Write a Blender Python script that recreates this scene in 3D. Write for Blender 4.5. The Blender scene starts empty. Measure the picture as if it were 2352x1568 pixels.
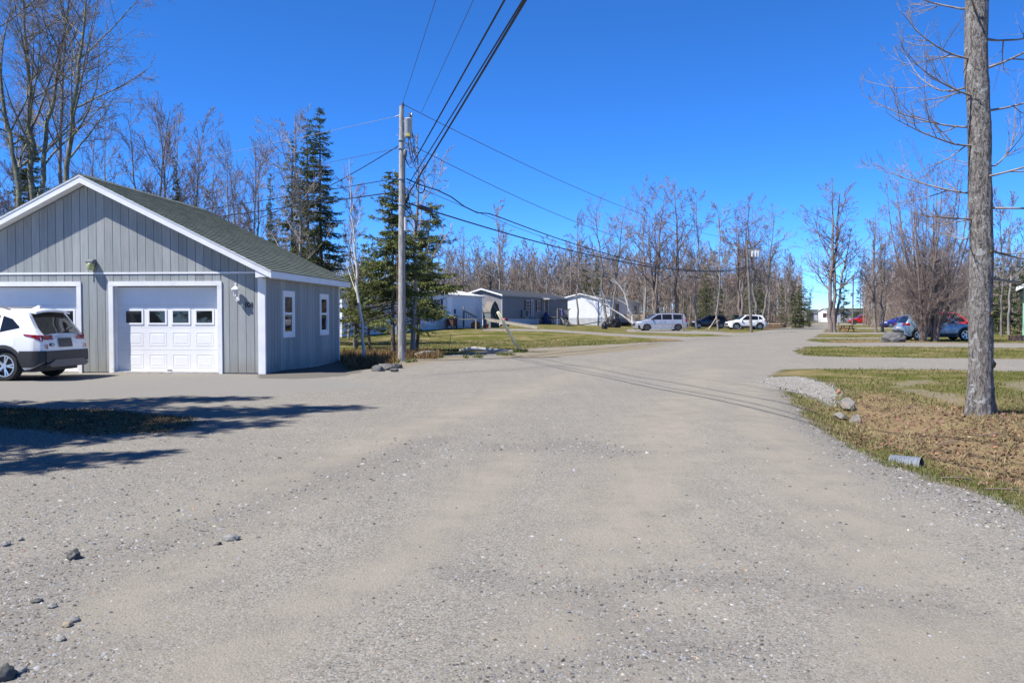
import bpy, bmesh, math, random
import numpy as np
from mathutils import Vector, Matrix

R = math.radians
random.seed(7)
rng = np.random.default_rng(11)
scene = bpy.context.scene
COL = scene.collection

# ------------------------------------------------------------------ camera
FPX, PITCH, EYE = 1898.0, math.atan(56 / 1898), 1.4      # measured on a 2352 px wide copy of the view
cam = bpy.data.cameras.new('camera')
cam.sensor_width = 36.0
cam.lens = 36.0 * FPX / 2352.0
cam.clip_start, cam.clip_end = 0.05, 3000
cam_ob = bpy.data.objects.new('camera', cam)
cam_ob.location = (0, 0, EYE)
cam_ob.rotation_euler = (math.pi / 2 - PITCH, 0, 0)
COL.objects.link(cam_ob)
scene.camera = cam_ob

# ------------------------------------------------------------------ sky, sun, exposure
SUN_EL = R(55)
SUN_AZ = Vector((-0.883, -0.469))                        # horizontal direction towards the sun
world = bpy.data.worlds.new('World')
scene.world = world
world.use_nodes = True
wn = world.node_tree
wn.nodes.clear()
sky = wn.nodes.new('ShaderNodeTexSky')
sky.sky_type = 'NISHITA'
sky.sun_disc = False
sky.sun_elevation = SUN_EL
sky.sun_rotation = math.atan2(SUN_AZ.x, SUN_AZ.y)
sky.altitude = 6000
sky.air_density = 1.0
sky.dust_density = 0.0
sky.ozone_density = 10.0
hs = wn.nodes.new('ShaderNodeHueSaturation')
hs.inputs['Saturation'].default_value = 1.13
hs.inputs['Hue'].default_value = 0.503
hs.inputs['Value'].default_value = 1.08
bg = wn.nodes.new('ShaderNodeBackground')
bg.inputs['Strength'].default_value = 0.15
wo = wn.nodes.new('ShaderNodeOutputWorld')
wn.links.new(sky.outputs[0], hs.inputs['Color'])
wn.links.new(hs.outputs[0], bg.inputs['Color'])
wn.links.new(bg.outputs[0], wo.inputs['Surface'])

sun = bpy.data.lights.new('sun', 'SUN')
sun.energy = 5.0
sun.angle = R(0.53)
sun.color = (1.0, 0.955, 0.89)
sun_ob = bpy.data.objects.new('sun', sun)
sun_dir = Vector((SUN_AZ.x * math.cos(SUN_EL), SUN_AZ.y * math.cos(SUN_EL), math.sin(SUN_EL)))
sun_ob.rotation_euler = sun_dir.to_track_quat('Z', 'Y').to_euler()
sun_ob.location = (-20, -10, 30)
COL.objects.link(sun_ob)

vs = scene.view_settings
vs.view_transform = 'Standard'
vs.look = 'None'
vs.gamma = 1.0
vs.exposure = 0.8
vs.use_curve_mapping = False
scene.cycles.max_bounces = 6
scene.cycles.transparent_max_bounces = 8
scene.cycles.sample_clamp_indirect = 6.0


# ------------------------------------------------------------------ measuring helpers
def ray(px, py):
    a = (px - 1176) / FPX
    b = (784 - py) / FPX
    return Vector((a, math.cos(PITCH) + b * math.sin(PITCH), -math.sin(PITCH) + b * math.cos(PITCH)))


def gp(px, py, z=0.0):
    d = ray(px, py)
    t = (z - EYE) / d.z
    return (d.x * t, d.y * t)


def at(px, py, Y):
    d = ray(px, py)
    t = Y / d.y
    return Vector((d.x * t, Y, EYE + d.z * t))


def gpl(pts, z=0.0):
    return [gp(x, y, z) for x, y in pts]


def ss(a, b, x):
    t = np.clip((x - a) / (b - a), 0, 1)
    return t * t * (3 - 2 * t)


# ------------------------------------------------------------------ node and material helpers
def nd(nt, typ, ins=None, **props):
    n = nt.nodes.new('ShaderNode' + typ)
    for k, v in props.items():
        setattr(n, k, v)
    for k, v in (ins or {}).items():
        s = n.inputs[k]
        if isinstance(v, bpy.types.NodeSocket):
            nt.links.new(v, s)
        elif isinstance(v, bpy.types.Node):
            nt.links.new(v.outputs[0], s)
        else:
            if s.type == 'RGBA' and len(v) == 3:
                v = (*v, 1)
            s.default_value = v
    return n


def mth(nt, op, a, b=0.5, c=None, clamp=False):
    ins = {0: a, 1: b}
    if c is not None:
        ins[2] = c
    return nd(nt, 'Math', ins, operation=op, use_clamp=clamp).outputs[0]


def mixc(nt, f, a, b, mode='MIX'):
    n = nt.nodes.new('ShaderNodeMix')
    n.data_type = 'RGBA'
    n.blend_type = mode
    n.clamp_factor = True
    for i, v in ((0, f), (6, a), (7, b)):
        s = n.inputs[i]
        if isinstance(v, bpy.types.NodeSocket):
            nt.links.new(v, s)
        else:
            s.default_value = (*v, 1) if (i > 0 and len(v) == 3) else v
    return n.outputs[2]


def remap(nt, v, a, b, c=0.0, d=1.0, smooth=True):
    n = nd(nt, 'MapRange', {0: v, 1: a, 2: b, 3: c, 4: d})
    if smooth:
        n.interpolation_type = 'SMOOTHSTEP'
    return n.outputs[0]


def noise(nt, vec, scale, detail=4, rough=0.6, dist=0.0):
    return nd(nt, 'TexNoise', {'Vector': vec, 'Scale': scale, 'Detail': detail, 'Roughness': rough, 'Distortion': dist})


def new_mat(name):
    m = bpy.data.materials.new(name)
    m.use_nodes = True
    nt = m.node_tree
    nt.nodes.clear()
    out = nt.nodes.new('ShaderNodeOutputMaterial')
    b = nt.nodes.new('ShaderNodeBsdfPrincipled')
    nt.links.new(b.outputs[0], out.inputs[0])
    return m, nt, b


MATS = {}


def mat(name, col, rough=0.6, var=0.18, scale=6.0, bump=0.0, bscale=None, metal=0.0, spec=0.5, dirt=None, dscale=1.5,
        dthr=0.55, coat=0.0, stretch=(1, 1, 1), objvar=0.0):
    """plain procedural surface: base colour, two-scale colour variation, optional dirt blotches and bump"""
    if name in MATS:
        return MATS[name]
    m, nt, b = new_mat(name)
    tc = nd(nt, 'TexCoord').outputs['Object']
    mp = nd(nt, 'Mapping', {'Vector': tc, 'Scale': stretch}).outputs[0]
    n1 = noise(nt, mp, scale, 6)
    f = remap(nt, n1.outputs[0], 0.3, 0.7)
    dark = tuple(c * (1 - var) for c in col)
    lite = tuple(min(1, c * (1 + var)) for c in col)
    c = mixc(nt, f, dark, lite)
    if dirt:
        n2 = noise(nt, mp, dscale, 8, 0.7)
        c = mixc(nt, remap(nt, n2.outputs[0], dthr, dthr + 0.18), c, dirt)
    if objvar:
        oi = nd(nt, 'ObjectInfo').outputs['Random']
        c = mixc(nt, 1.0, c, nd(nt, 'CombineColor', {0: remap(nt, oi, 0, 1, 1 - objvar, 1 + objvar, False),
                                                       1: remap(nt, oi, 0, 1, 1 - objvar, 1 + objvar, False),
                                                       2: remap(nt, oi, 0, 1, 1 - objvar, 1 + objvar, False)}).outputs[0], 'MULTIPLY')
    nt.links.new(c, b.inputs['Base Color'])
    b.inputs['Metallic'].default_value = metal
    b.inputs['Specular IOR Level'].default_value = spec
    b.inputs['Coat Weight'].default_value = coat
    rr = remap(nt, n1.outputs[0], 0.2, 0.8, max(0.02, rough - 0.08), min(1, rough + 0.08))
    nt.links.new(rr, b.inputs['Roughness'])
    if bump:
        n3 = noise(nt, mp, bscale or scale * 4, 5)
        bp = nd(nt, 'Bump', {'Strength': min(1, bump * 20), 'Distance': bump, 'Height': n3.outputs[0]})
        nt.links.new(bp.outputs[0], b.inputs['Normal'])
    MATS[name] = m
    return m


def glass_mat(name, col=(0.012, 0.014, 0.017), rough=0.03):
    if name in MATS:
        return MATS[name]
    m, nt, b = new_mat(name)
    tc = nd(nt, 'TexCoord').outputs['Object']
    n = noise(nt, tc, 1.3, 2)
    nt.links.new(mixc(nt, n.outputs[0], tuple(c * 0.6 for c in col), tuple(c * 1.5 for c in col)), b.inputs['Base Color'])
    b.inputs['Roughness'].default_value = rough
    b.inputs['Specular IOR Level'].default_value = 0.6
    bp = nd(nt, 'Bump', {'Strength': 0.05, 'Distance': 0.02, 'Height': n.outputs[0]})
    nt.links.new(bp.outputs[0], b.inputs['Normal'])
    MATS[name] = m
    return m


# ------------------------------------------------------------------ mesh builder
class MB:
    def __init__(s):
        s.v, s.f = [], []

    def add(s, vs, fs):
        o = len(s.v)
        s.v += [tuple(p) for p in vs]
        s.f += [tuple(i + o for i in f) for f in fs]
        return s

    def box(s, x0, x1, y0, y1, z0, z1, M=None):
        vs = [(x0, y0, z0), (x1, y0, z0), (x1, y1, z0), (x0, y1, z0), (x0, y0, z1), (x1, y0, z1), (x1, y1, z1), (x0, y1, z1)]
        if M is not None:
            vs = [M @ Vector(p) for p in vs]
        return s.add(vs, [(0, 3, 2, 1), (4, 5, 6, 7), (0, 1, 5, 4), (1, 2, 6, 5), (2, 3, 7, 6), (3, 0, 4, 7)])

    def bar(s, p, q, w, d=None, up=(0, 0, 1)):
        """square timber from p to q"""
        p, q = Vector(p), Vector(q)
        d = d or w
        t = (q - p).normalized()
        u = Vector(up)
        if abs(t.dot(u)) > 0.98:
            u = Vector((1, 0, 0))
        a = t.cross(u).normalized()
        b = a.cross(t)
        vs = []
        for e in (p, q):
            for sa, sb in ((-1, -1), (1, -1), (1, 1), (-1, 1)):
                vs.append(e + a * sa * w / 2 + b * sb * d / 2)
        return s.add(vs, [(3, 2, 1, 0), (4, 5, 6, 7), (0, 1, 5, 4), (1, 2, 6, 5), (2, 3, 7, 6), (3, 0, 4, 7)])

    def prism(s, poly, a0, a1, axis='y'):
        """extrude a 2-D polygon; axis y: poly is (x, z); axis x: poly is (y, z); axis z: poly is (x, y)"""
        n = len(poly)
        mk = {'y': lambda p, a: (p[0], a, p[1]), 'x': lambda p, a: (a, p[0], p[1]), 'z': lambda p, a: (p[0], p[1], a)}[axis]
        vs = [mk(p, a0) for p in poly] + [mk(p, a1) for p in poly]
        fs = [tuple(range(n)), tuple(range(2 * n - 1, n - 1, -1))]
        fs += [(i, i + n, (i + 1) % n + n, (i + 1) % n) for i in range(n)]
        return s.add(vs, fs)

    def tube(s, pts, rad, n=8, cap=True):
        pts = [Vector(p) for p in pts]
        if not hasattr(rad, '__len__'):
            rad = [rad] * len(pts)
        vs, fs = [], []
        prev = None
        for i, p in enumerate(pts):
            t = (pts[min(i + 1, len(pts) - 1)] - pts[max(i - 1, 0)])
            t = t.normalized() if t.length > 1e-9 else Vector((0, 0, 1))
            if prev is None:
                u = Vector((0, 0, 1)) if abs(t.z) < 0.9 else Vector((1, 0, 0))
                a = t.cross(u).normalized()
            else:
                a = (prev - t * prev.dot(t)).normalized()
            prev = a
            b = t.cross(a)
            for k in range(n):
                an = 2 * math.pi * k / n
                vs.append(p + (a * math.cos(an) + b * math.sin(an)) * rad[i])
        for i in range(len(pts) - 1):
            for k in range(n):
                k2 = (k + 1) % n
                fs.append((i * n + k, i * n + k2, (i + 1) * n + k2, (i + 1) * n + k))
        if cap:
            fs.append(tuple(range(n - 1, -1, -1)))
            fs.append(tuple((len(pts) - 1) * n + k for k in range(n)))
        return s.add(vs, fs)

    def lathe(s, prof, n=16, c=(0, 0, 0), axis='z', cap=True):
        vs, fs = [], []
        for r, h in prof:
            for k in range(n):
                a = 2 * math.pi * k / n
                x, y = r * math.cos(a), r * math.sin(a)
                p = {'z': (x, y, h), 'x': (h, x, y), 'y': (x, h, y)}[axis]
                vs.append((p[0] + c[0], p[1] + c[1], p[2] + c[2]))
        for i in range(len(prof) - 1):
            for k in range(n):
                k2 = (k + 1) % n
                fs.append((i * n + k, i * n + k2, (i + 1) * n + k2, (i + 1) * n + k))
        if cap:
            fs.append(tuple(range(n - 1, -1, -1)))
            fs.append(tuple((len(prof) - 1) * n + k for k in range(n)))
        return s.add(vs, fs)

    def grid(s, rows):
        """rows of equal-length point lists"""
        n = len(rows[0])
        vs = [p for r in rows for p in r]
        fs = [(i * n + k, i * n + k + 1, (i + 1) * n + k + 1, (i + 1) * n + k) for i in range(len(rows) - 1) for k in range(n - 1)]
        return s.add(vs, fs)

    def mesh(s, name, m, smooth=False, fix=True):
        me = bpy.data.meshes.new(name)
        me.from_pydata(s.v, [], s.f)
        if fix:
            bm = bmesh.new()
            bm.from_mesh(me)
            bmesh.ops.recalc_face_normals(bm, faces=bm.faces)
            bm.to_mesh(me)
            bm.free()
        me.materials.append(m)
        if smooth:
            me.polygons.foreach_set('use_smooth', [True] * len(me.polygons))
            if smooth != 'all':
                me.set_sharp_from_angle(angle=R(40))
        me.update()
        return me

    def build(s, name, m, parent=None, smooth=False, fix=True):
        o = bpy.data.objects.new(name, s.mesh(name, m, smooth, fix))
        COL.objects.link(o)
        if parent is not None:
            o.parent = parent
        return o


def link(name, me, parent=None):
    o = bpy.data.objects.new(name, me)
    COL.objects.link(o)
    if parent is not None:
        o.parent = parent
    return o


def tag(o, label=None, cat=None, group=None, kind=None):
    for k, v in (('label', label), ('category', cat), ('group', group), ('kind', kind)):
        if v:
            o[k] = v
    return o


def thing(name, label, cat, loc=(0, 0, 0), rz=0.0, group=None):
    o = bpy.data.objects.new(name, None)
    o.empty_display_size = 0.2
    COL.objects.link(o)
    o.location = loc
    o.rotation_euler = (0, 0, rz)
    return tag(o, label, cat, group)


def raw_mesh(name, V, F, m, smooth=False, cols=None):
    """fast mesh from numpy arrays; F is (n,3) or (n,4)"""
    me = bpy.data.meshes.new(name)
    V = np.asarray(V, dtype=np.float32)
    F = np.asarray(F, dtype=np.int32)
    k = F.shape[1]
    me.vertices.add(len(V))
    me.vertices.foreach_set('co', V.ravel())
    me.loops.add(F.size)
    me.loops.foreach_set('vertex_index', F.ravel())
    me.polygons.add(len(F))
    me.polygons.foreach_set('loop_start', np.arange(0, F.size, k, dtype=np.int32))
    if smooth:
        me.polygons.foreach_set('use_smooth', np.ones(len(F), dtype=bool))
    me.materials.append(m)
    if cols is not None:
        a = me.color_attributes.new('tint', 'FLOAT_COLOR', 'POINT')
        c = np.ones((len(V), 4), dtype=np.float32)
        c[:, :3] = cols
        a.data.foreach_set('color', c.ravel())
    me.update(calc_edges=True)
    me.validate()
    return me


# ------------------------------------------------------------------ terrain
def poly_sd(poly, X, Y):
    """signed distance, positive inside"""
    P = np.array(poly)
    Q = np.roll(P, -1, axis=0)
    d2 = np.full(X.shape, 1e18)
    inside = np.zeros(X.shape, dtype=bool)
    for (ax, ay), (bx, by) in zip(P, Q):
        ex, ey = bx - ax, by - ay
        t = np.clip(((X - ax) * ex + (Y - ay) * ey) / (ex * ex + ey * ey + 1e-12), 0, 1)
        d2 = np.minimum(d2, (X - ax - t * ex) ** 2 + (Y - ay - t * ey) ** 2)
        c = (ay > Y) != (by > Y)
        xi = ax + (Y - ay) * ex / (ey if abs(ey) > 1e-12 else 1e-12)
        inside ^= c & (X < xi)
    d = np.sqrt(d2)
    return np.where(inside, d, -d)


def line_d(pts, X, Y):
    d2 = np.full(np.shape(X), 1e18)
    for (ax, ay), (bx, by) in zip(pts[:-1], pts[1:]):
        ex, ey = bx - ax, by - ay
        t = np.clip(((X - ax) * ex + (Y - ay) * ey) / (ex * ex + ey * ey), 0, 1)
        d2 = np.minimum(d2, (X - ax - t * ex) ** 2 + (Y - ay - t * ey) ** 2)
    return np.sqrt(d2)


ROAD = [(-40, -15), (5.5, -15), (4.2, 1)] + gpl([
    (2700, 1310), (2352, 1172), (2180, 1112), (2040, 1062), (1940, 1005), (1850, 950), (1800, 900), (1768, 862), (1790, 848),
    (2000, 846), (2352, 852), (2900, 862), (2900, 826), (2352, 824), (2000, 821), (1850, 817), (1822, 806), (1850, 796),
    (2000, 795), (2352, 799), (2900, 803), (2900, 790), (2352, 788), (2100, 787), (1900, 787), (1852, 783), (1860, 778),
    (2120, 778), (2120, 775.5), (1870, 775), (1880, 767), (1885, 766.5), (2300, 767), (2300, 763.5), (1890, 763), (1897, 755),
    (2250, 755), (2250, 752.3), (1905, 752.3), (1908, 746), (2150, 746.5), (2150, 743), (1912, 742), (1903, 738),
    (1893, 738), (1870, 742), (1835, 749), (1760, 758), (1720, 764), (1690, 764.5), (1640, 761), (1560, 758.8), (1440, 758),
    (1440, 763), (1560, 765.5), (1640, 768), (1690, 771), (1600, 773.5), (1450, 771.5), (1288, 769.6), (1110, 769),
    (1110, 771.4), (1288, 773), (1450, 777), (1560, 780), (1570, 783), (1530, 785), (1440, 789), (1330, 795), (1190, 801), (1090, 809),
    (990, 817), (905, 832), (880, 844), (820, 846), (782, 828), (770, 824), (640, 838), (300, 842), (0, 850), (-600, 860)]) + [(-40, 17)]
ISLAND = gpl([(-500, 938), (0, 938), (150, 945), (250, 944), (340, 955), (420, 960), (470, 978), (400, 988), (380, 1000), (280, 998), (200, 1004), (90, 990), (0, 986), (-500, 980)])
TONGUE = gpl([(1745, 872), (1768, 866), (1830, 864), (1900, 880), (1928, 903), (1908, 924), (1850, 908), (1800, 896)])
APRON = gpl([(-700, 874), (0, 862), (620, 862), (690, 866), (790, 872), (900, 888), (650, 905), (300, 912), (0, 920), (-700, 945)])
PATCH = gpl([(590, 864), (600, 850), (790, 822), (830, 842), (835, 854), (790, 864), (740, 868), (690, 870), (600, 868)])  # dark asphalt and soil, enlarged to stand in for garage-wall shade
SANDS = [gpl(p) for p in (
    [(2050, 880), (2110, 868), (2160, 872), (2120, 884), (2060, 890)],
    [(2042, 893), (2100, 890), (2150, 900), (2215, 905), (2225, 935), (2170, 922), (2110, 908)],
    [(2290, 880), (2352, 872), (2600, 885), (2600, 900), (2352, 905)],
    [(1130, 822), (1190, 804), (1330, 797), (1440, 791), (1540, 787), (1500, 800), (1380, 812), (1250, 822)],
    [(850, 840), (930, 828), (990, 820), (1080, 814), (1100, 822), (1000, 832), (920, 845)])]
LITTERS = [gpl(p) for p in (
    [(1950, 930), (1985, 905), (2060, 915), (2130, 930), (2230, 945), (2352, 960), (2900, 1000), (2900, 1330), (2500, 1180), (2352, 1100), (2200, 1040),
     (2080, 1000), (1990, 962)],
    [(775, 815), (905, 812), (905, 828), (860, 842), (775, 845)],
    [(1490, 787), (1505, 779), (1560, 779), (1590, 784), (1540, 790)],
    [(1753, 757), (1765, 747), (1841, 748), (1800, 757)],
    [(880, 873), (960, 864), (1090, 866), (1060, 876), (960, 880)],
    [(1900, 780), (2200, 780), (2200, 789), (1900, 786)])] + [ISLAND]
COARSE = [(gpl([(1080, 1300), (1180, 1330), (1300, 1348), (1420, 1338), (1560, 1322), (1750, 1332), (1950, 1362), (2200, 1385)]), 0.16),
          (gpl([(1390, 1345), (1430, 1420), (1520, 1440)]), 0.2), (gpl([(1150, 1560), (1500, 1500), (1700, 1490)]), 0.2),
          (gpl([(-100, 1380), (170, 1300), (450, 1220), (640, 1150), (820, 1080), (1000, 1010)]), 0.32),
          (gpl([(60, 1560), (40, 1420), (120, 1320)]), 0.3),
          (gpl([(2700, 1325), (2352, 1190), (2180, 1128), (2040, 1075), (1935, 1012), (1840, 950), (1785, 895)]), 0.28),
          (gpl([(1150, 1030), (1320, 1020), (1420, 1040)]), 0.35), (gpl([(1000, 860), (1150, 850), (1300, 838)]), 0.35)]
FINES = [(gpl([(1260, 1332), (1330, 1338), (1420, 1318), (1560, 1300), (1750, 1310), (1990, 1350)]), 0.1),
         (gpl([(100, 1568), (420, 1240), (720, 1090), (1000, 965), (1300, 865), (1600, 800)]), 0.5),
         (gpl([(1350, 1568), (1450, 1150), (1540, 960), (1640, 850)]), 0.55),
         (gpl([(2200, 1568), (1950, 1200), (1780, 1000), (1710, 880)]), 0.5),
         (gpl([(250, 1700), (700, 1400), (980, 1250), (1200, 1020)]), 0.3)]
DITCH = gpl([(1975, 940), (2040, 985), (2120, 1015), (2300, 1060), (2600, 1120)])


def hgt(X, Y):
    X, Y = np.asarray(X, float), np.asarray(Y, float)
    z = 0.5 * ss(42, 68, Y) * ss(13, 1, X)
    z += 0.25 * ss(68, 110, Y) * ss(24, 10, X)
    z -= 0.2 * np.exp(-(line_d(DITCH, X, Y) / 0.75) ** 2)
    z -= 0.35 * np.exp(-(((X + 4.75) / 0.75) ** 2 + ((Y - 24.2) / 1.5) ** 2))
    z += 0.07 * np.exp(-(((X - 6.43) ** 2 + (Y - 11.3) ** 2) / 1.3))
    z += 0.05 * ss(-0.5, 0.6, poly_sd(ISLAND, X, Y))
    z += 0.012 * np.sin(X * 1.7 + Y * 0.6) * np.sin(Y * 1.1 - X * 0.4) * ss(2, 5, Y)
    for pts, w in COARSE[:2]:
        z -= 0.02 * np.exp(-(line_d(pts, X, Y) / 0.2) ** 2)
    z += 0.015 * np.exp(-(line_d(FINES[0][0], X, Y) / 0.14) ** 2)
    return z


def hz(x, y):
    return float(hgt(np.array([x]), np.array([y]))[0])


def axis_pts(a, b, step, lo, hi, g=1.06):
    core = list(np.arange(a, b + 1e-6, step))
    s, x = step, core[-1]
    up = []
    while x < hi:
        s *= g
        x += s
        up.append(x)
    s, x = step, core[0]
    dn = []
    while x > lo:
        s *= g
        x -= s
        dn.append(x)
    return np.array(dn[::-1] + core + up)


def ground_material():
    m, nt, b = new_mat('ground_surface')
    pos = nd(nt, 'NewGeometry').outputs['Position']
    at_ = lambda n: nd(nt, 'Attribute', attribute_name=n).outputs['Fac']
    nz_big = noise(nt, pos, 0.35, 5).outputs[0]
    nz_mid = noise(nt, pos, 2.2, 6, 0.65).outputs[0]
    nz_fin = noise(nt, pos, 26, 8, 0.8).outputs[0]
    nz_grit = noise(nt, pos, 120, 4, 0.7).outputs[0]
    vor = nd(nt, 'TexVoronoi', {'Vector': pos, 'Scale': 85.0, 'Randomness': 1.0})
    vor2 = nd(nt, 'TexVoronoi', {'Vector': pos, 'Scale': 38.0, 'Randomness': 1.0})
    vcol = nd(nt, 'SeparateColor', {0: vor.outputs['Color']}).outputs[0]
    vcol2 = nd(nt, 'SeparateColor', {0: vor2.outputs['Color']}).outputs[0]
    # gravel: packed fines with grit and stones in it
    fines, coarse = at_('fines'), at_('coarse')
    g0 = mixc(nt, remap(nt, nz_mid, 0.3, 0.7), (0.40, 0.388, 0.368), (0.50, 0.485, 0.46))
    g0 = mixc(nt, remap(nt, nz_big, 0.42, 0.62), g0, (0.40, 0.392, 0.38))
    nz_pat = noise(nt, pos, 0.8, 7, 0.7, 0.4).outputs[0]
    g0 = mixc(nt, remap(nt, nz_pat, 0.5, 0.68, 0, 0.5), g0, (0.36, 0.355, 0.35))
    g0 = mixc(nt, remap(nt, nz_pat, 0.46, 0.34, 0, 0.45), g0, (0.53, 0.51, 0.47))
    trk = nd(nt, 'Mapping', {'Vector': pos, 'Rotation': (0, 0, R(13)), 'Scale': (5.5, 0.28, 1)}).outputs[0]
    nz_trk = noise(nt, trk, 1.0, 6, 0.65, 0.2).outputs[0]
    g0 = mixc(nt, remap(nt, nz_trk, 0.52, 0.66, 0, 0.5), g0, (0.345, 0.34, 0.335))
    g0 = mixc(nt, remap(nt, nz_trk, 0.46, 0.34, 0, 0.4), g0, (0.54, 0.515, 0.47))
    st = mixc(nt, remap(nt, vcol, 0.0, 1.0, smooth=False), (0.15, 0.148, 0.145), (0.68, 0.665, 0.64))
    kgrit = mth(nt, 'ADD', remap(nt, nz_fin, 0.35, 0.66, 0.3, 0.7), mth(nt, 'MULTIPLY', coarse, 0.35))
    kgrit = mth(nt, 'SUBTRACT', kgrit, mth(nt, 'MULTIPLY', fines, 0.3), clamp=True)
    g = mixc(nt, kgrit, g0, st)
    gv = remap(nt, nz_grit, 0.34, 0.66, 0.74, 1.24)
    g = mixc(nt, 1.0, g, nd(nt, 'CombineColor', {0: gv, 1: gv, 2: gv}).outputs[0], 'MULTIPLY')
    st2 = mixc(nt, vcol2, (0.11, 0.11, 0.115), (0.5, 0.48, 0.46))
    pick = mth(nt, 'GREATER_THAN', vcol2, remap(nt, mth(nt, 'SUBTRACT', coarse, mth(nt, 'MULTIPLY', fines, 0.5)), -0.4, 0.9, 0.985, 0.62))
    g = mixc(nt, mth(nt, 'MULTIPLY', pick, 0.75), g, st2)
    g = mixc(nt, mth(nt, 'MULTIPLY', fines, remap(nt, nz_mid, 0.3, 0.65, 0.15, 0.6)), g, (0.53, 0.495, 0.44))
    g = mixc(nt, mth(nt, 'MULTIPLY', coarse, remap(nt, nz_fin, 0.35, 0.65, 0.1, 0.7)), g, (0.27, 0.27, 0.278))
    # old grey asphalt apron
    a_m = mth(nt, 'ADD', at_('sd_apron'), mth(nt, 'MULTIPLY', mth(nt, 'SUBTRACT', nz_mid, 0.5), 1.1))
    a_f = mth(nt, 'MULTIPLY', remap(nt, a_m, -0.12, 0.22), remap(nt, nz_fin, 0.25, 0.6, 0.55, 0.95))
    asph = mixc(nt, nz_fin, (0.35, 0.355, 0.365), (0.46, 0.46, 0.465))
    asph = mixc(nt, remap(nt, vcol, 0.75, 1.0), asph, (0.46, 0.45, 0.44))
    g = mixc(nt, a_f, g, asph)
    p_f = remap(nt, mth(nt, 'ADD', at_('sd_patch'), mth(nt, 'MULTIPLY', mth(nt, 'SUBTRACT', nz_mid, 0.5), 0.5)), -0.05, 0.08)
    g = mixc(nt, mth(nt, 'MULTIPLY', p_f, 0.8), g, (0.22, 0.215, 0.21))  # darker ground beside the garage: own colour plus painted wall shade
    # pale loose stone tongue
    t_f = remap(nt, mth(nt, 'ADD', at_('sd_pale'), mth(nt, 'MULTIPLY', mth(nt, 'SUBTRACT', nz_mid, 0.5), 0.5)), -0.1, 0.15)
    pale = mixc(nt, vcol2, (0.28, 0.275, 0.27), (0.66, 0.65, 0.64))
    g = mixc(nt, mth(nt, 'MULTIPLY', t_f, 0.8), g, pale)
    # sand
    sandn = mth(nt, 'ADD', at_('sd_sand'), mth(nt, 'MULTIPLY', mth(nt, 'SUBTRACT', nz_mid, 0.5), 1.6))
    sand_f = remap(nt, sandn, -0.06, 0.25)
    sand = mixc(nt, nz_fin, (0.34, 0.30, 0.23), (0.46, 0.42, 0.34))
    # grass: winter straw and new green in patches
    nz_g = noise(nt, pos, 0.9, 6, 0.7).outputs[0]
    nz_blade = noise(nt, nd(nt, 'Mapping', {'Vector': pos, 'Scale': (1, 1, 1)}).outputs[0], 30, 6, 0.8).outputs[0]
    green = mixc(nt, remap(nt, nz_blade, 0.3, 0.7), (0.082, 0.112, 0.024), (0.25, 0.27, 0.085))
    straw = mixc(nt, remap(nt, nz_blade, 0.3, 0.7), (0.24, 0.19, 0.10), (0.62, 0.51, 0.31))
    gr = mixc(nt, remap(nt, mth(nt, 'ADD', nz_g, mth(nt, 'MULTIPLY', mth(nt, 'SUBTRACT', nz_big, 0.5), 0.8)), 0.40, 0.68), green, straw)
    gr = mixc(nt, remap(nt, at_('near_verge'), 0.0, 1.0, 0.0, 0.55, False), gr, straw)
    lit_f = remap(nt, mth(nt, 'ADD', at_('sd_litter'), mth(nt, 'MULTIPLY', mth(nt, 'SUBTRACT', nz_mid, 0.5), 1.4)), -0.25, 0.35)
    leaf = mixc(nt, remap(nt, vcol2, 0.0, 1.0, smooth=False), (0.18, 0.115, 0.08), (0.56, 0.41, 0.29))
    leaf = mixc(nt, remap(nt, nz_g, 0.4, 0.65), leaf, straw)
    gr = mixc(nt, mth(nt, 'MULTIPLY', lit_f, remap(nt, nz_fin, 0.3, 0.6, 0.6, 1.0)), gr, leaf)
    gd = mth(nt, 'ADD', at_('sd_grass'), mth(nt, 'MULTIPLY', mth(nt, 'SUBTRACT', nz_mid, 0.5), 0.75))
    gd = mth(nt, 'ADD', gd, mth(nt, 'MULTIPLY', mth(nt, 'SUBTRACT', nz_fin, 0.5), 0.35))
    gf = remap(nt, gd, -0.08, 0.12)
    # thin dirt shows through near edges
    soil = mixc(nt, nz_fin, (0.17, 0.145, 0.11), (0.33, 0.295, 0.24))
    gr = mixc(nt, remap(nt, gd, 0.0, 0.5, 0.5, 0.0), gr, soil)
    c = mixc(nt, gf, g, gr)
    c = mixc(nt, mth(nt, 'MULTIPLY', sand_f, 0.85), c, sand)
    c = mixc(nt, 1.0, c, (0.49, 0.468, 0.422), 'MULTIPLY')
    nt.links.new(c, b.inputs['Base Color'])
    b.inputs['Roughness'].default_value = 0.95
    b.inputs['Specular IOR Level'].default_value = 0.0
    hh = mth(nt, 'ADD', mth(nt, 'MULTIPLY', vor.outputs['Distance'], -0.35), mth(nt, 'MULTIPLY', nz_fin, 0.35))
    hh = mth(nt, 'ADD', hh, mth(nt, 'MULTIPLY', nz_blade, mth(nt, 'MULTIPLY', gf, 1.6)))
    bp = nd(nt, 'Bump', {'Strength': 0.6, 'Distance': 0.011, 'Height': hh})
    bp2 = nd(nt, 'Bump', {'Strength': 0.5, 'Distance': 0.006, 'Height': nz_grit, 'Normal': bp.outputs[0]})
    nt.links.new(bp2.outputs[0], b.inputs['Normal'])
    return m


GROUND = ground_material()


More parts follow.
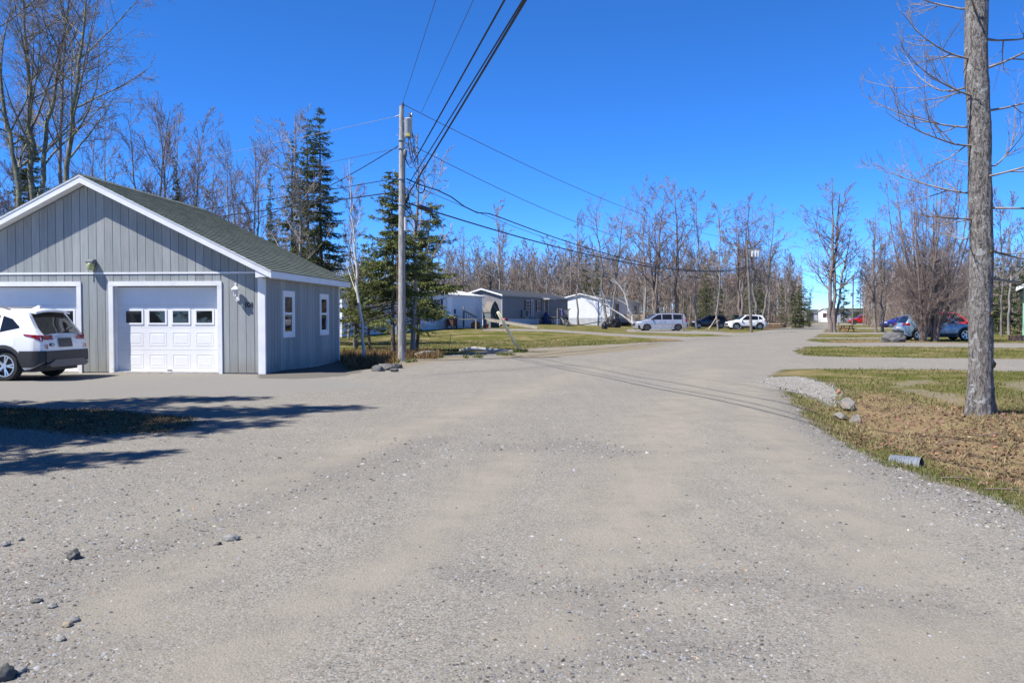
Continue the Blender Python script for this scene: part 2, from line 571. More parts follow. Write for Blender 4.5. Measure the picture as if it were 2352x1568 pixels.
def build_ground():
    xs = axis_pts(-11.0, 10.0, 0.11, -900, 900, 1.09)
    ya = list(np.arange(1.5, 20.0, 0.1)) + list(np.arange(20.0, 34.0, 0.16)) + list(np.arange(34.0, 62.0, 0.3))
    s, y = 0.3, ya[-1]
    while y < 1500:
        s *= 1.06
        y += s
        ya.append(y)
    s, y = 0.1, 1.5
    dn = []
    while y > -60:
        s *= 1.15
        y -= s
        dn.append(y)
    ys = np.array(dn[::-1] + ya)
    X, Y = np.meshgrid(xs, ys)
    X, Y = X.ravel(), Y.ravel()
    near = (np.abs(X) < 120) & (Y < 330)
    Z = np.zeros_like(X)
    Z[near] = hgt(X[near], Y[near])
    Z[~near] = 0.5 * ss(42, 68, Y[~near]) * ss(13, 1, X[~near]) + 0.25 * ss(68, 110, Y[~near]) * ss(24, 10, X[~near])
    sd_road = np.full(X.shape, -5.0)
    sd_road[near] = poly_sd(ROAD, X[near], Y[near])
    isl = np.full(X.shape, -5.0)
    isl[near] = poly_sd(ISLAND, X[near], Y[near])
    ton = np.full(X.shape, -5.0)
    ton[near] = poly_sd(TONGUE, X[near], Y[near])
    grav = np.minimum(sd_road, -isl)
    grav = np.maximum(grav, ton)

    def mx(polys):
        o = np.full(X.shape, -5.0)
        for p in polys:
            o[near] = np.maximum(o[near], poly_sd(p, X[near], Y[near]))
        return o

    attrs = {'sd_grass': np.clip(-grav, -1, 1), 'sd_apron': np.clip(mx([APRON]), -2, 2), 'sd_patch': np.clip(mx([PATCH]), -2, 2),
             'sd_pale': np.clip(ton, -2, 2), 'sd_sand': np.clip(mx(SANDS), -2, 2), 'sd_litter': np.clip(mx(LITTERS), -2, 2)}
    for nm, src in (('coarse', COARSE), ('fines', FINES)):
        o = np.zeros(X.shape)
        for pts, w in src:
            o[near] = np.maximum(o[near], np.exp(-(line_d(pts, X[near], Y[near]) / w) ** 2))
        attrs[nm] = o
    attrs['near_verge'] = ss(19, 13, Y) * ss(2, 4, X)
    nx, ny = len(xs), len(ys)
    idx = np.arange(nx * ny).reshape(ny, nx)
    F = np.stack([idx[:-1, :-1].ravel(), idx[:-1, 1:].ravel(), idx[1:, 1:].ravel(), idx[1:, :-1].ravel()], 1)
    fg = grav[F].mean(1)
    fx, fy = X[F].mean(1), Y[F].mean(1)
    apron = attrs['sd_apron'][F].mean(1) > 0
    island = isl[F].mean(1) > 0
    drive = (fg > 0) & (fx > 8.2) & (fx > 0.36 * fy + 2.0)
    regions = {
        'gravel_road': ((fg > 0) & ~apron & ~drive, 'pale grey packed gravel road sweeping away past the garage'),
        'apron': ((fg > 0) & apron, 'worn grey asphalt apron in front of the garage doors'),
        'driveway': (drive, 'grey gravel driveways branching off the right side of the road'),
        'island': (island & (fg <= 0), 'low brown earth island in the tree shadow before the garage'),
        'verge': ((fg <= 0) & ~island & (fx > 2.5) & (fy < 24), 'dry leaf-strewn grass verge around the large trunk'),
        'lawn': ((fg <= 0) & ~island & (fx <= 6) & (fy < 120) & (fx > -60) & (fy > 20), 'green lawn in front of the mobile homes'),
    }
    used = np.zeros(len(F), bool)
    groups = []
    for n, (msk, lab) in regions.items():
        msk = msk & ~used
        used |= msk
        groups.append((n, msk, lab))
    groups.append(('ground', ~used, 'flat grassy ground reaching away under the woods'))
    V = np.stack([X, Y, Z], 1)
    for n, msk, lab in groups:
        ff = F[msk]
        u, inv = np.unique(ff.ravel(), return_inverse=True)
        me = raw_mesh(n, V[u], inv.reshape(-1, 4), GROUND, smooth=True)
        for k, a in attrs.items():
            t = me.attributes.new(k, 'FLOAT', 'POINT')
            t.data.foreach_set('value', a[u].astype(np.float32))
        tag(link(n, me), lab, None, None, 'structure')


build_ground()
# ------------------------------------------------------------------ garage
def siding_material():
    m, nt, b = new_mat('weathered_siding')
    tc = nd(nt, 'TexCoord').outputs['Object']
    st = nd(nt, 'Mapping', {'Vector': tc, 'Scale': (26, 26, 1.3)}).outputs[0]
    bl = nd(nt, 'Mapping', {'Vector': tc, 'Scale': (2.2, 2.2, 0.7)}).outputs[0]
    n1 = noise(nt, st, 1.0, 7, 0.7).outputs[0]
    n2 = noise(nt, bl, 1.0, 6, 0.65).outputs[0]
    n3 = noise(nt, tc, 60, 4, 0.6).outputs[0]
    c = mixc(nt, remap(nt, n1, 0.3, 0.7), (0.255, 0.275, 0.275), (0.325, 0.345, 0.342))
    c = mixc(nt, remap(nt, n2, 0.45, 0.75, 0, 0.65), c, (0.36, 0.367, 0.352))
    c = mixc(nt, remap(nt, n3, 0.62, 0.72, 0, 0.25), c, (0.2, 0.2, 0.2))
    oi = nd(nt, 'ObjectInfo').outputs['Random']
    v = remap(nt, oi, 0, 1, 0.87, 1.09, False)
    c = mixc(nt, 1.0, c, nd(nt, 'CombineColor', {0: v, 1: v, 2: v}).outputs[0], 'MULTIPLY')
    sep = nd(nt, 'SeparateXYZ', {0: tc}).outputs[2]
    splash = mth(nt, 'MULTIPLY', remap(nt, sep, 0.5, 0.02), remap(nt, n2, 0.3, 0.6))
    c = mixc(nt, mth(nt, 'MULTIPLY', splash, 0.6), c, (0.22, 0.2, 0.165))
    n5 = noise(nt, nd(nt, 'Mapping', {'Vector': tc, 'Scale': (9, 9, 0.45)}).outputs[0], 1.0, 5, 0.6).outputs[0]
    c = mixc(nt, remap(nt, n5, 0.56, 0.7, 0, 0.4), c, (0.2, 0.205, 0.205))
    nt.links.new(c, b.inputs['Base Color'])
    b.inputs['Roughness'].default_value = 0.85
    b.inputs['Specular IOR Level'].default_value = 0.25
    bp = nd(nt, 'Bump', {'Strength': 0.35, 'Distance': 0.004, 'Height': n1})
    nt.links.new(bp.outputs[0], b.inputs['Normal'])
    return m


def shingle_material():
    m, nt, b = new_mat('green_shingles')
    tc = nd(nt, 'TexCoord').outputs['Object']
    n1 = noise(nt, tc, 1.1, 5).outputs[0]
    n2 = noise(nt, tc, 90, 3, 0.7).outputs[0]
    br = nd(nt, 'TexVoronoi', {'Vector': nd(nt, 'Mapping', {'Vector': tc, 'Scale': (2.0, 3.3, 2.0)}).outputs[0], 'Scale': 1.6})
    vv = nd(nt, 'SeparateColor', {0: br.outputs['Color']}).outputs[0]
    c = mixc(nt, vv, (0.08, 0.096, 0.076), (0.125, 0.143, 0.115))
    c = mixc(nt, remap(nt, n2, 0.35, 0.7, 0, 0.6), c, (0.16, 0.175, 0.145))
    c = mixc(nt, remap(nt, n1, 0.5, 0.75, 0, 0.4), c, (0.07, 0.08, 0.07))
    nt.links.new(c, b.inputs['Base Color'])
    b.inputs['Roughness'].default_value = 0.95
    b.inputs['Specular IOR Level'].default_value = 0.2
    bp = nd(nt, 'Bump', {'Strength': 0.5, 'Distance': 0.004, 'Height': n2})
    nt.links.new(bp.outputs[0], b.inputs['Normal'])
    return m


SIDING = siding_material()
SHINGLE = shingle_material()
WHITE = mat('white_trim_paint', (0.74, 0.745, 0.75), 0.55, 0.05, 3, dirt=(0.55, 0.53, 0.49), dscale=2.5, dthr=0.6, bump=0.001, bscale=40)
DOORW = mat('white_door_panel', (0.78, 0.785, 0.79), 0.45, 0.03, 2, dirt=(0.66, 0.65, 0.62), dscale=1.6, dthr=0.62, bump=0.0008, bscale=160)
GLASS = glass_mat('dark_window_glass')
BLACK = mat('black_plastic', (0.018, 0.018, 0.02), 0.55, 0.25, 9)
CONC = mat('concrete', (0.36, 0.35, 0.33), 0.9, 0.2, 9, bump=0.004)
DARKIN = mat('dark_interior', (0.03, 0.03, 0.03), 0.9, 0.2, 3)


def build_garage():
    A = R(4.9)
    W, D, SL, ZR = 4.52, 6.2, 0.49, 4.87
    cx, cy = -10.583, 20.686
    g = thing('garage', 'grey two-door garage with green shingle roof and white trim', 'garage', (cx, cy, 0), -A)
    under = lambda x: ZR - 0.185 - SL * abs(x)
    doors = [(-2.99, -0.30), (0.65, 3.34)]
    ZH = 2.17
    # backing wall with the door openings
    w = MB()
    w.prism([(-W, 0.05), (doors[0][0], 0.05), (doors[0][0], ZH), (-W, ZH)], 0.02, 0.09)
    w.prism([(doors[0][1], 0.05), (doors[1][0], 0.05), (doors[1][0], ZH), (doors[0][1], ZH)], 0.02, 0.09)
    w.prism([(doors[1][1], 0.05), (W, 0.05), (W, ZH), (doors[1][1], ZH)], 0.02, 0.09)
    w.prism([(-W, ZH), (W, ZH), (W, under(W)), (0, under(0)), (-W, under(W))], 0.02, 0.09)
    w.prism([(-W, 0.05), (W, 0.05), (W, under(W)), (0, under(0)), (-W, under(W))], D - 0.08, D - 0.02)
    w.box(W - 0.09, W - 0.02, 0.09, D - 0.08, 0.05, under(W) + 0.02)
    w.box(-W + 0.02, -W + 0.09, 0.09, D - 0.08, 0.05, under(W) + 0.02)
    wall = w.build('wall', mat('dark_wall_backing', (0.12, 0.125, 0.13), 0.9, 0.2, 4), g)
    # vertical boards, grooves between them
    pitch, gap = 0.213, 0.011
    x = 4.061 + pitch - pitch * 42
    xs = [x + i * pitch for i in range(44)]

    def board(x0, x1, z0, zt):
        x0, x1 = max(x0, -W), min(x1, W)
        if x1 - x0 < 0.03:
            return
        dy = random.uniform(-0.002, 0.002)
        t0, t1 = (zt(x0), zt(x1)) if callable(zt) else (zt, zt)
        pts = [(x0, z0), (x1, z0), (x1, t1)] + ([(0, zt(0))] if callable(zt) and x0 < 0 < x1 else []) + [(x0, t0)]
        if max(t0, t1) - z0 < 0.04:
            return
        if t0 < z0 or t1 < z0:
            pts = [(x0, z0), (x1, z0), (x1, max(t1, z0 + 0.002)), (x0, max(t0, z0 + 0.002))]
        MB().prism(pts, -0.012 + dy, 0.02).build('board', SIDING, wall)

    for a, b_ in zip(xs[:-1], xs[1:]):
        x0, x1 = a + gap / 2, b_ - gap / 2
        board(x0, x1, 2.512, under)
        segs = [(x0, x1, 0.03)]
        for d0, d1 in doors:
            d0, d1 = d0 - 0.1, d1 + 0.1
            new = []
            for s0, s1, z0 in segs:
                if s1 <= d0 or s0 >= d1 or z0 > 1:
                    new.append((s0, s1, z0))
                    continue
                if s0 < d0:
                    new.append((s0, d0, z0))
                new.append((max(s0, d0), min(s1, d1), ZH + 0.105))
                if s1 > d1:
                    new.append((d1, s1, z0))
            segs = new
        for s0, s1, z0 in segs:
            board(s0, s1, z0, 2.465)
    for side in (1, -1):
        for i in range(30):
            y0 = -0.01 + i * pitch + gap / 2
            y1 = min(y0 + pitch - gap, D)
            if y1 - y0 < 0.03:
                continue
            holes = [(1.3, 1.97, 0.96, 1.99), (4.33, 4.96, 0.96, 1.99)] if side > 0 else []
            spans = [(0.03, under(W) + 0.06)]
            for h0, h1, hz0, hz1 in holes:
                if y0 < h1 - 0.02 and y1 > h0 + 0.02:
                    spans = [(0.03, hz0), (hz1, under(W) + 0.06)]
            for z0, z1 in spans:
                xx = sorted((side * (W - 0.02), side * (W + 0.008 + random.uniform(-0.002, 0.002))))
                MB().box(xx[0], xx[1], y0, y1, z0, z1).build('board', SIDING, wall)
    MB().box(-W, W, -0.028, 0.0, 2.467, 2.51).build('band_trim', WHITE, g)
    # roof
    ov, oe = 0.3, 0.28
    ze = ZR - SL * (W + oe)
    th = 0.15
    for s in (1, -1):
        dk = MB().prism([(0, ZR), (s * (W + oe), ze), (s * (W + oe), ze - th), (0, ZR - th)], -ov, D + ov).build('soffit', WHITE, g)
    roof = MB().prism([(0, ZR + 0.006), (W + oe + 0.02, ze - 0.004), (W + oe + 0.02, ze + 0.008), (0, ZR + 0.02), (-W - oe - 0.02, ze + 0.008),
                       (-W - oe - 0.02, ze - 0.004)], -ov - 0.02, D + ov + 0.02).build('roof', SHINGLE, g)
    ca = math.cos(math.atan(SL))
    sa = math.sin(math.atan(SL))
    Ls = (W + oe + 0.03) / ca
    nco = 38
    ex = Ls / nco
    for s in (1, -1):
        for k in range(nco):
            m = MB()
            s0, s1 = k * ex - 0.02, (k + 1) * ex
            y = -ov - 0.035 - (0.15 if k % 2 else 0) + random.uniform(-0.03, 0.03)
            while y < D + ov + 0.035:
                y0, y1 = max(y, -ov - 0.035), min(y + 0.297, D + ov + 0.035)
                y += 0.305
                if y1 - y0 < 0.02:
                    continue
                t = 0.02 + random.uniform(-0.002, 0.002)
                e = s1 + random.uniform(-0.003, 0.003)
                q = []
                for sl, hh in ((s0, 0.018), (e, 0.018 + t), (e, 0.012), (s0, 0.012)):
                    q.append((s * (sl * ca + hh * sa), ZR - sl * sa + hh * ca))
                m.prism(q, y0, y1)
            m.build('shingle_course', SHINGLE, roof)
    cap = MB()
    y = -ov - 0.03
    while y < D + ov - 0.1:
        y1 = min(y + 0.21, D + ov + 0.03)
        r = random.uniform(-0.003, 0.003)
        cap.prism([(-0.15, ZR + 0.03 - 0.15 * SL), (0, ZR + 0.034), (0.15, ZR + 0.03 - 0.15 * SL), (0.15, ZR + 0.043 - 0.15 * SL + r),
                   (0, ZR + 0.052 + r), (-0.15, ZR + 0.043 - 0.15 * SL + r)], y, y1 - 0.004)
        y += 0.205
    cap.build('ridge_cap', SHINGLE, roof)
    for s in (1, -1):
        for y0, y1 in ((-ov - 0.022, -ov - 0.002), (D + ov + 0.002, D + ov + 0.022)):
            xe = s * (W + oe + 0.02)
            MB().prism([(0, ZR + 0.002), (xe, ZR - SL * abs(xe) + 0.002), (xe, ZR - SL * abs(xe) - 0.17), (0, ZR - 0.178)], y0, y1).build('rake_board', WHITE, g)
            MB().prism([(0, ZR + 0.016), (xe, ZR - SL * abs(xe) + 0.016), (xe, ZR - SL * abs(xe) - 0.022), (0, ZR - 0.022)],
                       y0 - (0.012 if y0 < 1 else -0.012), y1 - (0.012 if y0 < 1 else -0.012)).build('drip_edge', mat('drip_edge_metal', (0.6, 0.62, 0.64), 0.4, 0.05), g)
        xx = sorted((s * (W + oe + 0.001), s * (W + oe + 0.021)))
        for y0, y1 in ((-ov, 2.44), (2.445, 4.6), (4.605, D + ov)):
            MB().box(xx[0], xx[1], y0, y1, ze - th - 0.02, ze - 0.004).build('fascia_board', WHITE, g)
        xx = sorted((s * (W - 0.02), s * (W + oe)))
        MB().box(xx[0], xx[1], -ov, D + ov, ze - th - 0.012, ze - th + 0.002).build('eave_soffit', WHITE, g)
        xx = sorted((s * (W - 0.10), s * (W + oe)))
        MB().prism([(xx[0], ze - th - 0.012), (xx[1], ze - th - 0.012), (xx[1], ze - 0.02), (xx[0], ze + 0.09)], -ov + 0.0, -0.02).build('cornice_return', WHITE, g)
    # corner boards
    for s in (1, -1):
        xx = sorted((s * (W - 0.15), s * (W + 0.03)))
        MB().box(xx[0], xx[1], -0.036, -0.014, 0.0, ze - th - 0.013).build('corner_board', WHITE, g)
        xx = sorted((s * (W + 0.012), s * (W + 0.03)))
        MB().box(xx[0], xx[1], -0.013, 0.03, 0.0, ze - th - 0.013).build('corner_board', WHITE, g)
        MB().box(xx[0], xx[1], D - 0.07, D + 0.01, 0.0, ze - th - 0.013).build('corner_board', WHITE, g)
    # doors
    for (d0, d1) in doors:
        c = (d0 + d1) / 2
        y0 = 0.175
        fr = MB()
        fr.box(d0 - 0.115, d0, -0.04, -0.014, 0.0, ZH + 0.0)
        fr.box(d1, d1 + 0.115, -0.04, -0.014, 0.0, ZH + 0.0)
        fr.box(d0 - 0.115, d1 + 0.115, -0.042, -0.014, ZH + 0.001, ZH + 0.113)
        fr.box(d0 - 0.03, d0, -0.012, y0 + 0.06, 0.0, ZH)
        fr.box(d1, d1 + 0.03, -0.012, y0 + 0.06, 0.0, ZH)
        fr.box(d0, d1, -0.012, y0 + 0.06, ZH, ZH + 0.03)
        fr.build('door_frame', WHITE, g)
        dr = MB()
        dr.box(d0 + 0.004, d1 - 0.004, y0, y0 + 0.05, 0.035, 0.575)
        dr.box(d0 + 0.004, d1 - 0.004, y0, y0 + 0.05, 0.579, 1.135)
        dr.box(d0 + 0.004, d1 - 0.004, y0, y0 + 0.05, 1.139, 1.69)
        dr.box(d0 + 0.004, d1 - 0.004, y0 - 0.012, y0 + 0.04, 1.694, ZH - 0.02)
        door = dr.build('garage_door', DOORW, g)
        pw, ph = 0.46, 0.35
        for col in range(4):
            xc = c + (col - 1.5) * 0.612
            for zc in (0.305, 0.855):
                pm = MB()
                for a0, a1, b0, b1 in ((-pw / 2, pw / 2, -ph / 2, -ph / 2 + 0.022), (-pw / 2, pw / 2, ph / 2 - 0.022, ph / 2),
                                       (-pw / 2, -pw / 2 + 0.022, -ph / 2 + 0.022, ph / 2 - 0.022), (pw / 2 - 0.022, pw / 2, -ph / 2 + 0.022, ph / 2 - 0.022)):
                    pm.box(xc + a0, xc + a1, y0 - 0.0035, y0 - 0.0005, zc + b0, zc + b1)
                qx, qz = pw / 2 - 0.05, ph / 2 - 0.05
                o = [(xc - qx, zc - qz), (xc + qx, zc - qz), (xc + qx, zc + qz), (xc - qx, zc + qz)]
                i_ = [(xc - qx + .03, zc - qz + .03), (xc + qx - .03, zc - qz + .03), (xc + qx - .03, zc + qz - .03), (xc - qx + .03, zc + qz - .03)]
                pm.add([(p[0], y0 - 0.001, p[1]) for p in o] + [(p[0], y0 - 0.0035, p[1]) for p in i_],
                       [(4, 5, 6, 7)] + [(k, (k + 1) % 4, (k + 1) % 4 + 4, k + 4) for k in range(4)])
                pm.build('raised_panel', DOORW, door)
            zc, wh = 1.405, 0.15
            wf = MB()
            hx = 0.205
            for a0, a1, b0, b1 in ((-hx - .045, hx + .045, -wh - .045, -wh), (-hx - .045, hx + .045, wh, wh + .045), (-hx - .045, -hx, -wh, wh), (hx, hx + .045, -wh, wh)):
                wf.box(xc + a0, xc + a1, y0 - 0.014, y0 - 0.0005, zc + b0, zc + b1)
            wf.build('window_frame', DOORW, door)
            MB().box(xc - hx, xc + hx, y0 - 0.008, y0 - 0.001, zc - wh, zc + wh).build('pane', GLASS, door)
        MB().box(c - 0.05, c + 0.05, y0 - 0.03, y0 - 0.001, 0.05, 0.09).build('lift_handle', mat('grey_metal', (0.4, 0.4, 0.41), 0.4, 0.1, metal=0.8), door)
        MB().box(d0 - 0.02, d1 + 0.02, -0.05, y0 + 0.3, -0.15, 0.034).build('threshold', CONC, g)
    # foundation
    MB().box(-W + 0.03, W - 0.03, 0.02, D - 0.03, -0.5, 0.045).build('foundation', CONC, g)
    # side windows
    for y0, y1 in ((1.2, 2.07), (4.23, 5.06)):
        z0, z1, xo = 0.86, 2.09, W + 0.01
        f = MB()
        f.box(xo, xo + 0.025, y0, y1, z1 - 0.11, z1)
        f.box(xo, xo + 0.025, y0, y1, z0, z0 + 0.11)
        f.box(xo, xo + 0.025, y0, y0 + 0.11, z0 + 0.11, z1 - 0.11)
        f.box(xo, xo + 0.025, y1 - 0.11, y1, z0 + 0.11, z1 - 0.11)
        win = f.build('window', WHITE, g)
        sm = MB()
        a, b_ = y0 + 0.11, y1 - 0.11
        zm = (z0 + z1) / 2 + 0.02
        for q0, q1, xx in ((z0 + 0.11, zm + 0.02, xo - 0.02), (zm - 0.02, z1 - 0.11, xo - 0.008)):
            sm.box(xx, xx + 0.02, a, b_, q0, q0 + 0.05)
            sm.box(xx, xx + 0.02, a, b_, q1 - 0.05, q1)
            sm.box(xx, xx + 0.02, a, a + 0.045, q0 + 0.05, q1 - 0.05)
            sm.box(xx, xx + 0.02, b_ - 0.045, b_, q0 + 0.05, q1 - 0.05)
        sm.build('sash', WHITE, win)
        MB().box(xo - 0.022, xo - 0.012, a + 0.04, b_ - 0.04, z0 + 0.15, zm - 0.02).build('pane', GLASS, win)
        MB().box(xo - 0.012, xo - 0.002, a + 0.04, b_ - 0.04, zm + 0.02, z1 - 0.15).build('pane', GLASS, win)
    # coach lantern on the front wall
    LW = mat('white_lantern_metal', (0.75, 0.75, 0.74), 0.4, 0.06)
    lx, lz = 3.86, 1.84
    lan = MB().lathe([(0.055, -0.045), (0.055, -0.028), (0.03, -0.012)], 14, (lx, 0, lz), 'y').build('wall_lantern', LW, g, True)
    MB().tube([(lx, -0.03, lz), (lx, -0.09, lz - 0.02), (lx, -0.14, lz + 0.0), (lx, -0.15, lz + 0.05)], 0.012, 8).build('arm', LW, lan, True)
    MB().lathe([(0.015, 0.05), (0.05, 0.06), (0.055, 0.075)], 6, (lx, -0.15, lz)).build('base', LW, lan)
    MB().lathe([(0.04, 0.075), (0.066, 0.23)], 6, (lx, -0.15, lz)).build('lamp_glass', mat('frosted_lamp_glass', (0.62, 0.64, 0.64), 0.2, 0.1, spec=0.6), lan)
    lc = MB()
    for k in range(6):
        an = math.pi / 3 * k
        lc.bar((lx + .043 * math.cos(an), -0.15 + .043 * math.sin(an), lz + 0.075), (lx + .069 * math.cos(an), -0.15 + .069 * math.sin(an), lz + 0.23), 0.009)
    lc.build('cage', LW, lan)
    MB().lathe([(0.1, 0.23), (0.095, 0.245), (0.05, 0.29), (0.02, 0.31), (0.012, 0.34), (0.02, 0.355), (0.004, 0.385)], 12, (lx, -0.15, lz)).build('cap', LW, lan, True)
    # old yard light above the doors
    yx, yz = 0.14, 2.56
    yl = MB().box(yx - 0.07, yx + 0.07, -0.05, -0.014, yz + 0.1, yz + 0.27).build('yard_light', mat('dark_grey_metal', (0.12, 0.13, 0.14), 0.5, 0.15), g)
    MB().prism([(-0.2, yz + 0.17), (-0.05, yz + 0.15), (-0.05, yz + 0.27), (-0.12, yz + 0.27), (-0.2, yz + 0.22)], yx - 0.085, yx + 0.085, 'x').build('hood', MATS['dark_grey_metal'], yl)
    MB().lathe([(0.06, 0.0), (0.085, 0.03), (0.088, 0.15), (0.07, 0.17)], 14, (yx, -0.13, yz)).build('lens', mat('yellowed_lens', (0.42, 0.45, 0.2), 0.35, 0.2, 12, spec=0.5), yl, True)
    MB().tube([(yx + .01, -0.02, yz + .1), (yx + .01, -0.018, 2.3), (yx + .005, -0.018, 2.28)], 0.008, 5).build('cable', BLACK, yl)
    # house number
    for i, ch in enumerate('101'):
        cu = bpy.data.curves.new('num', 'FONT')
        cu.body = ch
        cu.size = 0.19
        cu.extrude = 0.006
        cu.align_x = 'CENTER'
        tmp = bpy.data.objects.new('tmp', cu)
        COL.objects.link(tmp)
        me = bpy.data.meshes.new_from_object(tmp.evaluated_get(bpy.context.evaluated_depsgraph_get()))
        bpy.data.objects.remove(tmp)
        me.materials.clear()
        me.materials.append(BLACK)
        o = link('house_number', me, g)
        o.rotation_euler = (math.pi / 2, 0, 0)
        o.location = (4.06 + i * 0.077, -0.026, 1.64)
    return g


build_garage()


# ------------------------------------------------------------------ vehicles
def interp(tab, x):
    return float(np.interp(x, [p[0] for p in tab], [p[1] for p in tab]))


class Car:
    """loft body: stations along x (front is +x), each a half section mirrored; parts are laid on the same surface"""

    def __init__(s, p):
        s.__dict__.update(p)
        s.xs = sorted(set(list(np.linspace(s.top[0][0], s.top[-1][0], 46)) + [q[0] for q in s.top] +
                          [w + s.ra * math.sin(a) for w in s.wheels for a in np.linspace(-1.5708, 1.5708, 13)]))
        s.xs = [x for x in s.xs if s.top[0][0] <= x <= s.top[-1][0]]

    def zt(s, x):
        return interp(s.top, x)

    def zb(s, x):
        z = interp(s.bot, x)
        for w in s.wheels:
            d = abs(x - w)
            if d < s.ra:
                z = max(z, s.rw + math.sqrt(s.ra ** 2 - d ** 2))
        return z

    def w(s, x):
        return interp(s.half, x)

    def belt(s, x):
        return min(interp(s.beltz, x), s.zt(x) - 0.07)

    def wt(s, x):
        b = s.belt(x)
        h = max(0.0, s.zt(x) - 0.05 - b)
        return s.w(x) * 0.965 - 0.03 - h * s.tumble

    def y(s, x, z):
        b, w = s.belt(x), s.w(x)
        if z <= b:
            return w * (1 - 0.035 * ((z - 0.66 * s.mid) / 0.4) ** 2) if z > 0.2 else w * 0.95
        yb = w * (1 - 0.035 * ((b - 0.66 * s.mid) / 0.4) ** 2)
        ze = s.zt(x) - 0.05
        t = min(1, max(0, (z - b) / max(1e-4, ze - b)))
        return yb + (s.wt(x) - yb) * t

    def section(s, x):
        b, zb, zt = s.belt(x), s.zb(x), s.zt(x)
        zb = min(zb, b - 0.04)
        pts = [(s.y(x, zb + (b - zb) * k / 8), zb + (b - zb) * k / 8) for k in range(9)]
        ze = max(b + 0.012, zt - 0.05)
        pts += [(s.y(x, b + (ze - b) * k / 5), b + (ze - b) * k / 5) for k in range(1, 6)]
        wt = pts[-1][0]
        for k in range(1, 7):
            a = k / 6
            yy = wt * (1 - a) ** 0.9 if k < 6 else 0.0
            pts.append((yy, ze + (zt - ze) * (1 - (yy / wt) ** 2.2)))
        return pts

    def body(s):
        m = MB()
        rows = []
        for x in s.xs:
            h = s.section(x)
            rows.append([(x, -q[0], q[1]) for q in h] + [(x, q[0], q[1]) for q in h[::-1][1:]])
        m.grid(rows)
        n = len(rows[0])
        m.f.append(tuple(range(n)))
        m.f.append(tuple(range((len(rows) - 1) * n, len(rows) * n)))
        return m

    def side(s, sgn, x0, x1, lo, hi, off=0.006, n=14, nz=4, m=None):
        """patch on the flank between height functions"""
        m = m or MB()
        rows = []
        for i in range(n + 1):
            x = x0 + (x1 - x0) * i / n
            a = lo(x) if callable(lo) else lo
            b = hi(x) if callable(hi) else hi
            b = max(b, a + 0.002)
            rows.append([(x, sgn * (s.y(x, a + (b - a) * k / nz) + off), a + (b - a) * k / nz) for k in range(nz + 1)])
        return m.grid(rows)

    def rear_x(s, y, z, end=0):
        """x of the tail (end 0) or nose (end 1) at lateral y, height z"""
        best = None
        rng_ = s.xs if end == 0 else s.xs[::-1]
        prev = None
        for x in rng_:
            h = s.zt(x)
            ze = h - 0.05
            wt = s.wt(x)
            zz = ze + 0.05 * (1 - min(1, abs(y) / max(wt, 0.05)) ** 2.2)
            if zz >= z:
                if prev is None:
                    return x
                x0, z0 = prev
                return x0 + (x - x0) * (z - z0) / max(1e-5, zz - z0)
            prev = (x, zz)
        return prev[0]

    def rear(s, y0, y1, z0, z1, off=0.012, n=8, nz=5, end=0, m=None, taper=0.0):
        m = m or MB()
        rows = []
        sg = -1 if end == 0 else 1
        for i in range(n + 1):
            yy = y0 + (y1 - y0) * i / n
            r = []
            for k in range(nz + 1):
                z = z0 + (z1 - z0) * k / nz
                y_ = yy * (1 - taper * k / nz)
                lim = s.w(s.xs[2] if end == 0 else s.xs[-3])
                r.append((s.rear_x(y_, z, end) + sg * off, y_, z))
            rows.append(r)
        return m.grid(rows)


def wheel_meshes(R_, rr, wd, spokes, rim_mat, dark=False):
    ty = MB()
    prof = [(rr, -wd / 2), (R_ - 0.03, -wd / 2), (R_ - 0.008, -wd / 2 + 0.025), (R_, -wd / 2 + 0.05), (R_, wd / 2 - 0.05), (R_ - 0.008, wd / 2 - 0.025),
            (R_ - 0.03, wd / 2), (rr, wd / 2)]
    ty.lathe(prof + prof[:1], 26, axis='y', cap=False)
    tm = ty.mesh('tyre', mat('tyre_rubber', (0.02, 0.02, 0.021), 0.85, 0.3, 14), True)
    rm = MB()
    rm.lathe([(rr + 0.004, -wd / 2 - 0.004), (rr + 0.004, -wd / 2 + 0.03), (rr - 0.02, -wd / 2 + 0.02), (rr - 0.02, -wd / 2 - 0.004), (rr + 0.004, -wd / 2 - 0.004)], 26, axis='y', cap=False)
    rm.lathe([(0.06, -wd / 2 - 0.002), (0.06, -wd / 2 + 0.06)], 12, axis='y')
    for k in range(spokes):
        for dd in ((-0.16, 0.16) if spokes <= 6 else (0,)):
            a = 2 * math.pi * k / spokes
            rm.bar((0.03 * math.cos(a), -wd / 2 + 0.02, 0.03 * math.sin(a)), (rr * math.cos(a + dd), -wd / 2 + 0.012, rr * math.sin(a + dd)), 0.035, 0.03, (0, 1, 0))
    hub = MB().lathe([(rr - 0.01, -wd / 2 + 0.06), (rr - 0.01, wd / 2 - 0.02)], 20, axis='y')
    return tm, rm.mesh('rim', rim_mat), hub.mesh('brake_disc', mat('wheel_dark', (0.03, 0.03, 0.032), 0.6, 0.2))


def paint(name, col, metal=0.0, rough=0.3):
    return mat(name, col, rough, 0.02, 2.0, spec=0.5, coat=0.6, metal=metal, dirt=tuple(c * 0.85 + 0.02 for c in col), dscale=3, dthr=0.6)


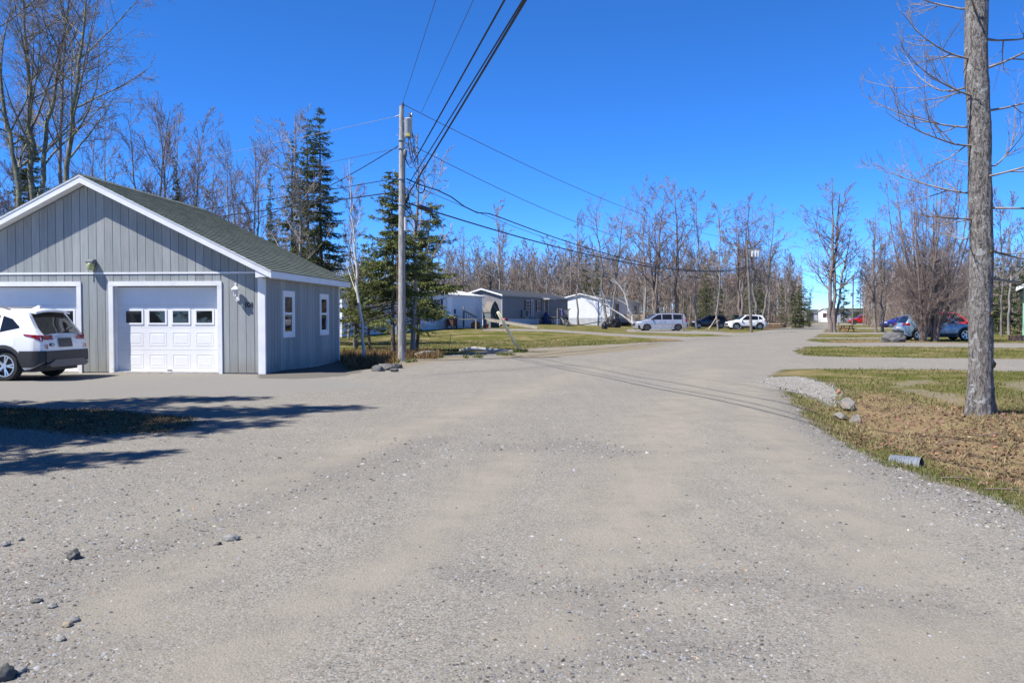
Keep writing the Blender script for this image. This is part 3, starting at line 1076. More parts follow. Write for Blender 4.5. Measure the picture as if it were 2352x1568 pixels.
CHROME = mat('bright_alloy', (0.62, 0.63, 0.65), 0.28, 0.05, metal=0.9)
DALLOY = mat('dark_alloy', (0.16, 0.16, 0.17), 0.35, 0.1, metal=0.7)
REDLENS = mat('red_lens', (0.28, 0.012, 0.014), 0.18, 0.2, 10, spec=0.6, coat=0.5)
CLEARLENS = mat('clear_lens', (0.55, 0.57, 0.6), 0.12, 0.1, 10, spec=0.7, coat=0.5)
CLAD = mat('grey_black_cladding', (0.028, 0.029, 0.032), 0.6, 0.2, 20, bump=0.0006, bscale=200)
CARGLASS = glass_mat('car_glass', (0.01, 0.011, 0.013), 0.04)


def build_car(name, label, cat, loc, rz, P, pmat, group=None, side_windows=(), windshield=None, rear_window=None, clad=False, spokes=5,
              rim=None, tails=None, heads=None, doors=(), handles=(), rails=False, extra=None):
    t = thing(name, label, cat, loc, rz, group)
    c = Car(P)
    body = c.body().build('body', pmat, t, 'yes')
    L0, L1 = c.xs[0], c.xs[-1]
    MB().box(L0 + 0.25, L1 - 0.25, -c.w(0) + 0.12, c.w(0) - 0.12, 0.2, 0.55).build('underbody', BLACK, t)
    for w in c.wheels:
        MB().box(w - c.ra - 0.02, w + c.ra + 0.02, -c.w(w) + 0.05, c.w(w) - 0.05, c.rw + 0.05, c.rw + c.ra + 0.04).build('wheel_well', BLACK, t)
    tm, rmh, hb = wheel_meshes(c.rw, c.rw * P.get('rimk', 0.68), 0.21, spokes, rim or CHROME)
    for wx in c.wheels:
        for s in (-1, 1):
            o = link('wheel', tm, t)
            o.location = (wx, s * (c.w(wx) - 0.125), c.rw)
            if s > 0:
                o.rotation_euler = (0, 0, math.pi)
            link('rim', rmh, o)
            link('brake_disc', hb, o)
    for s in (-1, 1):
        for (x0, x1, lo, hi) in side_windows:
            c.side(s, x0, x1, lo, hi, 0.005).build('side_window', CARGLASS, t, 'all')
        seams = MB()
        for (x, z0, z1) in doors:
            c.side(s, x - 0.006, x + 0.006, z0, z1, 0.004, 1, 8, seams)
        if doors:
            seams.build('door_seam', BLACK, t)
        for (x, z) in handles:
            yy = c.y(x, z)
            MB().box(x - 0.1, x + 0.1, s * yy - (0.0 if s > 0 else 0.035), s * yy + (0.035 if s > 0 else 0.0), z - 0.015, z + 0.015).build('door_handle', pmat, t)
        if clad:
            m = MB()
            c.side(s, c.wheels[0] + c.ra - 0.02, c.wheels[1] - c.ra + 0.02, lambda x: c.zb(x), clad, 0.016, 10, 3, m)
            m.build('sill_cladding', CLAD, t, 'all')
            for w in c.wheels:
                m = MB()
                rows = []
                for k in range(19):
                    a = math.pi * k / 18
                    r_ = []
                    for q in (c.ra - 0.005, c.ra + 0.03, c.ra + 0.07):
                        x, z = w - q * math.cos(a), c.rw + q * math.sin(a) * 1.0
                        z = max(z, 0.3)
                        x = min(max(x, L0 + 0.03), L1 - 0.03)
                        r_.append((x, s * (c.y(x, z) + 0.02), z))
                    rows.append(r_)
                m.grid(rows)
                m.build('wheel_arch', CLAD, t, 'all')
        if rails:
            x0, x1 = rails
            pts = [(x, s * (c.wt(x) - 0.05), c.zt(x) - 0.035 + (0.05 if x0 + 0.05 < x < x1 - 0.05 else 0.0)) for x in np.linspace(x0, x1, 9)]
            MB().tube(pts, 0.016, 6).build('roof_rail', CLAD, t)
        # mirror
        mx = P.get('mirror')
        if mx:
            yy = c.y(mx[0], mx[1])
            MB().lathe([(0.03, -0.05), (0.085, -0.04), (0.095, 0.02), (0.06, 0.07)], 10, (mx[0], s * (yy + 0.12), mx[1]), 'x').build('mirror', P.get('mirmat', pmat), t, 'all')
            MB().bar((mx[0], s * (yy - 0.02), mx[1] - 0.03), (mx[0], s * (yy + 0.1), mx[1] - 0.02), 0.04).build('mirror_stalk', BLACK, t)
        for (x0, x1, lo, hi) in (tails or {}).get('side', ()):
            c.side(s, x0, x1, lo, hi, 0.012, 8).build('tail_light', REDLENS, t, 'all')
        for (y0, y1, z0, z1) in (tails or {}).get('rear', ()):
            c.rear(s * y0, s * y1, z0, z1, 0.016).build('tail_light', REDLENS, t, 'all')
        for (x0, x1, lo, hi) in (heads or {}).get('side', ()):
            c.side(s, x0, x1, lo, hi, 0.012, 8).build('headlight', CLEARLENS, t, 'all')

    def strip(x0, x1, k, off, nm):
        rows = []
        for x in np.linspace(x0, x1, 9):
            ze, zt, wt = c.zt(x) - 0.05, c.zt(x), c.wt(x)
            rows.append([(x, yy, ze + 0.05 * (1 - (abs(yy) / wt) ** 2.2) + off) for yy in np.linspace(-wt * k, wt * k, 11)])
        MB().grid(rows).build(nm, CARGLASS, t, 'all')
    if windshield:
        strip(windshield[0], windshield[1], 0.9, 0.008, 'windshield')
    if rear_window:
        strip(rear_window[0], rear_window[1], rear_window[2] if len(rear_window) > 2 else 0.88, 0.01, 'rear_window')
    if extra:
        extra(t, c)
    return t


def lin(*pts):
    return lambda x: interp(pts, x)


# compact SUV shape (used with its own proportions for each crossover)
def suv_shape(L=4.37, H=1.6, Wd=0.9, wb=2.63, rw=0.335, rake=0.0):
    r, f = -L / 2, L / 2
    xr = -wb / 2 - 0.02
    return dict(
        top=[(r, 0.60), (r + 0.012, 0.74), (r + 0.03, 0.86), (r + 0.08, 1.02), (r + 0.2, 1.16), (r + 0.42, H - 0.12), (r + 0.5, H - 0.055), (r + 0.8, H - 0.02), (r + 1.5, H), (r + 2.1, H - 0.01),
             (r + 2.45, H - 0.06), (r + 3.25, 1.09), (r + 3.45, 1.04), (r + 3.95, 0.96), (f - 0.15, 0.84), (f - 0.03, 0.7), (f, 0.58)],
        bot=[(r, 0.42), (r + 0.25, 0.27), (r + 0.6, 0.22), (f - 0.6, 0.22), (f - 0.2, 0.24), (f, 0.33)],
        half=[(r, Wd * 0.80), (r + 0.05, Wd * 0.88), (r + 0.2, Wd * 0.955), (r + 0.6, Wd * 0.99), (0, Wd), (f - 0.8, Wd * 0.985), (f - 0.35, Wd * 0.93), (f - 0.1, Wd * 0.8), (f, Wd * 0.66)],
        beltz=[(r, 1.02), (r + 0.6, 1.03), (r + 1.3, 0.99), (f - 1.2, 0.94), (f - 0.4, 0.84), (f, 0.7)],
        tumble=0.34, mid=0.95, wheels=[-wb / 2, wb / 2], rw=rw, ra=rw + 0.055, rimk=0.7, mirror=(r + 2.95, 1.06))


def build_suv_white_near():
    P = suv_shape(4.37, 1.615, 0.9, 2.63, 0.335)
    r = -4.37 / 2
    white = paint('white_car_paint', (0.78, 0.78, 0.78))

    def extra(t, c):
        # tail gate details
        c.rear(-0.755, 0.755, 0.40, 0.66, 0.04, 16, 5).build('rear_bumper', CLAD, t, 'all')
        for s in (-1, 1):
            c.side(s, r - 0.035, -1.315 - c.ra + 0.02, lambda x: max(c.zb(x), 0.3), 0.66, 0.03, 10, 4).build('bumper_corner', CLAD, t, 'all')
            c.rear(s * 0.665, s * 0.72, 0.70, 0.80, 0.03, 2, 2).build('rear_reflector', REDLENS, t)
        lo = MB()
        lo.prism([(-0.62, 0.30), (0.62, 0.30), (0.72, 0.36), (0.5, 0.46), (-0.5, 0.46), (-0.72, 0.36)], r - 0.075, r + 0.1, 'x')
        lo.build('skid_plate', mat('skid_grey', (0.09, 0.09, 0.095), 0.5, 0.2, 12), t)
        MB().box(r + 0.05, r + 0.5, -0.78, 0.78, 0.28, 0.45).build('bumper_underside', CLAD, t)
        m = MB()
        c.rear(-0.2, 0.26, 0.73, 0.93, 0.032, 4, 2, 0, m)
        m.build('plate_recess', mat('dark_plate', (0.05, 0.05, 0.05), 0.5, 0.2, 14), t)
        m = MB()
        c.rear(-0.45, 0.45, 0.955, 0.985, 0.03, 10, 1, 0, m)
        m.build('tailgate_bar', CHROME, t)
        em = MB()
        ring = [(0.075 * math.cos(a), 0.035 * math.sin(a)) for a in np.linspace(0, 2 * math.pi, 17)[:-1]]
        xx = c.rear_x(0.5, 0.79) - 0.02
        em.prism([(0.5 + p[0], 0.79 + p[1]) for p in ring], xx - 0.006, xx + 0.02, 'x')
        e = em.build('dealer_emblem', BLACK, t)
        em = MB()
        em.prism([(0.5 + p[0] * 0.62, 0.79 + p[1] * 0.55) for p in ring], xx - 0.009, xx - 0.0065, 'x')
        em.build('emblem_face', mat('emblem_silver', (0.5, 0.52, 0.52), 0.4, 0.3, 60), e)
        tx = MB()
        for i in range(6):
            c.rear(0.42 + i * 0.026, 0.42 + i * 0.026 + 0.016, 0.905, 0.925, 0.02, 1, 1, 0, tx)
        tx.build('model_lettering', mat('blue_grey_badge', (0.2, 0.26, 0.45), 0.4, 0.1), t)
        # spoiler over the rear glass
        sp = MB()
        rows = []
        for x in np.linspace(r + 0.30, r + 0.62, 5):
            z = 1.56 + (x - (r + 0.30)) * 0.12
            rows.append([(x, yy, z - 0.05 * abs(yy / 0.6) ** 2.5) for yy in np.linspace(-0.6, 0.6, 13)])
        sp.grid(rows)
        sp.grid([[(p[0], p[1], p[2] - 0.045) for p in rw_] for rw_ in rows])
        sp.grid([[rows[0][k], (rows[0][k][0], rows[0][k][1], rows[0][k][2] - 0.045)] for k in range(13)])
        for k in (0, 12):
            sp.grid([[rw_[k], (rw_[k][0], rw_[k][1], rw_[k][2] - 0.045)] for rw_ in rows])
        sp.build('spoiler', white, t, 'yes')
        MB().prism([(r + 0.62, 1.585), (r + 0.82, 1.59), (r + 0.66, 1.665), (r + 0.62, 1.66)], -0.02, 0.02).build('roof_antenna', white, t)
        MB().bar((r + 0.04, 0.05, 1.06), (r + 0.13, -0.4, 1.16), 0.025, 0.02).build('rear_wiper', BLACK, t)
        for s in (-1, 1):
            c.side(s, r + 0.62, r + 0.86, 0.76, 0.93, 0.0025, 4, 3).build('fuel_flap', white, t, 'all') if s > 0 else None

    tails = dict(side=[(r + 0.05, r + 0.42, lin((r + 0.05, 0.86), (r + 0.2, 0.95), (r + 0.42, 1.0)), lin((r + 0.05, 1.0), (r + 0.42, 1.03)))],
                 rear=[(0.42, 0.72, 0.90, 1.0)])
    wins = [(r + 0.55, r + 0.98, lin((r + 0.55, 1.16), (r + 0.98, 1.07)), lin((r + 0.55, 1.19), (r + 0.75, 1.36), (r + 0.98, 1.43))),
            (r + 1.05, r + 1.85, lin((r + 1.05, 1.065), (r + 1.85, 1.03)), lin((r + 1.05, 1.44), (r + 1.5, 1.5), (r + 1.85, 1.51))),
            (r + 1.93, r + 3.0, lin((r + 1.93, 1.03), (r + 3.0, 1.02)), lin((r + 1.93, 1.51), (r + 2.35, 1.48), (r + 2.98, 1.06)))]
    A = R(4.9)
    loc = (-12.28, 18.92, hz(-12.3, 18.9))
    build_car('crossover', 'white crossover parked in front of the left garage door, black rear bumper', 'car', loc, math.pi - A, P, white, 'parked vehicles',
              wins, (r + 2.47, r + 3.2), (r + 0.09, r + 0.43, 0.86), 0.42, 5, CHROME, tails,
              dict(side=[(2.185 - 0.5, 2.185 - 0.1, 0.78, 0.86)]), [(r + 1.9, 0.3, 1.0), (r + 1.02, 0.62, 1.05), (r + 2.9, 0.3, 1.0)],
              [(r + 1.25, 0.95), (r + 2.1, 0.93)], (r + 0.9, r + 2.3), extra)


build_suv_white_near()
# ------------------------------------------------------------------ trees
def bark_material(name, c0, c1, lichen=None, fis=8.0, lich_thr=0.6, bump=0.02):
    m, nt, b = new_mat(name)
    tc = nd(nt, 'TexCoord').outputs['Object']
    st = nd(nt, 'Mapping', {'Vector': tc, 'Scale': (fis, fis, fis * 0.22)}).outputs[0]
    n1 = noise(nt, st, 1.0, 8, 0.7, 0.6).outputs[0]
    c = mixc(nt, remap(nt, n1, 0.32, 0.68), c0, c1)
    n2 = noise(nt, tc, 5.0, 6, 0.65).outputs[0]
    if lichen:
        c = mixc(nt, remap(nt, n2, lich_thr, lich_thr + 0.06, 0, 0.85), c, lichen)
    nt.links.new(c, b.inputs['Base Color'])
    b.inputs['Roughness'].default_value = 0.9
    b.inputs['Specular IOR Level'].default_value = 0.2
    bp = nd(nt, 'Bump', {'Strength': 0.9, 'Distance': bump, 'Height': n1})
    nt.links.new(bp.outputs[0], b.inputs['Normal'])
    return m


BARK = bark_material('grey_brown_bark', (0.10, 0.09, 0.08), (0.25, 0.23, 0.205), (0.30, 0.31, 0.26))
BARK_LICH = bark_material('mossy_grey_bark', (0.085, 0.08, 0.06), (0.20, 0.19, 0.155), (0.26, 0.27, 0.15), 9, 0.52)
BARK_RED = bark_material('reddish_bark', (0.12, 0.09, 0.075), (0.27, 0.22, 0.19), (0.36, 0.34, 0.31))
BARK_BIRCH = bark_material('white_birch_bark', (0.42, 0.40, 0.37), (0.64, 0.62, 0.58), (0.10, 0.09, 0.08), 5, 0.66, 0.004)
BARK_WOODS = bark_material('pale_woods_bark', (0.17, 0.155, 0.14), (0.33, 0.305, 0.28), (0.38, 0.37, 0.34))
TWIG = mat('twig_brown', (0.2, 0.162, 0.135), 0.85, 0.3, 3)
TWIG_RED = mat('twig_red_brown', (0.205, 0.15, 0.128), 0.85, 0.3, 3)
TWIG_PALE = mat('twig_pale_grey', (0.275, 0.228, 0.19), 0.85, 0.3, 3)
BUD = mat('red_buds', (0.2, 0.1, 0.09), 0.8, 0.3, 9)


def tubes_np(P, Rd, n):
    """P (N,K,3), Rd (N,K) -> verts, quads"""
    N, K, _ = P.shape
    T = np.gradient(P, axis=1)
    T /= np.linalg.norm(T, axis=2, keepdims=True) + 1e-9
    ref = np.where(np.abs(T[..., 2:3]) < 0.8, np.array([0, 0, 1.0]), np.array([1.0, 0, 0]))
    ref = np.broadcast_to(ref[:, :1, :], T.shape)
    A = np.cross(T, ref)
    A /= np.linalg.norm(A, axis=2, keepdims=True) + 1e-9
    B = np.cross(T, A)
    an = np.arange(n) * 2 * np.pi / n
    V = P[:, :, None, :] + Rd[:, :, None, None] * (np.cos(an)[:, None] * A[:, :, None, :] + np.sin(an)[:, None] * B[:, :, None, :])
    idx = np.arange(N * K * n).reshape(N, K, n)
    nx = np.roll(idx, -1, axis=2)
    F = np.stack([idx[:, :-1], nx[:, :-1], nx[:, 1:], idx[:, 1:]], -1).reshape(-1, 4)
    return V.reshape(-1, 3), F


def ribbons_np(P, Rd, r):
    """flat two-edged twigs for the finest level"""
    N, K, _ = P.shape
    T = P[:, -1] - P[:, 0]
    T /= np.linalg.norm(T, axis=1, keepdims=True) + 1e-9
    A = np.cross(T, r.normal(0, 1, (N, 3)))
    A /= np.linalg.norm(A, axis=1, keepdims=True) + 1e-9
    off = A[:, None, :] * Rd[:, :, None] * 1.15
    V = np.stack([P - off, P + off], 2)
    idx = np.arange(N * K * 2).reshape(N, K, 2)
    F = np.stack([idx[:, :-1, 0], idx[:, :-1, 1], idx[:, 1:, 1], idx[:, 1:, 0]], -1).reshape(-1, 4)
    return V.reshape(-1, 3), F


def cat_meshes(parts):
    V, F, o = [], [], 0
    for v, f in parts:
        V.append(v)
        F.append(f + o)
        o += len(v)
    return np.concatenate(V), np.concatenate(F)


def spline(pts, K):
    pts = np.array(pts, float)
    t = np.linspace(0, 1, len(pts))
    tt = np.linspace(0, 1, K)
    out = np.stack([np.interp(tt, t, pts[:, i]) for i in range(3)], 1)
    for _ in range(2):
        out[1:-1] = 0.5 * out[1:-1] + 0.25 * (out[:-2] + out[2:])
    return out


def spawn(r, P, Rd, cnt, t0, t1, ang, length, K, up, wob, rk=0.55, rtip=0.003, taperlen=0.6, rmax=None):
    """children of each polyline; returns (P, R)"""
    N, KP, _ = P.shape
    M = N * cnt
    par = np.repeat(np.arange(N), cnt)
    base = np.tile((np.arange(cnt) + 0.5) / cnt, N)
    t = t0 + (t1 - t0) * np.clip(base + r.uniform(-0.5, 0.5, M) / cnt, 0, 1)
    f = t * (KP - 1)
    i = np.minimum(f.astype(int), KP - 2)
    w = (f - i)[:, None]
    pos = P[par, i] * (1 - w) + P[par, i + 1] * w
    rad = Rd[par, i] * (1 - w[:, 0]) + Rd[par, i + 1] * w[:, 0]
    tan = P[par, i + 1] - P[par, i]
    tan /= np.linalg.norm(tan, axis=1, keepdims=True) + 1e-9
    plen = np.linalg.norm(np.diff(P, axis=1), axis=2).sum(1)[par]
    az = r.uniform(0, 2 * np.pi, M)
    ref = np.where(np.abs(tan[:, 2:3]) < 0.9, np.array([0, 0, 1.0]), np.array([1.0, 0, 0]))
    a = np.cross(tan, ref)
    a /= np.linalg.norm(a, axis=1, keepdims=True)
    b = np.cross(tan, a)
    ring = np.cos(az)[:, None] * a + np.sin(az)[:, None] * b
    th = np.radians(ang + r.normal(0, 10, M))[:, None]
    d = np.cos(th) * tan + np.sin(th) * ring
    L = plen * length * (1 - taperlen * (t - t0) / max(1e-6, t1 - t0)) * r.uniform(0.6, 1.25, M)
    out = np.zeros((M, K, 3))
    out[:, 0] = pos
    step = (L / (K - 1))[:, None]
    for k in range(1, K):
        d = d + np.array([0, 0, up]) + r.normal(0, wob, (M, 3))
        d /= np.linalg.norm(d, axis=1, keepdims=True)
        out[:, k] = out[:, k - 1] + d * step
    r0 = np.minimum(rad * rk, rmax if rmax else 9)
    r0 = np.maximum(r0, rtip)
    tp = np.linspace(0, 1, K) ** 0.9
    RR = r0[:, None] * (1 - tp) + rtip * tp
    return out, RR


def bare_tree_mesh(seed, stems, radii, lv, bark, twig, name, trunk_sides=9, flare=0.0, buds=0):
    """stems: list of point lists (local); lv: list of spawn kwargs; level-1 limbs belong to the trunk part's bark look"""
    r = np.random.default_rng(seed)
    K = 16
    P0 = np.stack([spline(s, K) for s in stems])
    R0 = np.stack([np.interp(np.linspace(0, 1, K), np.linspace(0, 1, len(q)), q) for q in radii])
    P0[:, 2:-1, :2] += r.normal(0, 0.5, (len(stems), K - 3, 2)) * R0[:, 2:-1, None]
    if flare:
        fine = np.linspace(0, 1, K) * np.linalg.norm(np.diff(P0, axis=1), axis=2).sum(1)[:, None]
        R0 = R0 * (1 + flare * np.exp(-fine / 0.22))
    tr = tubes_np(P0, R0, trunk_sides)
    parts = []
    P, Rd = P0, R0
    lim = []
    for i, kw in enumerate(lv):
        kw = dict(kw)
        P, Rd = spawn(r, P, Rd, **kw)
        s = 6 if i == 0 else (4 if i == 1 else 3)
        (lim if i == 0 else parts).append(ribbons_np(P, Rd, r) if i == len(lv) - 1 else tubes_np(P, Rd, s))
    trunk = raw_mesh(name + '_trunk', *cat_meshes([tr] + lim), bark, True)
    crown = raw_mesh(name + '_crown', *cat_meshes(parts), twig, False)
    bud = None
    if buds:
        tips = P[:, -1]
        tips = np.concatenate([tips, P[:, -2]])
        tips = tips[r.random(len(tips)) < buds]
        M = len(tips)
        q = r.normal(0, 1, (M, 3, 3)) * 0.018
        V = (tips[:, None, :] + q).reshape(-1, 3)
        bud = raw_mesh(name + '_buds', V, np.arange(M * 3).reshape(-1, 3), BUD)
    return trunk, crown, bud


def place_tree(name, meshes, label, loc, rz=0.0, sc=1.0, group=None, cat='tree'):
    t = thing(name, label, cat, loc, rz, group)
    t.scale = (sc, sc, sc) if not hasattr(sc, '__len__') else sc
    for nm, me in zip(('trunk', 'crown', 'buds'), meshes):
        if me:
            link(nm, me, t)
    return t


def up_stem(H, r0, lean=(0, 0), wob=0.2, seed=0, r1=0.02):
    rr = random.Random(seed)
    pts = [(lean[0] * k / 6 + rr.uniform(-wob, wob) * (k > 0), lean[1] * k / 6 + rr.uniform(-wob, wob) * (k > 0), H * k / 6) for k in range(7)]
    return pts, [r0, r0 * 0.86, r0 * 0.74, r0 * 0.6, r0 * 0.45, r0 * 0.25, r1]


# --- large maple beside the road on the right (only its lower trunk and limbs are in view)
def build_big_maple():
    x0, y0 = gp(2250, 962)
    z0 = hz(x0, y0) - 0.08
    stem = [(0, 0, 0), (0.0, 0.0, 0.8), (-0.015, 0.0, 1.6), (0.0, 0.02, 2.4), (-0.045, 0.02, 3.2), (-0.06, 0.02, 4.0), (-0.11, 0.03, 4.8), (-0.1, 0.05, 5.8), (0.0, 0.1, 8.5), (0.3, 0.2, 11.5), (0.5, 0.2, 15)]
    # the main trunk, thick with fissures and root flare
    K, n = 90, 44
    r = np.random.default_rng(5)
    S = spline(stem, K)
    ph = np.arange(n) * 2 * np.pi / n
    V = np.zeros((K, n, 3))
    for k in range(K):
        z = S[k, 2]
        rad = np.interp(z, [0, 1, 3, 6, 9, 12, 15], [0.152, 0.149, 0.145, 0.138, 0.11, 0.075, 0.03])
        fl = np.exp(-max(0, z) / 0.28)
        lobe = 1 + fl * (0.28 + 0.3 * np.cos(4 * ph + 0.6) + 0.22 * np.cos(7 * ph + 2)) + 0.02 * np.sin(3 * ph + z * 1.1)
        bumps = 1 + 0.022 * np.sin(11 * ph + 2.2 * np.sin(z * 3)) + r.normal(0, 0.012, n) + 0.03 * np.sin(z * 2.3 + ph) + 0.02 * np.sin(z * 7.1 + 2 * ph) + 0.035 * np.exp(-((z - 5.25) / 0.16) ** 2) + 0.05 * np.exp(-((z - 4.55) / 0.12) ** 2) * (1 + np.cos(ph + 0.4))
        rr = rad * lobe * bumps
        V[k] = S[k] + np.stack([rr * np.cos(ph), rr * np.sin(ph), np.zeros(n)], 1)
    idx = np.arange(K * n).reshape(K, n)
    nx = np.roll(idx, -1, axis=1)
    F = np.stack([idx[:-1], nx[:-1], nx[1:], idx[1:]], -1).reshape(-1, 4)
    m, nt, b = new_mat('maple_trunk_bark')
    tc = nd(nt, 'TexCoord').outputs['Object']
    st = nd(nt, 'Mapping', {'Vector': tc, 'Scale': (30, 30, 11)}).outputs[0]
    n1 = noise(nt, st, 1.0, 9, 0.72, 0.8).outputs[0]
    n2 = noise(nt, tc, 7.0, 7, 0.7).outputs[0]
    n3 = noise(nt, tc, 2.0, 5, 0.6).outputs[0]
    n4 = noise(nt, tc, 55.0, 5, 0.7).outputs[0]
    c = mixc(nt, remap(nt, n1, 0.38, 0.6), (0.06, 0.05, 0.043), (0.30, 0.278, 0.255))
    c = mixc(nt, remap(nt, n4, 0.45, 0.7, 0, 0.4), c, (0.31, 0.295, 0.28))
    c = mixc(nt, remap(nt, n2, 0.57, 0.61, 0, 0.75), c, (0.44, 0.45, 0.43))
    c = mixc(nt, mth(nt, 'MULTIPLY', remap(nt, n3, 0.58, 0.7), remap(nt, n2, 0.42, 0.55, 0, 0.5)), c, (0.33, 0.35, 0.24))
    nt.links.new(c, b.inputs['Base Color'])
    b.inputs['Roughness'].default_value = 0.92
    b.inputs['Specular IOR Level'].default_value = 0.2
    hh = mth(nt, 'ADD', n1, mth(nt, 'MULTIPLY', n4, 0.35))
    nt.links.new(nd(nt, 'Bump', {'Strength': 1.0, 'Distance': 0.045, 'Height': hh}).outputs[0], b.inputs['Normal'])
    t = thing('maple_tree', 'thick lichen-spotted grey trunk standing alone at the right of the road', 'tree', (x0, y0, z0))
    link('trunk', raw_mesh('maple_trunk', V.reshape(-1, 3), F, m, True), t)
    # moss cushions on the shaded right side
    moss = mat('brown_green_moss', (0.11, 0.095, 0.035), 0.95, 0.4, 40, bump=0.01, bscale=90)
    for px, py, s in ((2288, 836, 0.05), (2262, 720, 0.03), (2286, 722, 0.028), (2297, 893, 0.04), (2268, 842, 0.025), (2256, 580, 0.02), (2305, 930, 0.04)):
        z = 1.4 + (728 - py) / FPX * y0 - z0
        fx = (px - 2250) / FPX * y0
        rr = 0.15 * (1 + 0.2 * math.exp(-z / 0.28))
        a = math.acos(max(-0.97, min(0.97, fx / rr)))
        c0 = Vector((rr * math.cos(a), -rr * math.sin(a), z))
        q = bmesh.new()
        bmesh.ops.create_icosphere(q, subdivisions=3, radius=1)
        for v in q.verts:
            v.co = Vector((v.co.x * s * 0.8, v.co.y * s * 0.8, v.co.z * s * 1.1)) * (1 + random.uniform(-0.2, 0.2)) + c0 * 0.97 + Vector((0, 0, c0.z * 0.03))
        me = bpy.data.meshes.new('moss')
        q.to_mesh(me)
        q.free()
        me.materials.append(moss)
        link('moss_cushion', me, t)
    # limbs: drawn from the trunk outward, curving up
    r = np.random.default_rng(21)
    limbs, lr = [], []
    spec = [  # height, azimuth, length, rise
        (2.35, 10, 2.4, 0.05), (1.95, 25, 2.2, 0.0), (2.9, -20, 2.6, 0.25), (3.1, 170, 1.5, 0.35), (3.5, 40, 3.0, 0.4), (3.75, 188, 1.7, 0.28),
        (4.0, 160, 1.6, 0.3), (4.2, 5, 3.0, 0.45), (4.4, 205, 1.5, 0.55), (4.75, -40, 2.6, 0.8), (4.9, 195, 1.4, 0.7), (5.2, 20, 3.2, 0.5), (5.5, 230, 1.7, 1.0),
        (5.6, 150, 1.6, 0.7), (5.9, -15, 3.2, 0.6), (6.4, 60, 3.0, 0.7), (6.8, 180, 2.6, 0.8), (7.4, 300, 3.0, 0.8), (8, 100, 3, 0.8), (8.6, 20, 3, 0.9),
        (9.2, 200, 2.6, 1.0), (10, 330, 2.6, 1.0), (11, 120, 2.2, 1.1), (12, 240, 2, 1.2), (3.3, -60, 2.2, 0.3), (4.6, 95, 2.6, 0.5), (2.6, 70, 2.2, 0.15), (2.75, 195, 1.1, 0.2)]
    for h, az, L, rise in spec:
        a = R(az)
        px = float(np.interp(h, S[:, 2], S[:, 0]))
        py = float(np.interp(h, S[:, 2], S[:, 1]))
        d = Vector((math.cos(a), math.sin(a), -0.15 + rise * 0.2))
        pts = []
        p = Vector((px, py, h))
        for k in range(9):
            pts.append(tuple(p))
            d = (d + Vector((0, 0, 0.05 + rise * 0.11)) + Vector(r.normal(0, 0.07, 3))).normalized()
            p = p + d * L / 8
        limbs.append(pts)
        lr.append([0.017 + 0.002 * L, 0.014, 0.0125, 0.011, 0.0095, 0.008, 0.006, 0.0045, 0.003])
    P = np.array(limbs)
    Rd = np.array(lr)
    parts = [tubes_np(P, Rd, 6)]
    P1, R1 = spawn(r, P, Rd, 9, 0.12, 1.0, 38, 0.5, 7, 0.1, 0.09, 0.7, 0.0025)
    parts.append(tubes_np(P1, R1, 4))
    P2, R2 = spawn(r, P1, R1, 6, 0.1, 1.0, 36, 0.5, 5, 0.1, 0.08, 0.6, 0.002)
    parts.append(tubes_np(P2, R2, 3))
    P3, R3 = spawn(r, P2, R2, 2, 0.2, 1.0, 34, 0.5, 4, 0.08, 0.08, 0.7, 0.0016)
    parts.append(tubes_np(P3, R3, 3))
    link('crown', raw_mesh('maple_crown', *cat_meshes(parts), mat('maple_limb', (0.22, 0.19, 0.17), 0.85, 0.35, 6)), t)


build_big_maple()

LV_BIG = [dict(cnt=17, t0=0.28, t1=0.97, ang=48, length=0.36, K=9, up=0.055, wob=0.07, rk=0.5, rtip=0.010),
          dict(cnt=9, t0=0.12, t1=1.0, ang=44, length=0.42, K=6, up=0.05, wob=0.09, rk=0.55, rtip=0.006),
          dict(cnt=7, t0=0.1, t1=1.0, ang=42, length=0.48, K=5, up=0.04, wob=0.1, rk=0.6, rtip=0.005),
          dict(cnt=6, t0=0.1, t1=1.0, ang=38, length=0.5, K=3, up=0.04, wob=0.1, rk=0.7, rtip=0.004)]
LV_MID = [dict(cnt=16, t0=0.3, t1=0.97, ang=50, length=0.33, K=7, up=0.06, wob=0.08, rk=0.5, rtip=0.012),
          dict(cnt=9, t0=0.12, t1=1.0, ang=44, length=0.46, K=5, up=0.05, wob=0.1, rk=0.6, rtip=0.008),
          dict(cnt=7, t0=0.1, t1=1.0, ang=40, length=0.5, K=4, up=0.04, wob=0.1, rk=0.7, rtip=0.006),
          dict(cnt=5, t0=0.1, t1=1.0, ang=36, length=0.55, K=3, up=0.04, wob=0.1, rk=0.8, rtip=0.0065)]
LV_MULTI = [dict(LV_MID[0], cnt=12, length=0.4, ang=54), dict(LV_MID[1], cnt=8), dict(LV_MID[2], cnt=6), dict(LV_MID[3], cnt=5)]
LV_BIRCH = [dict(cnt=24, t0=0.25, t1=0.98, ang=40, length=0.27, K=7, up=0.08, wob=0.06, rk=0.4, rtip=0.010),
            dict(cnt=9, t0=0.1, t1=1.0, ang=36, length=0.5, K=5, up=0.06, wob=0.08, rk=0.6, rtip=0.007),
            dict(cnt=12, t0=0.05, t1=1.0, ang=32, length=0.5, K=3, up=0.05, wob=0.08, rk=0.7, rtip=0.005)]
LV_WOODS = [dict(cnt=16, t0=0.3, t1=0.98, ang=42, length=0.24, K=5, up=0.09, wob=0.08, rk=0.4, rtip=0.014),
            dict(cnt=8, t0=0.1, t1=1.0, ang=40, length=0.5, K=4, up=0.06, wob=0.1, rk=0.7, rtip=0.010),
            dict(cnt=10, t0=0.1, t1=1.0, ang=36, length=0.55, K=3, up=0.05, wob=0.1, rk=0.8, rtip=0.013)]


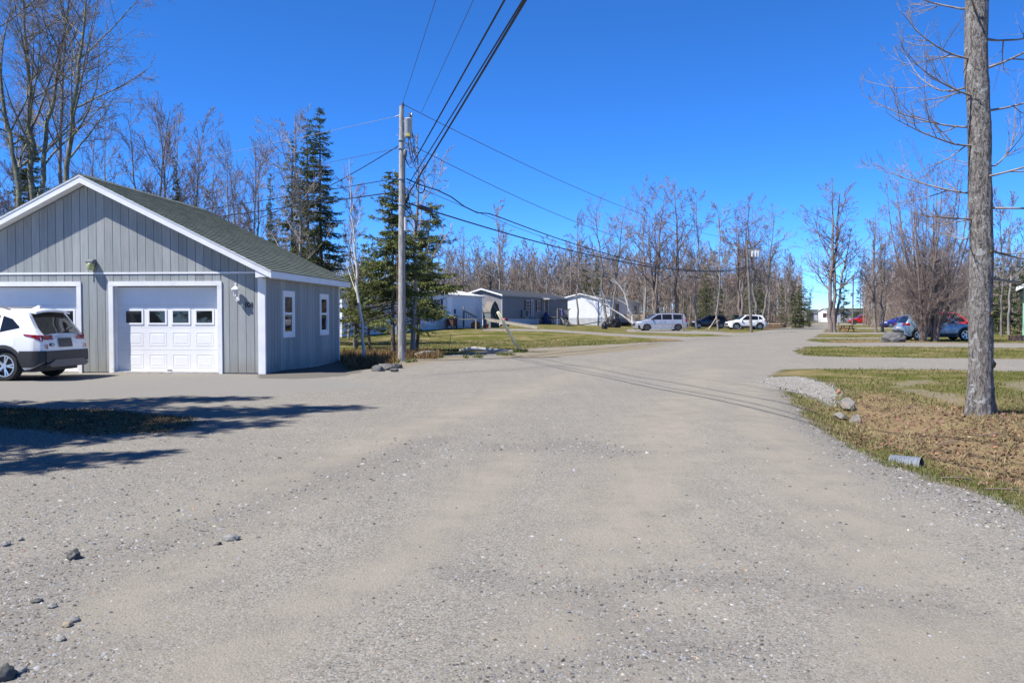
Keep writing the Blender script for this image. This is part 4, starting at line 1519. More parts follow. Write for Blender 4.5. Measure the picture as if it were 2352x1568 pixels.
# --- tall maples behind the left side of the garage, stems following the view
def guided(pxs, Y, base_py):
    return [at(x, y, Y + dy) for x, y, dy in pxs]


def build_left_maples():
    Y = 43.0
    bx = at(80, 728, Y).x
    base = Vector((bx, Y, 0))

    def loc(pts):
        return [tuple(at(x, y, Y + dy) - base) for x, y, dy in pts]
    specs = [
        ('tall bare maple leaning left at the picture edge, behind the garage roof', [[(45, 765, 0), (48, 470, 0), (35, 390, 0), (14, 300, 0), (0, 150, 0), (-30, 0, 0), (-60, -160, 0)]], [[0.18, 0.15, 0.125, 0.1, 0.08, 0.05, 0.015]], 31),
        ('tall forked bare maple with two mossy stems above the left roof slope',
         [[(78, 768, 1), (76, 470, 1), (73, 330, 1), (70, 230, 0.5), (62, 110, 0.2), (52, 0, 0), (40, -150, -1)],
          [(78, 768, 1), (82, 470, 1), (98, 370, 1), (115, 260, 1.5), (138, 140, 2), (155, 30, 2.2), (175, -130, 2.5)]],
         [[0.19, 0.16, 0.13, 0.105, 0.08, 0.05, 0.015], [0.16, 0.14, 0.12, 0.1, 0.08, 0.05, 0.015]], 32),
        ('bare maple with long limbs reaching right over the garage ridge',
         [[(150, 768, -1), (148, 460, -1), (160, 330, -1), (170, 240, -1), (184, 140, -1.2), (196, 40, -1.4), (210, -110, -2)]],
         [[0.17, 0.145, 0.12, 0.1, 0.08, 0.05, 0.015]], 33),
        ('slim pale bare tree between the mossy maples behind the garage',
         [[(134, 766, 2), (134, 470, 2), (138, 340, 2), (142, 220, 2.2), (150, 120, 2.4), (146, 20, 2.5), (140, -90, 2.6)]],
         [[0.12, 0.1, 0.085, 0.07, 0.05, 0.03, 0.012]], 34)]
    for lab, st, rad, seed in specs:
        lv = [dict(k) for k in LV_BIG]
        if seed == 33:
            lv[0].update(ang=52, length=0.42, up=0.07)
        if seed == 34:
            lv = LV_MID
        me = bare_tree_mesh(seed, [loc(s) for s in st], rad, lv, BARK_LICH if seed != 34 else BARK, TWIG if seed != 34 else TWIG_PALE, 'left_maple')
        place_tree('maple_tree', me, lab, base, group='bare trees behind the garage')


build_left_maples()


# --- generic bare trees, a few meshes shared by many trees
def mk(seed, H, r0, lv, bark, twig, n=1, spread=0.0, buds=0, wob=0.25, r1=0.02):
    st, rd = [], []
    for i in range(n):
        a = 2 * math.pi * i / max(1, n) + seed
        lean = (math.cos(a) * spread * H, math.sin(a) * spread * H) if n > 1 else (random.uniform(-.5, .5), random.uniform(-.5, .5))
        p, q = up_stem(H * random.uniform(0.85, 1.0) if i else H, r0 * (random.uniform(0.7, 1) if i else 1), lean, wob, seed * 10 + i, r1)
        if n > 1:
            p = [(math.cos(a) * r0 * 0.8 + x, math.sin(a) * r0 * 0.8 + y, z) for x, y, z in p]
        st.append(p)
        rd.append(q)
    return bare_tree_mesh(seed, st, rd, lv, bark, twig, 'bare_tree', 7, 0.25, buds)


BIRCHY = [mk(101, 16, 0.15, LV_BIRCH, BARK, TWIG_RED, 2, 0.07), mk(102, 16, 0.14, LV_BIRCH, BARK_WOODS, TWIG, 1), mk(103, 15, 0.13, LV_BIRCH, BARK, TWIG_RED, 3, 0.1)]
MAPLE = [mk(111, 15, 0.2, LV_MID, BARK_RED, TWIG_PALE, 1, buds=0.2), mk(112, 15, 0.19, LV_MULTI, BARK_RED, TWIG_RED, 3, 0.05, buds=0.25), mk(113, 16, 0.2, LV_MID, BARK, TWIG_PALE, 2, 0.1),
         mk(114, 16, 0.16, LV_MID, BARK_WOODS, TWIG_PALE, 1)]
WOODS = [mk(121 + i, 13 + 0.5 * i, 0.10 + 0.008 * i, LV_WOODS, BARK_WOODS if i % 3 else BARK, (TWIG_RED, TWIG_PALE, TWIG)[i % 3], 1, wob=0.3) for i in range(7)]
WHITEB = [mk(131, 10, 0.055, LV_BIRCH, BARK_BIRCH, TWIG_RED, 1, wob=0.12)]


# --- spruces
NEEDLE = None


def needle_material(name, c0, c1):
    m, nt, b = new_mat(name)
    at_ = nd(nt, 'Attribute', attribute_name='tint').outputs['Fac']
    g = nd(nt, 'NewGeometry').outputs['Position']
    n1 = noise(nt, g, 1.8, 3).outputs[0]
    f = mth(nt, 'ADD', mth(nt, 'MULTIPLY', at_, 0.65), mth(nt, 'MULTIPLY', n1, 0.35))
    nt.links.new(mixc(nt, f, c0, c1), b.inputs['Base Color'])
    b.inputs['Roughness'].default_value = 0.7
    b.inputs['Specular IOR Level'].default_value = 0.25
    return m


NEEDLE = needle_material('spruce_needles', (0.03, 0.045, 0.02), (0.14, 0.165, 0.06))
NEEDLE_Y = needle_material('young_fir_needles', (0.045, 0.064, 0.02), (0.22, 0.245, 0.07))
SPRUCE_BARK = bark_material('spruce_bark', (0.07, 0.055, 0.045), (0.17, 0.14, 0.12), (0.22, 0.22, 0.18), 10, 0.6)
DEADTWIG = mat('dead_spruce_twig', (0.17, 0.145, 0.12), 0.9, 0.3, 5)


def spruce_mesh(seed, H, rad, z0, nwh, per, dens=1.0, foliage=0.15, lean=0.0, needle=None, nl=0.11, nw=0.032, ragged=0.25, trunk_r=None, nstep=0.022):
    r = np.random.default_rng(seed)
    tr = trunk_r or H * 0.0115
    K = 12
    zz = np.linspace(0, H, K)
    tp = np.stack([lean * (zz / H) ** 1.3 + r.normal(0, 0.02, K) * (zz > 0), r.normal(0, 0.02, K) * (zz > 0), zz], 1)[None]
    trd = (tr * (1 - zz / H) ** 0.85 + 0.006)[None]
    bp, br, bl, bz = [], [], [], []
    hs_ = z0 + (H - z0) * (np.linspace(0, 1, nwh) ** 0.92)
    for z in hs_[:-1]:
        for k in range(per):
            if r.random() < 0.12:
                continue
            a = r.uniform(0, 2 * np.pi)
            t = (z - z0) / (H - z0)
            L = rad * ((1 - t) ** 0.85) * r.uniform(1 - ragged * 1.6, 1 + ragged) + 0.12
            zj = min(H - 0.05, z + r.uniform(-0.3, 0.3))
            cx_ = np.interp(zj, zz, tp[0, :, 0])
            d = np.array([np.cos(a), np.sin(a), 0.28 * t - 0.05 - 0.2 * (1 - t) * r.random()])
            p = np.array([cx_, 0, zj])
            pts = [p]
            for q in range(5):
                d = d + np.array([0, 0, -0.07 + 0.045 * q])
                d /= np.linalg.norm(d)
                p = p + d * L / 5
                pts.append(p)
            bp.append(pts)
            br.append(np.linspace(max(0.006, 0.012 * L), 0.003, 6))
            bl.append(L)
            bz.append(t)
    bp, br, bl, bz = np.array(bp), np.array(br), np.array(bl), np.array(bz)
    trunk = raw_mesh('spruce_trunk', *cat_meshes([tubes_np(tp, trd, 8), tubes_np(bp, br, 4)]), SPRUCE_BARK, True)
    # twigs: side shoots in the plane of each branch
    TP, TD, TL, TT = [], [], [], []
    for i in range(len(bp)):
        L = bl[i]
        if bz[i] < foliage and r.random() < 0.75:
            continue
        n = max(5, int(L / 0.05 * dens))
        s = r.uniform(0.08 if bz[i] < 0.5 else 0.02, 1.0, n)
        f = s * 5
        j = np.minimum(f.astype(int), 4)
        w = (f - j)[:, None]
        pos = bp[i][j] * (1 - w) + bp[i][j + 1] * w
        tan = bp[i][j + 1] - bp[i][j]
        tan /= np.linalg.norm(tan, axis=1, keepdims=True)
        side = np.cross(tan, [0, 0, 1.0])
        side /= np.linalg.norm(side, axis=1, keepdims=True)
        sg = np.where(r.random(n) < 0.5, -1, 1)[:, None]
        d = tan * 0.75 + side * sg * r.uniform(0.4, 1.0, (n, 1)) + np.array([0, 0, -0.3]) + r.normal(0, 0.25, (n, 3))
        d /= np.linalg.norm(d, axis=1, keepdims=True)
        TP.append(pos)
        TD.append(d)
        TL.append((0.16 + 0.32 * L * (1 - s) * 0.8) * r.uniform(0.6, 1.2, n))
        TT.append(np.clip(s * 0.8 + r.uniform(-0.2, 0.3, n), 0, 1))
    TP, TD, TL, TT = np.concatenate(TP), np.concatenate(TD), np.concatenate(TL), np.concatenate(TT)
    # needle sprays along each shoot
    per_ = np.maximum(4, (TL / nstep).astype(int))
    par = np.repeat(np.arange(len(TP)), per_)
    u = r.random(len(par))
    pos = TP[par] + TD[par] * (u * TL[par])[:, None]
    d = TD[par] * 0.8 + r.normal(0, 0.5, (len(par), 3))
    d /= np.linalg.norm(d, axis=1, keepdims=True)
    sd = np.cross(d, r.normal(0, 1, (len(par), 3)))
    sd /= np.linalg.norm(sd, axis=1, keepdims=True)
    ln = nl * r.uniform(0.7, 1.3, (len(par), 1))
    A = pos - sd * nw / 2
    B = pos + sd * nw / 2
    C = pos + d * ln
    V = np.stack([A, B, C], 1).reshape(-1, 3)
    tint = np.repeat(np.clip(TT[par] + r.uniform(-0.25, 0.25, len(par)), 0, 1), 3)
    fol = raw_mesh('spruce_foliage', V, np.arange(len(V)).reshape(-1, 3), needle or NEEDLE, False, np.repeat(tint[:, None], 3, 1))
    return trunk, fol


def place_spruce(meshes, label, loc, rz=0.0, sc=1.0, group=None, name='spruce_tree'):
    t = thing(name, label, 'tree', loc, rz, group)
    t.scale = (sc, sc, sc)
    for nm, me in zip(('trunk', 'crown'), meshes):
        link(nm, me, t)
    return t


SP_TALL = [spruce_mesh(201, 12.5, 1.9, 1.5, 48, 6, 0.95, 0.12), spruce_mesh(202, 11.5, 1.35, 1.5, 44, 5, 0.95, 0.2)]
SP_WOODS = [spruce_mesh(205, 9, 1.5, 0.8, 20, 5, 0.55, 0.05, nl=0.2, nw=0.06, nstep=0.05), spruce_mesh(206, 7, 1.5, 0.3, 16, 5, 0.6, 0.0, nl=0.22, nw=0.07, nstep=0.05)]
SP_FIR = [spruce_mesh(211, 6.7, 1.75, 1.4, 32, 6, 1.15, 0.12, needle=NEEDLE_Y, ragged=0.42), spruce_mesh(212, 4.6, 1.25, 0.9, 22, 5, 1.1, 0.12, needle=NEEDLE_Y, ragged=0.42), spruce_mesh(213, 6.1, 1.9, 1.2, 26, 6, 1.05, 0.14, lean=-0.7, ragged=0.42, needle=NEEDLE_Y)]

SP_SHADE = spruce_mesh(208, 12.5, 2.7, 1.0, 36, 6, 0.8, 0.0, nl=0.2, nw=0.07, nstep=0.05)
# off to the left, outside the view: three spruces whose shade lies across the foreground
for i, (x, y, s, m) in enumerate(((-10.4, 8.6, 1.05, 0), (-11.9, 10.4, 0.98, 0), (-10.0, 7.3, 0.9, 1), (-8.7, 5.7, 0.68, 1))):
    place_spruce(SP_SHADE, ['tall spruce left of the view shading the driveway most', 'spruce left of the view nearest the parked crossover',
                              'spruce left of the view shading the earth island', 'shortest spruce left of the view nearest the camera'][i], (x, y, hz(x, y) - 0.05), 1.3 * i + 0.7, s, 'spruces left of the driveway')

# tall spruces behind the garage
for px, Y, top, sc_i, lab, rz in ((737, 41.0, 252, 0, 'tallest dark spruce rising behind the garage roof', 0.4), (709, 42.0, 275, 1, 'ragged spruce just left of the tallest spruce', 2.0),
                                  (673, 43.5, 322, 1, 'shorter spruce at the left of the spruce group behind the garage', 3.9),
                                  (624, 46.0, 400, 1, 'thin sparse spruce left of the spruce group behind the garage', 1.1),
                                  (407, 58.0, 360, 1, 'narrow dark spruce above the garage ridge', 5.0),
                                  (72, 50.0, 272, 0, 'dark spruce behind the mossy maples at the left edge', 2.7)):
    p = at(px, 728, Y)
    H = EYE + (728 - top) / FPX * Y
    base_h = (12.5, 11.5)[sc_i]
    o = place_spruce(SP_TALL[sc_i], lab, (p.x, Y, 0), rz, H / base_h, 'spruces behind the garage')
    if px in (407, 624):
        o.scale = (0.55 * H / base_h, 0.55 * H / base_h, H / base_h)

# young firs beside the utility pole
for px, py, mi, rz, sc, lab in ((903, 816, 0, 0.3, 1.0, 'dense young fir directly behind the utility pole'), (848, 808, 1, 1.9, 0.95, 'small yellow-green fir left of the utility pole'),
                                (957, 806, 2, 2.9, 1.0, 'leaning dark fir with drooping limbs right of the utility pole'), (818, 802, 1, 4.0, 0.8, 'bushy little fir beside the garage corner')):
    x, y = gp(px, py)
    place_spruce(SP_FIR[mi], lab, (x, y, hz(x, y) - 0.03), rz, sc, 'young firs by the pole', 'fir_tree')
x, y = gp(838, 826)
place_tree('birch_tree', bare_tree_mesh(77, [[(0, 0, 0), (-0.14, 0, 1.2), (-0.22, 0, 2.4), (-0.3, 0.1, 3.6), (-0.42, 0.1, 4.8), (-0.5, 0.1, 6.6)]], [[0.062, 0.052, 0.044, 0.034, 0.022, 0.006]],
                                        [dict(cnt=16, t0=0.35, t1=0.98, ang=30, length=0.2, K=6, up=0.1, wob=0.06, rk=0.45, rtip=0.004),
                                         dict(cnt=7, t0=0.1, t1=1.0, ang=30, length=0.5, K=5, up=0.08, wob=0.08, rk=0.6, rtip=0.0025),
                                         dict(cnt=4, t0=0.1, t1=1.0, ang=30, length=0.5, K=4, up=0.05, wob=0.08, rk=0.7, rtip=0.002)], BARK_BIRCH, TWIG_RED, 'slender_birch'),
           'slender white birch leaning between garage and utility pole', (x, y, hz(x, y) - 0.03))
p = at(946, 728, 31)
place_tree('bare_tree', bare_tree_mesh(78, [up_stem(8.2, 0.10, (0.2, 0.2), 0.1, 5)[0]], [up_stem(8.2, 0.10, (0, 0), 0, 5)[1]], LV_MID[:3], BARK_WOODS, TWIG_PALE, 'pole_tree'),
           'bare grey tree standing just behind the utility pole', (p.x, 31, 0))
# clump of three thin stems left of the firs
x, y = gp(818, 798)
place_tree('alder_clump', bare_tree_mesh(79, [[(0, 0, 0), (0.12, 0, 1), (0.3, 0, 2.2), (0.35, 0, 3.6)], [(0.05, 0.05, 0), (-0.02, 0, 1.1), (0.05, 0, 2.4), (0.15, 0, 3.3)], [(-0.08, 0, 0), (-0.1, 0, 1.2), (-0.2, 0, 2.4), (-0.3, 0, 3.2)]],
                                         [[0.06, 0.05, 0.035, 0.01]] * 3, LV_BIRCH, BARK, TWIG, 'alder'), 'clump of three thin grey stems at the garage corner', (x, y, hz(x, y)))

# single bare trees one can pick out against the sky
SOLO = [  # px, Y, top py, mesh, label, name
    (345, 57, 218, BIRCHY[0], 'fine-twigged bare birch above the garage ridge', 'birch_tree'), (415, 60, 232, BIRCHY[2], 'spreading bare birch right of the one over the ridge', 'birch_tree'),
    (528, 58, 308, BIRCHY[1], 'bare tree with upright purple twigs over the right roof slope', 'bare_tree'), (575, 55, 318, BIRCHY[2], 'multi-stemmed bare tree left of the spruce group', 'bare_tree'),
    (697, 40, 238, MAPLE[3], 'pale bare tree standing in front of the tall spruces', 'bare_tree'), (470, 66, 330, BIRCHY[0], 'hazy bare birch between ridge and roof slope', 'birch_tree'),
    (250, 56, 240, BIRCHY[1], 'bare birch left of the garage ridge', 'birch_tree'), (190, 60, 270, BIRCHY[0], 'twiggy bare birch behind the mossy maples', 'birch_tree'), (20, 55, 250, BIRCHY[2], 'bare birch behind the leftmost maple', 'birch_tree'),
    (800, 50, 400, WOODS[2], 'thin bare tree right of the tall spruces', 'bare_tree'),
    (1060, 118, 522, MAPLE[0], 'round-crowned bare tree above the white metal roof', 'bare_tree'), (1150, 112, 455, WOODS[4], 'tall slim bare tree above the grey mobile home', 'bare_tree'),
    (1328, 108, 482, WOODS[6], 'slim bare tree above the white gable home', 'bare_tree'), (1398, 105, 448, MAPLE[2], 'forked bare tree right of the white gable home', 'bare_tree'),
    (1480, 100, 405, MAPLE[3], 'tall bare tree behind the minivan front', 'bare_tree'), (1505, 96, 430, MAPLE[1], 'many-stemmed bare tree behind the minivan', 'bare_tree'),
    (1552, 98, 404, MAPLE[0], 'broad bare maple above the minivan rear', 'maple_tree'), (1600, 100, 430, WOODS[5], 'slim bare tree right of the broad maple', 'bare_tree'),
    (1650, 88, 466, WOODS[1], 'straight bare tree beside the dark crossover', 'bare_tree'),
    (1700, 95, 452, MAPLE[1], 'red-budded bare maple left of the second utility pole', 'maple_tree'), (1745, 94, 448, MAPLE[2], 'red-budded forked maple right of the second utility pole', 'maple_tree'),
    (1570, 79, 560, WOODS[0], 'bare young tree just behind the minivan tail', 'bare_tree'),
    (2012, 76, 470, MAPLE[0], 'bare tree right of the roadside maple', 'maple_tree'), (2027, 78, 500, MAPLE[2], 'bare tree behind the boulder, left of the blue crossover', 'bare_tree'),
    (2300, 62, 430, WOODS[3], 'pale slim tree right of the thick trunk', 'bare_tree'), (2318, 66, 440, WOODS[5], 'pale slim tree near the right picture edge', 'bare_tree')]
HT = {id(m): None for m in BIRCHY + MAPLE + WOODS}
for me in BIRCHY + MAPLE + WOODS:
    co = np.zeros(len(me[1].vertices) * 3, dtype=np.float32)
    me[1].vertices.foreach_get('co', co)
    HT[id(me)] = float(np.percentile(co[2::3], 99.7))
for i, (px, Y, top, me, lab, nm) in enumerate(SOLO):
    p = at(px, 728, Y)
    z = hz(p.x, Y)
    H = EYE + (728 - top) / FPX * Y - z
    place_tree(nm, me, lab, (p.x, Y, z - 0.05), i * 1.7, H / HT[id(me)])
# roadside maple with three stems
x, y = gp(1908, 763)
me = bare_tree_mesh(141, [[(0, 0, 0), (-0.1, 0, 3), (-0.05, 0, 6), (0.1, 0, 9), (0.0, 0, 14)], [(0.3, 0, 0), (0.25, 0, 3), (0.35, 0, 6.5), (0.6, 0.3, 9.5), (0.9, 0.5, 13)], [(0.35, 0.2, 0), (0.8, 0.2, 3.2), (1.3, 0.2, 6), (1.9, 0.4, 9)]],
                    [[0.2, 0.17, 0.14, 0.1, 0.02], [0.19, 0.16, 0.13, 0.1, 0.02], [0.13, 0.11, 0.08, 0.02]], LV_MULTI, BARK_RED, TWIG_RED, 'road_maple', 9, 0.25, 0.3)
place_tree('maple_tree', me, 'three-stemmed red-budded maple at the road edge near the small picnic table', (x, y, hz(x, y)))
# multi-stem maples in front of the blue crossover
for k, (px, py, seed, lab) in enumerate(((2120, 784, 151, 'many-stemmed bare maple before the rear of the blue crossover'), (2147, 784, 152, 'many-stemmed bare maple before the door of the blue crossover'))):
    x, y = gp(px, py)
    rr = random.Random(seed)
    st, rd = [], []
    for i in range(8):
        a = i * 0.785 + k
        sp = rr.uniform(0.7, 2.3) if i else 0.1
        b0 = (math.cos(a) * 0.12, math.sin(a) * 0.12)
        st.append([(b0[0] * 0.5, b0[1] * 0.5, 0), (b0[0] + sp * 0.12 * math.cos(a), b0[1] + sp * 0.12 * math.sin(a), 1.1), (sp * 0.45 * math.cos(a), sp * 0.45 * math.sin(a), 3.2),
                   (sp * 0.8 * math.cos(a), sp * 0.8 * math.sin(a), 6), (sp * math.cos(a), sp * math.sin(a), rr.uniform(8.2, 10))])
        rd.append([0.1, 0.075, 0.055, 0.035, 0.01])
    lv = [dict(cnt=15, t0=0.1, t1=0.98, ang=44, length=0.32, K=7, up=0.1, wob=0.07, rk=0.4, rtip=0.006, rmax=0.02), dict(cnt=7, t0=0.12, t1=1, ang=38, length=0.5, K=5, up=0.09, wob=0.09, rk=0.6, rtip=0.005),
          dict(cnt=5, t0=0.12, t1=1, ang=36, length=0.5, K=4, up=0.07, wob=0.1, rk=0.7, rtip=0.004), dict(cnt=3, t0=0.1, t1=1, ang=34, length=0.6, K=2, up=0.05, wob=0.1, rk=0.9, rtip=0.005)]
    me = bare_tree_mesh(seed, st, rd, lv, BARK_RED, TWIG_PALE if k else TWIG_RED, 'clump_maple', 8, 0.3)
    place_tree('maple_tree', me, lab, (x, y, hz(x, y)))
# leaning white birch and its fallen limb by the minivan
b0 = at(1455, 744, 88)
b0.z = hz(b0.x, 88)


def rel(pts, Y=88):
    return [tuple(at(x, y, Y) - b0) for x, y in pts]


me = bare_tree_mesh(161, [rel([(1455, 744), (1448, 720), (1441, 700), (1434, 676), (1424, 655), (1405, 640)]), rel([(1458, 744), (1452, 728), (1446, 712), (1441, 700)]),
                          rel([(1453, 744), (1436, 728), (1412, 714), (1398, 705), (1378, 690), (1355, 680), (1328, 675)])],
                    [[0.16, 0.13, 0.11, 0.08, 0.05, 0.02], [0.1, 0.08, 0.06, 0.03], [0.12, 0.1, 0.085, 0.07, 0.055, 0.04, 0.02]],
                    [dict(cnt=12, t0=0.35, t1=0.98, ang=45, length=0.32, K=6, up=0.02, wob=0.1, rk=0.45, rtip=0.01), dict(cnt=6, t0=0.1, t1=1, ang=40, length=0.5, K=4, up=0.0, wob=0.1, rk=0.6, rtip=0.007),
                     dict(cnt=4, t0=0.1, t1=1, ang=40, length=0.5, K=3, up=0.0, wob=0.1, rk=0.7, rtip=0.005)], BARK_BIRCH, TWIG_PALE, 'leaning_birch')
place_tree('birch_tree', me, 'leaning white birch with an arching limb beside the minivan nose', b0)


# woods: single trees in the front ranks, copies of the shared meshes
def woods(n, xr, yr, hr, label, group, meshes, seed, cond=None, nm='bare_tree'):
    r = random.Random(seed)
    k = 0
    tries = 0
    while k < n and tries < n * 20:
        tries += 1
        Y = r.uniform(*yr)
        X = r.uniform(*xr)
        if cond and not cond(X, Y):
            continue
        me = meshes[r.randrange(len(meshes))]
        z = hz(X, Y) if Y < 330 else 0
        s = r.uniform(*hr) / HT[id(me)]
        place_tree(nm, me, label, (X, Y, z - 0.05), r.uniform(0, 6.28), s, group)
        k += 1


woods(105, (-16, 30), (117, 150), (9.5, 13.5), 'slender bare tree in the dense woods behind the mobile homes', 'trees of the woods behind the homes', WOODS, 1, lambda X, Y: X > -0.13 * Y and X < 0.27 * Y)
woods(34, (-60, -12), (62, 95), (9, 13), 'bare tree in the woods behind the garage', 'trees of the woods behind the garage', WOODS + BIRCHY[:1], 2, lambda X, Y: X < -0.2 * Y and X > -0.72 * Y)
woods(56, (20, 62), (112, 150), (9, 13.5), 'bare tree in the woods behind the parked crossovers', 'trees of the woods behind the crossovers', WOODS, 3, lambda X, Y: 0.2 * Y < X < 0.345 * Y)
woods(46, (55, 190), (150, 290), (10, 17), 'far bare tree in the woods at the end of the road', 'far trees at the end of the road', WOODS, 4, lambda X, Y: X > 0.43 * Y and X < 0.66 * Y or (0.30 * Y < X < 0.36 * Y))
woods(12, (28, 60), (58, 84), (7, 11), 'bare tree in the thicket behind the blue crossover', 'trees of the thicket behind the blue crossover', BIRCHY, 6, lambda X, Y: X > 0.455 * Y and X < 0.56 * Y)
woods(26, (52, 110), (88, 130), (9, 13), 'bare tree in the woods at the right behind the red car', 'trees of the woods behind the red car', WOODS, 5, lambda X, Y: X > 0.47 * Y and X < 0.66 * Y)


def woods_conifer(n, xr, yr, hr, label, group, seed, cond=None):
    r = random.Random(seed)
    k = 0
    made = []
    while k < n:
        Y, X = r.uniform(*yr), r.uniform(*xr)
        if cond and not cond(X, Y):
            continue
        mi = r.randrange(2)
        made.append((X / Y, place_spruce(SP_WOODS[mi], label, (X, Y, hz(X, Y) - 0.05), r.uniform(0, 6.28), r.uniform(*hr) / (9, 7)[mi], group)))
        k += 1
    made.sort(key=lambda q: q[0])
    nth = ['leftmost', 'second', 'third', 'fourth', 'fifth', 'sixth', 'seventh', 'eighth', 'ninth', 'tenth', 'eleventh', 'twelfth', 'thirteenth', 'fourteenth', 'fifteenth']
    for i, (_, o) in enumerate(made):
        o['label'] = label + (', leftmost of them' if i == 0 else ', rightmost of them' if i == n - 1 else ', %s from the left' % nth[i])


woods_conifer(15, (20, 48), (110, 135), (3.5, 8.5), 'dark spruce half hidden in the woods behind the crossovers', 'spruces in the woods behind the crossovers', 11, lambda X, Y: 0.2 * Y < X < 0.34 * Y)
woods_conifer(9, (33, 50), (104, 125), (3, 7.5), 'green spruce at the wood edge left of the road end', 'spruces at the wood edge by the road', 12, lambda X, Y: 0.30 * Y < X < 0.365 * Y)
woods_conifer(12, (36, 62), (62, 88), (4, 8), 'green spruce in the thicket at the right picture edge', 'spruces right of the thick trunk', 13, lambda X, Y: 0.57 * Y < X < 0.68 * Y)
woods_conifer(5, (75, 110), (170, 230), (7, 13), 'far dark spruce beside the end of the road', 'far spruces at the road end', 14, lambda X, Y: 0.395 * Y < X < 0.47 * Y)
for px, Y, top, lab in ((1347, 112, 560, 'narrow spruce above the white gable home'), (1370, 114, 590, 'spruce behind the stove pipe of the white gable home'), (1795, 108, 640, 'pointed spruce left of the road end')):
    p = at(px, 728, Y)
    H = EYE + (728 - top) / FPX * Y - hz(p.x, Y)
    o = place_spruce(SP_WOODS[0], lab, (p.x, Y, hz(p.x, Y)), px, H / 9.0, 'single spruces in the woods')
    o.scale = (0.7 * H / 9, 0.7 * H / 9, H / 9)
# the deep wood behind reads as one mass
r = np.random.default_rng(9)
Pn, Rn = [], []
n = 3400
Yd = r.uniform(122, 250, n)
Xd = r.uniform(-0.72, 0.68, n) * Yd
keep = ~((Xd / Yd > 0.35) & (Xd / Yd < 0.425))
keep &= ~((Xd / Yd < -0.10) & (Yd < 140))
Xd, Yd = Xd[keep], Yd[keep]
Hd = r.uniform(7.5, 12.6, len(Xd)) * (0.92 + 0.13 * np.sin(Xd * 0.09)) * np.clip(Yd / 150, 0.9, 1.4)
Zd = 0.5 * ss(13, 1, Xd) + 0.25 * ss(24, 10, Xd)
K = 4
tt = np.linspace(0, 1, K)
P = np.stack([Xd[:, None] + r.normal(0, 0.25, (len(Xd), K)) * tt, Yd[:, None] + 0 * tt, Zd[:, None] + Hd[:, None] * tt], -1)
Rd = (r.uniform(0.05, 0.1, len(Xd))[:, None]) * (1 - 0.85 * tt)
P1, R1 = spawn(r, P, Rd, 14, 0.25, 1.0, 38, 0.22, 3, 0.10, 0.08, 0.4, 0.016)
P2, R2 = spawn(r, P1, R1, 5, 0.1, 1.0, 36, 0.7, 2, 0.06, 0.1, 0.9, 0.021)
# brush at the foot of the wood
nb = 13000
Yb = r.uniform(112, 180, nb)
Xb = r.uniform(-0.3, 0.68, nb) * Yb
kb = ~((Xb / Yb > 0.345) & (Xb / Yb < 0.43)) & ~((Xb / Yb < 0.2) & (Yb < 126))
Xb, Yb = Xb[kb], Yb[kb]
tb = np.linspace(0, 1, 3)
hb = r.uniform(0.8, 3.6, len(Xb))[:, None]
PB = np.stack([Xb[:, None] + r.normal(0, 0.5, (len(Xb), 1)) * tb, Yb[:, None] + 0 * tb, hgt(Xb, Yb)[:, None] + hb * tb], -1)
RB = np.broadcast_to(0.02 * (1 - 0.6 * tb), (len(Xb), 3))
PC, RC = spawn(r, PB, RB, 6, 0.2, 1.0, 40, 0.6, 2, 0.08, 0.1, 0.8, 0.010)
wm = mat('deep_wood_stems', (0.225, 0.178, 0.145), 0.9, 0.35, 0.3)
tag(link('woodland', raw_mesh('woodland', *cat_meshes([tubes_np(P, Rd, 4), ribbons_np(P1, R1, r), ribbons_np(P2, R2, r), ribbons_np(PB, RB, r), ribbons_np(PC, RC, r)]), wm)), 'grey-brown mass of leafless woodland behind everything', 'woodland', None, 'stuff')
# ------------------------------------------------------------------ utility poles and wires
POLEWOOD = bark_material('weathered_pole_wood', (0.2, 0.19, 0.175), (0.46, 0.445, 0.42), (0.3, 0.24, 0.18), 14, 0.64, 0.004)
GALV = mat('galvanised_steel', (0.42, 0.43, 0.44), 0.45, 0.12, 8, metal=0.6)
TRAFO = mat('transformer_grey', (0.36, 0.38, 0.39), 0.45, 0.08, 6)
WIRE = mat('black_cable', (0.014, 0.014, 0.016), 0.6, 0.2, 4)
WIRE_G = mat('grey_bare_wire', (0.10, 0.105, 0.115), 0.5, 0.2, 4, metal=0.3)


def sag_pts(p, q, sag, n=28):
    p, q = Vector(p), Vector(q)
    return [p.lerp(q, k / n) - Vector((0, 0, 4 * sag * (k / n) * (1 - k / n))) for k in range(n + 1)]


POLEDARK = bark_material('brown_pole_wood', (0.11, 0.095, 0.08), (0.24, 0.21, 0.185), (0.2, 0.16, 0.12), 14, 0.64, 0.004)


def pole_thing(x, y, H, lean, label, group='wooden utility poles', r0=0.12, r1=0.075, wood=None):
    t = thing('utility_pole', label, 'utility pole', (x, y, hz(x, y) - 0.1), 0, group)
    MB().tube([(lean[0] * k / 8, lean[1] * k / 8, H * k / 8 + (0.1 if k == 8 else 0)) for k in range(9)], [r0 + (r1 - r0) * k / 8 for k in range(9)], 14).build('post', wood or POLEWOOD, t, 'yes')
    return t


PX, PY = gp(922, 829)
PZ0 = hz(PX, PY) - 0.1
pole = pole_thing(PX, PY, 8.05, (0.04, 0), 'weathered wooden utility pole with transformer beside the young firs')


def pl(px, py, dy=0.0):
    """point at the pole's depth seen at px, py, relative to the pole base"""
    return at(px, py, PY + dy) - Vector((PX, PY, PZ0))


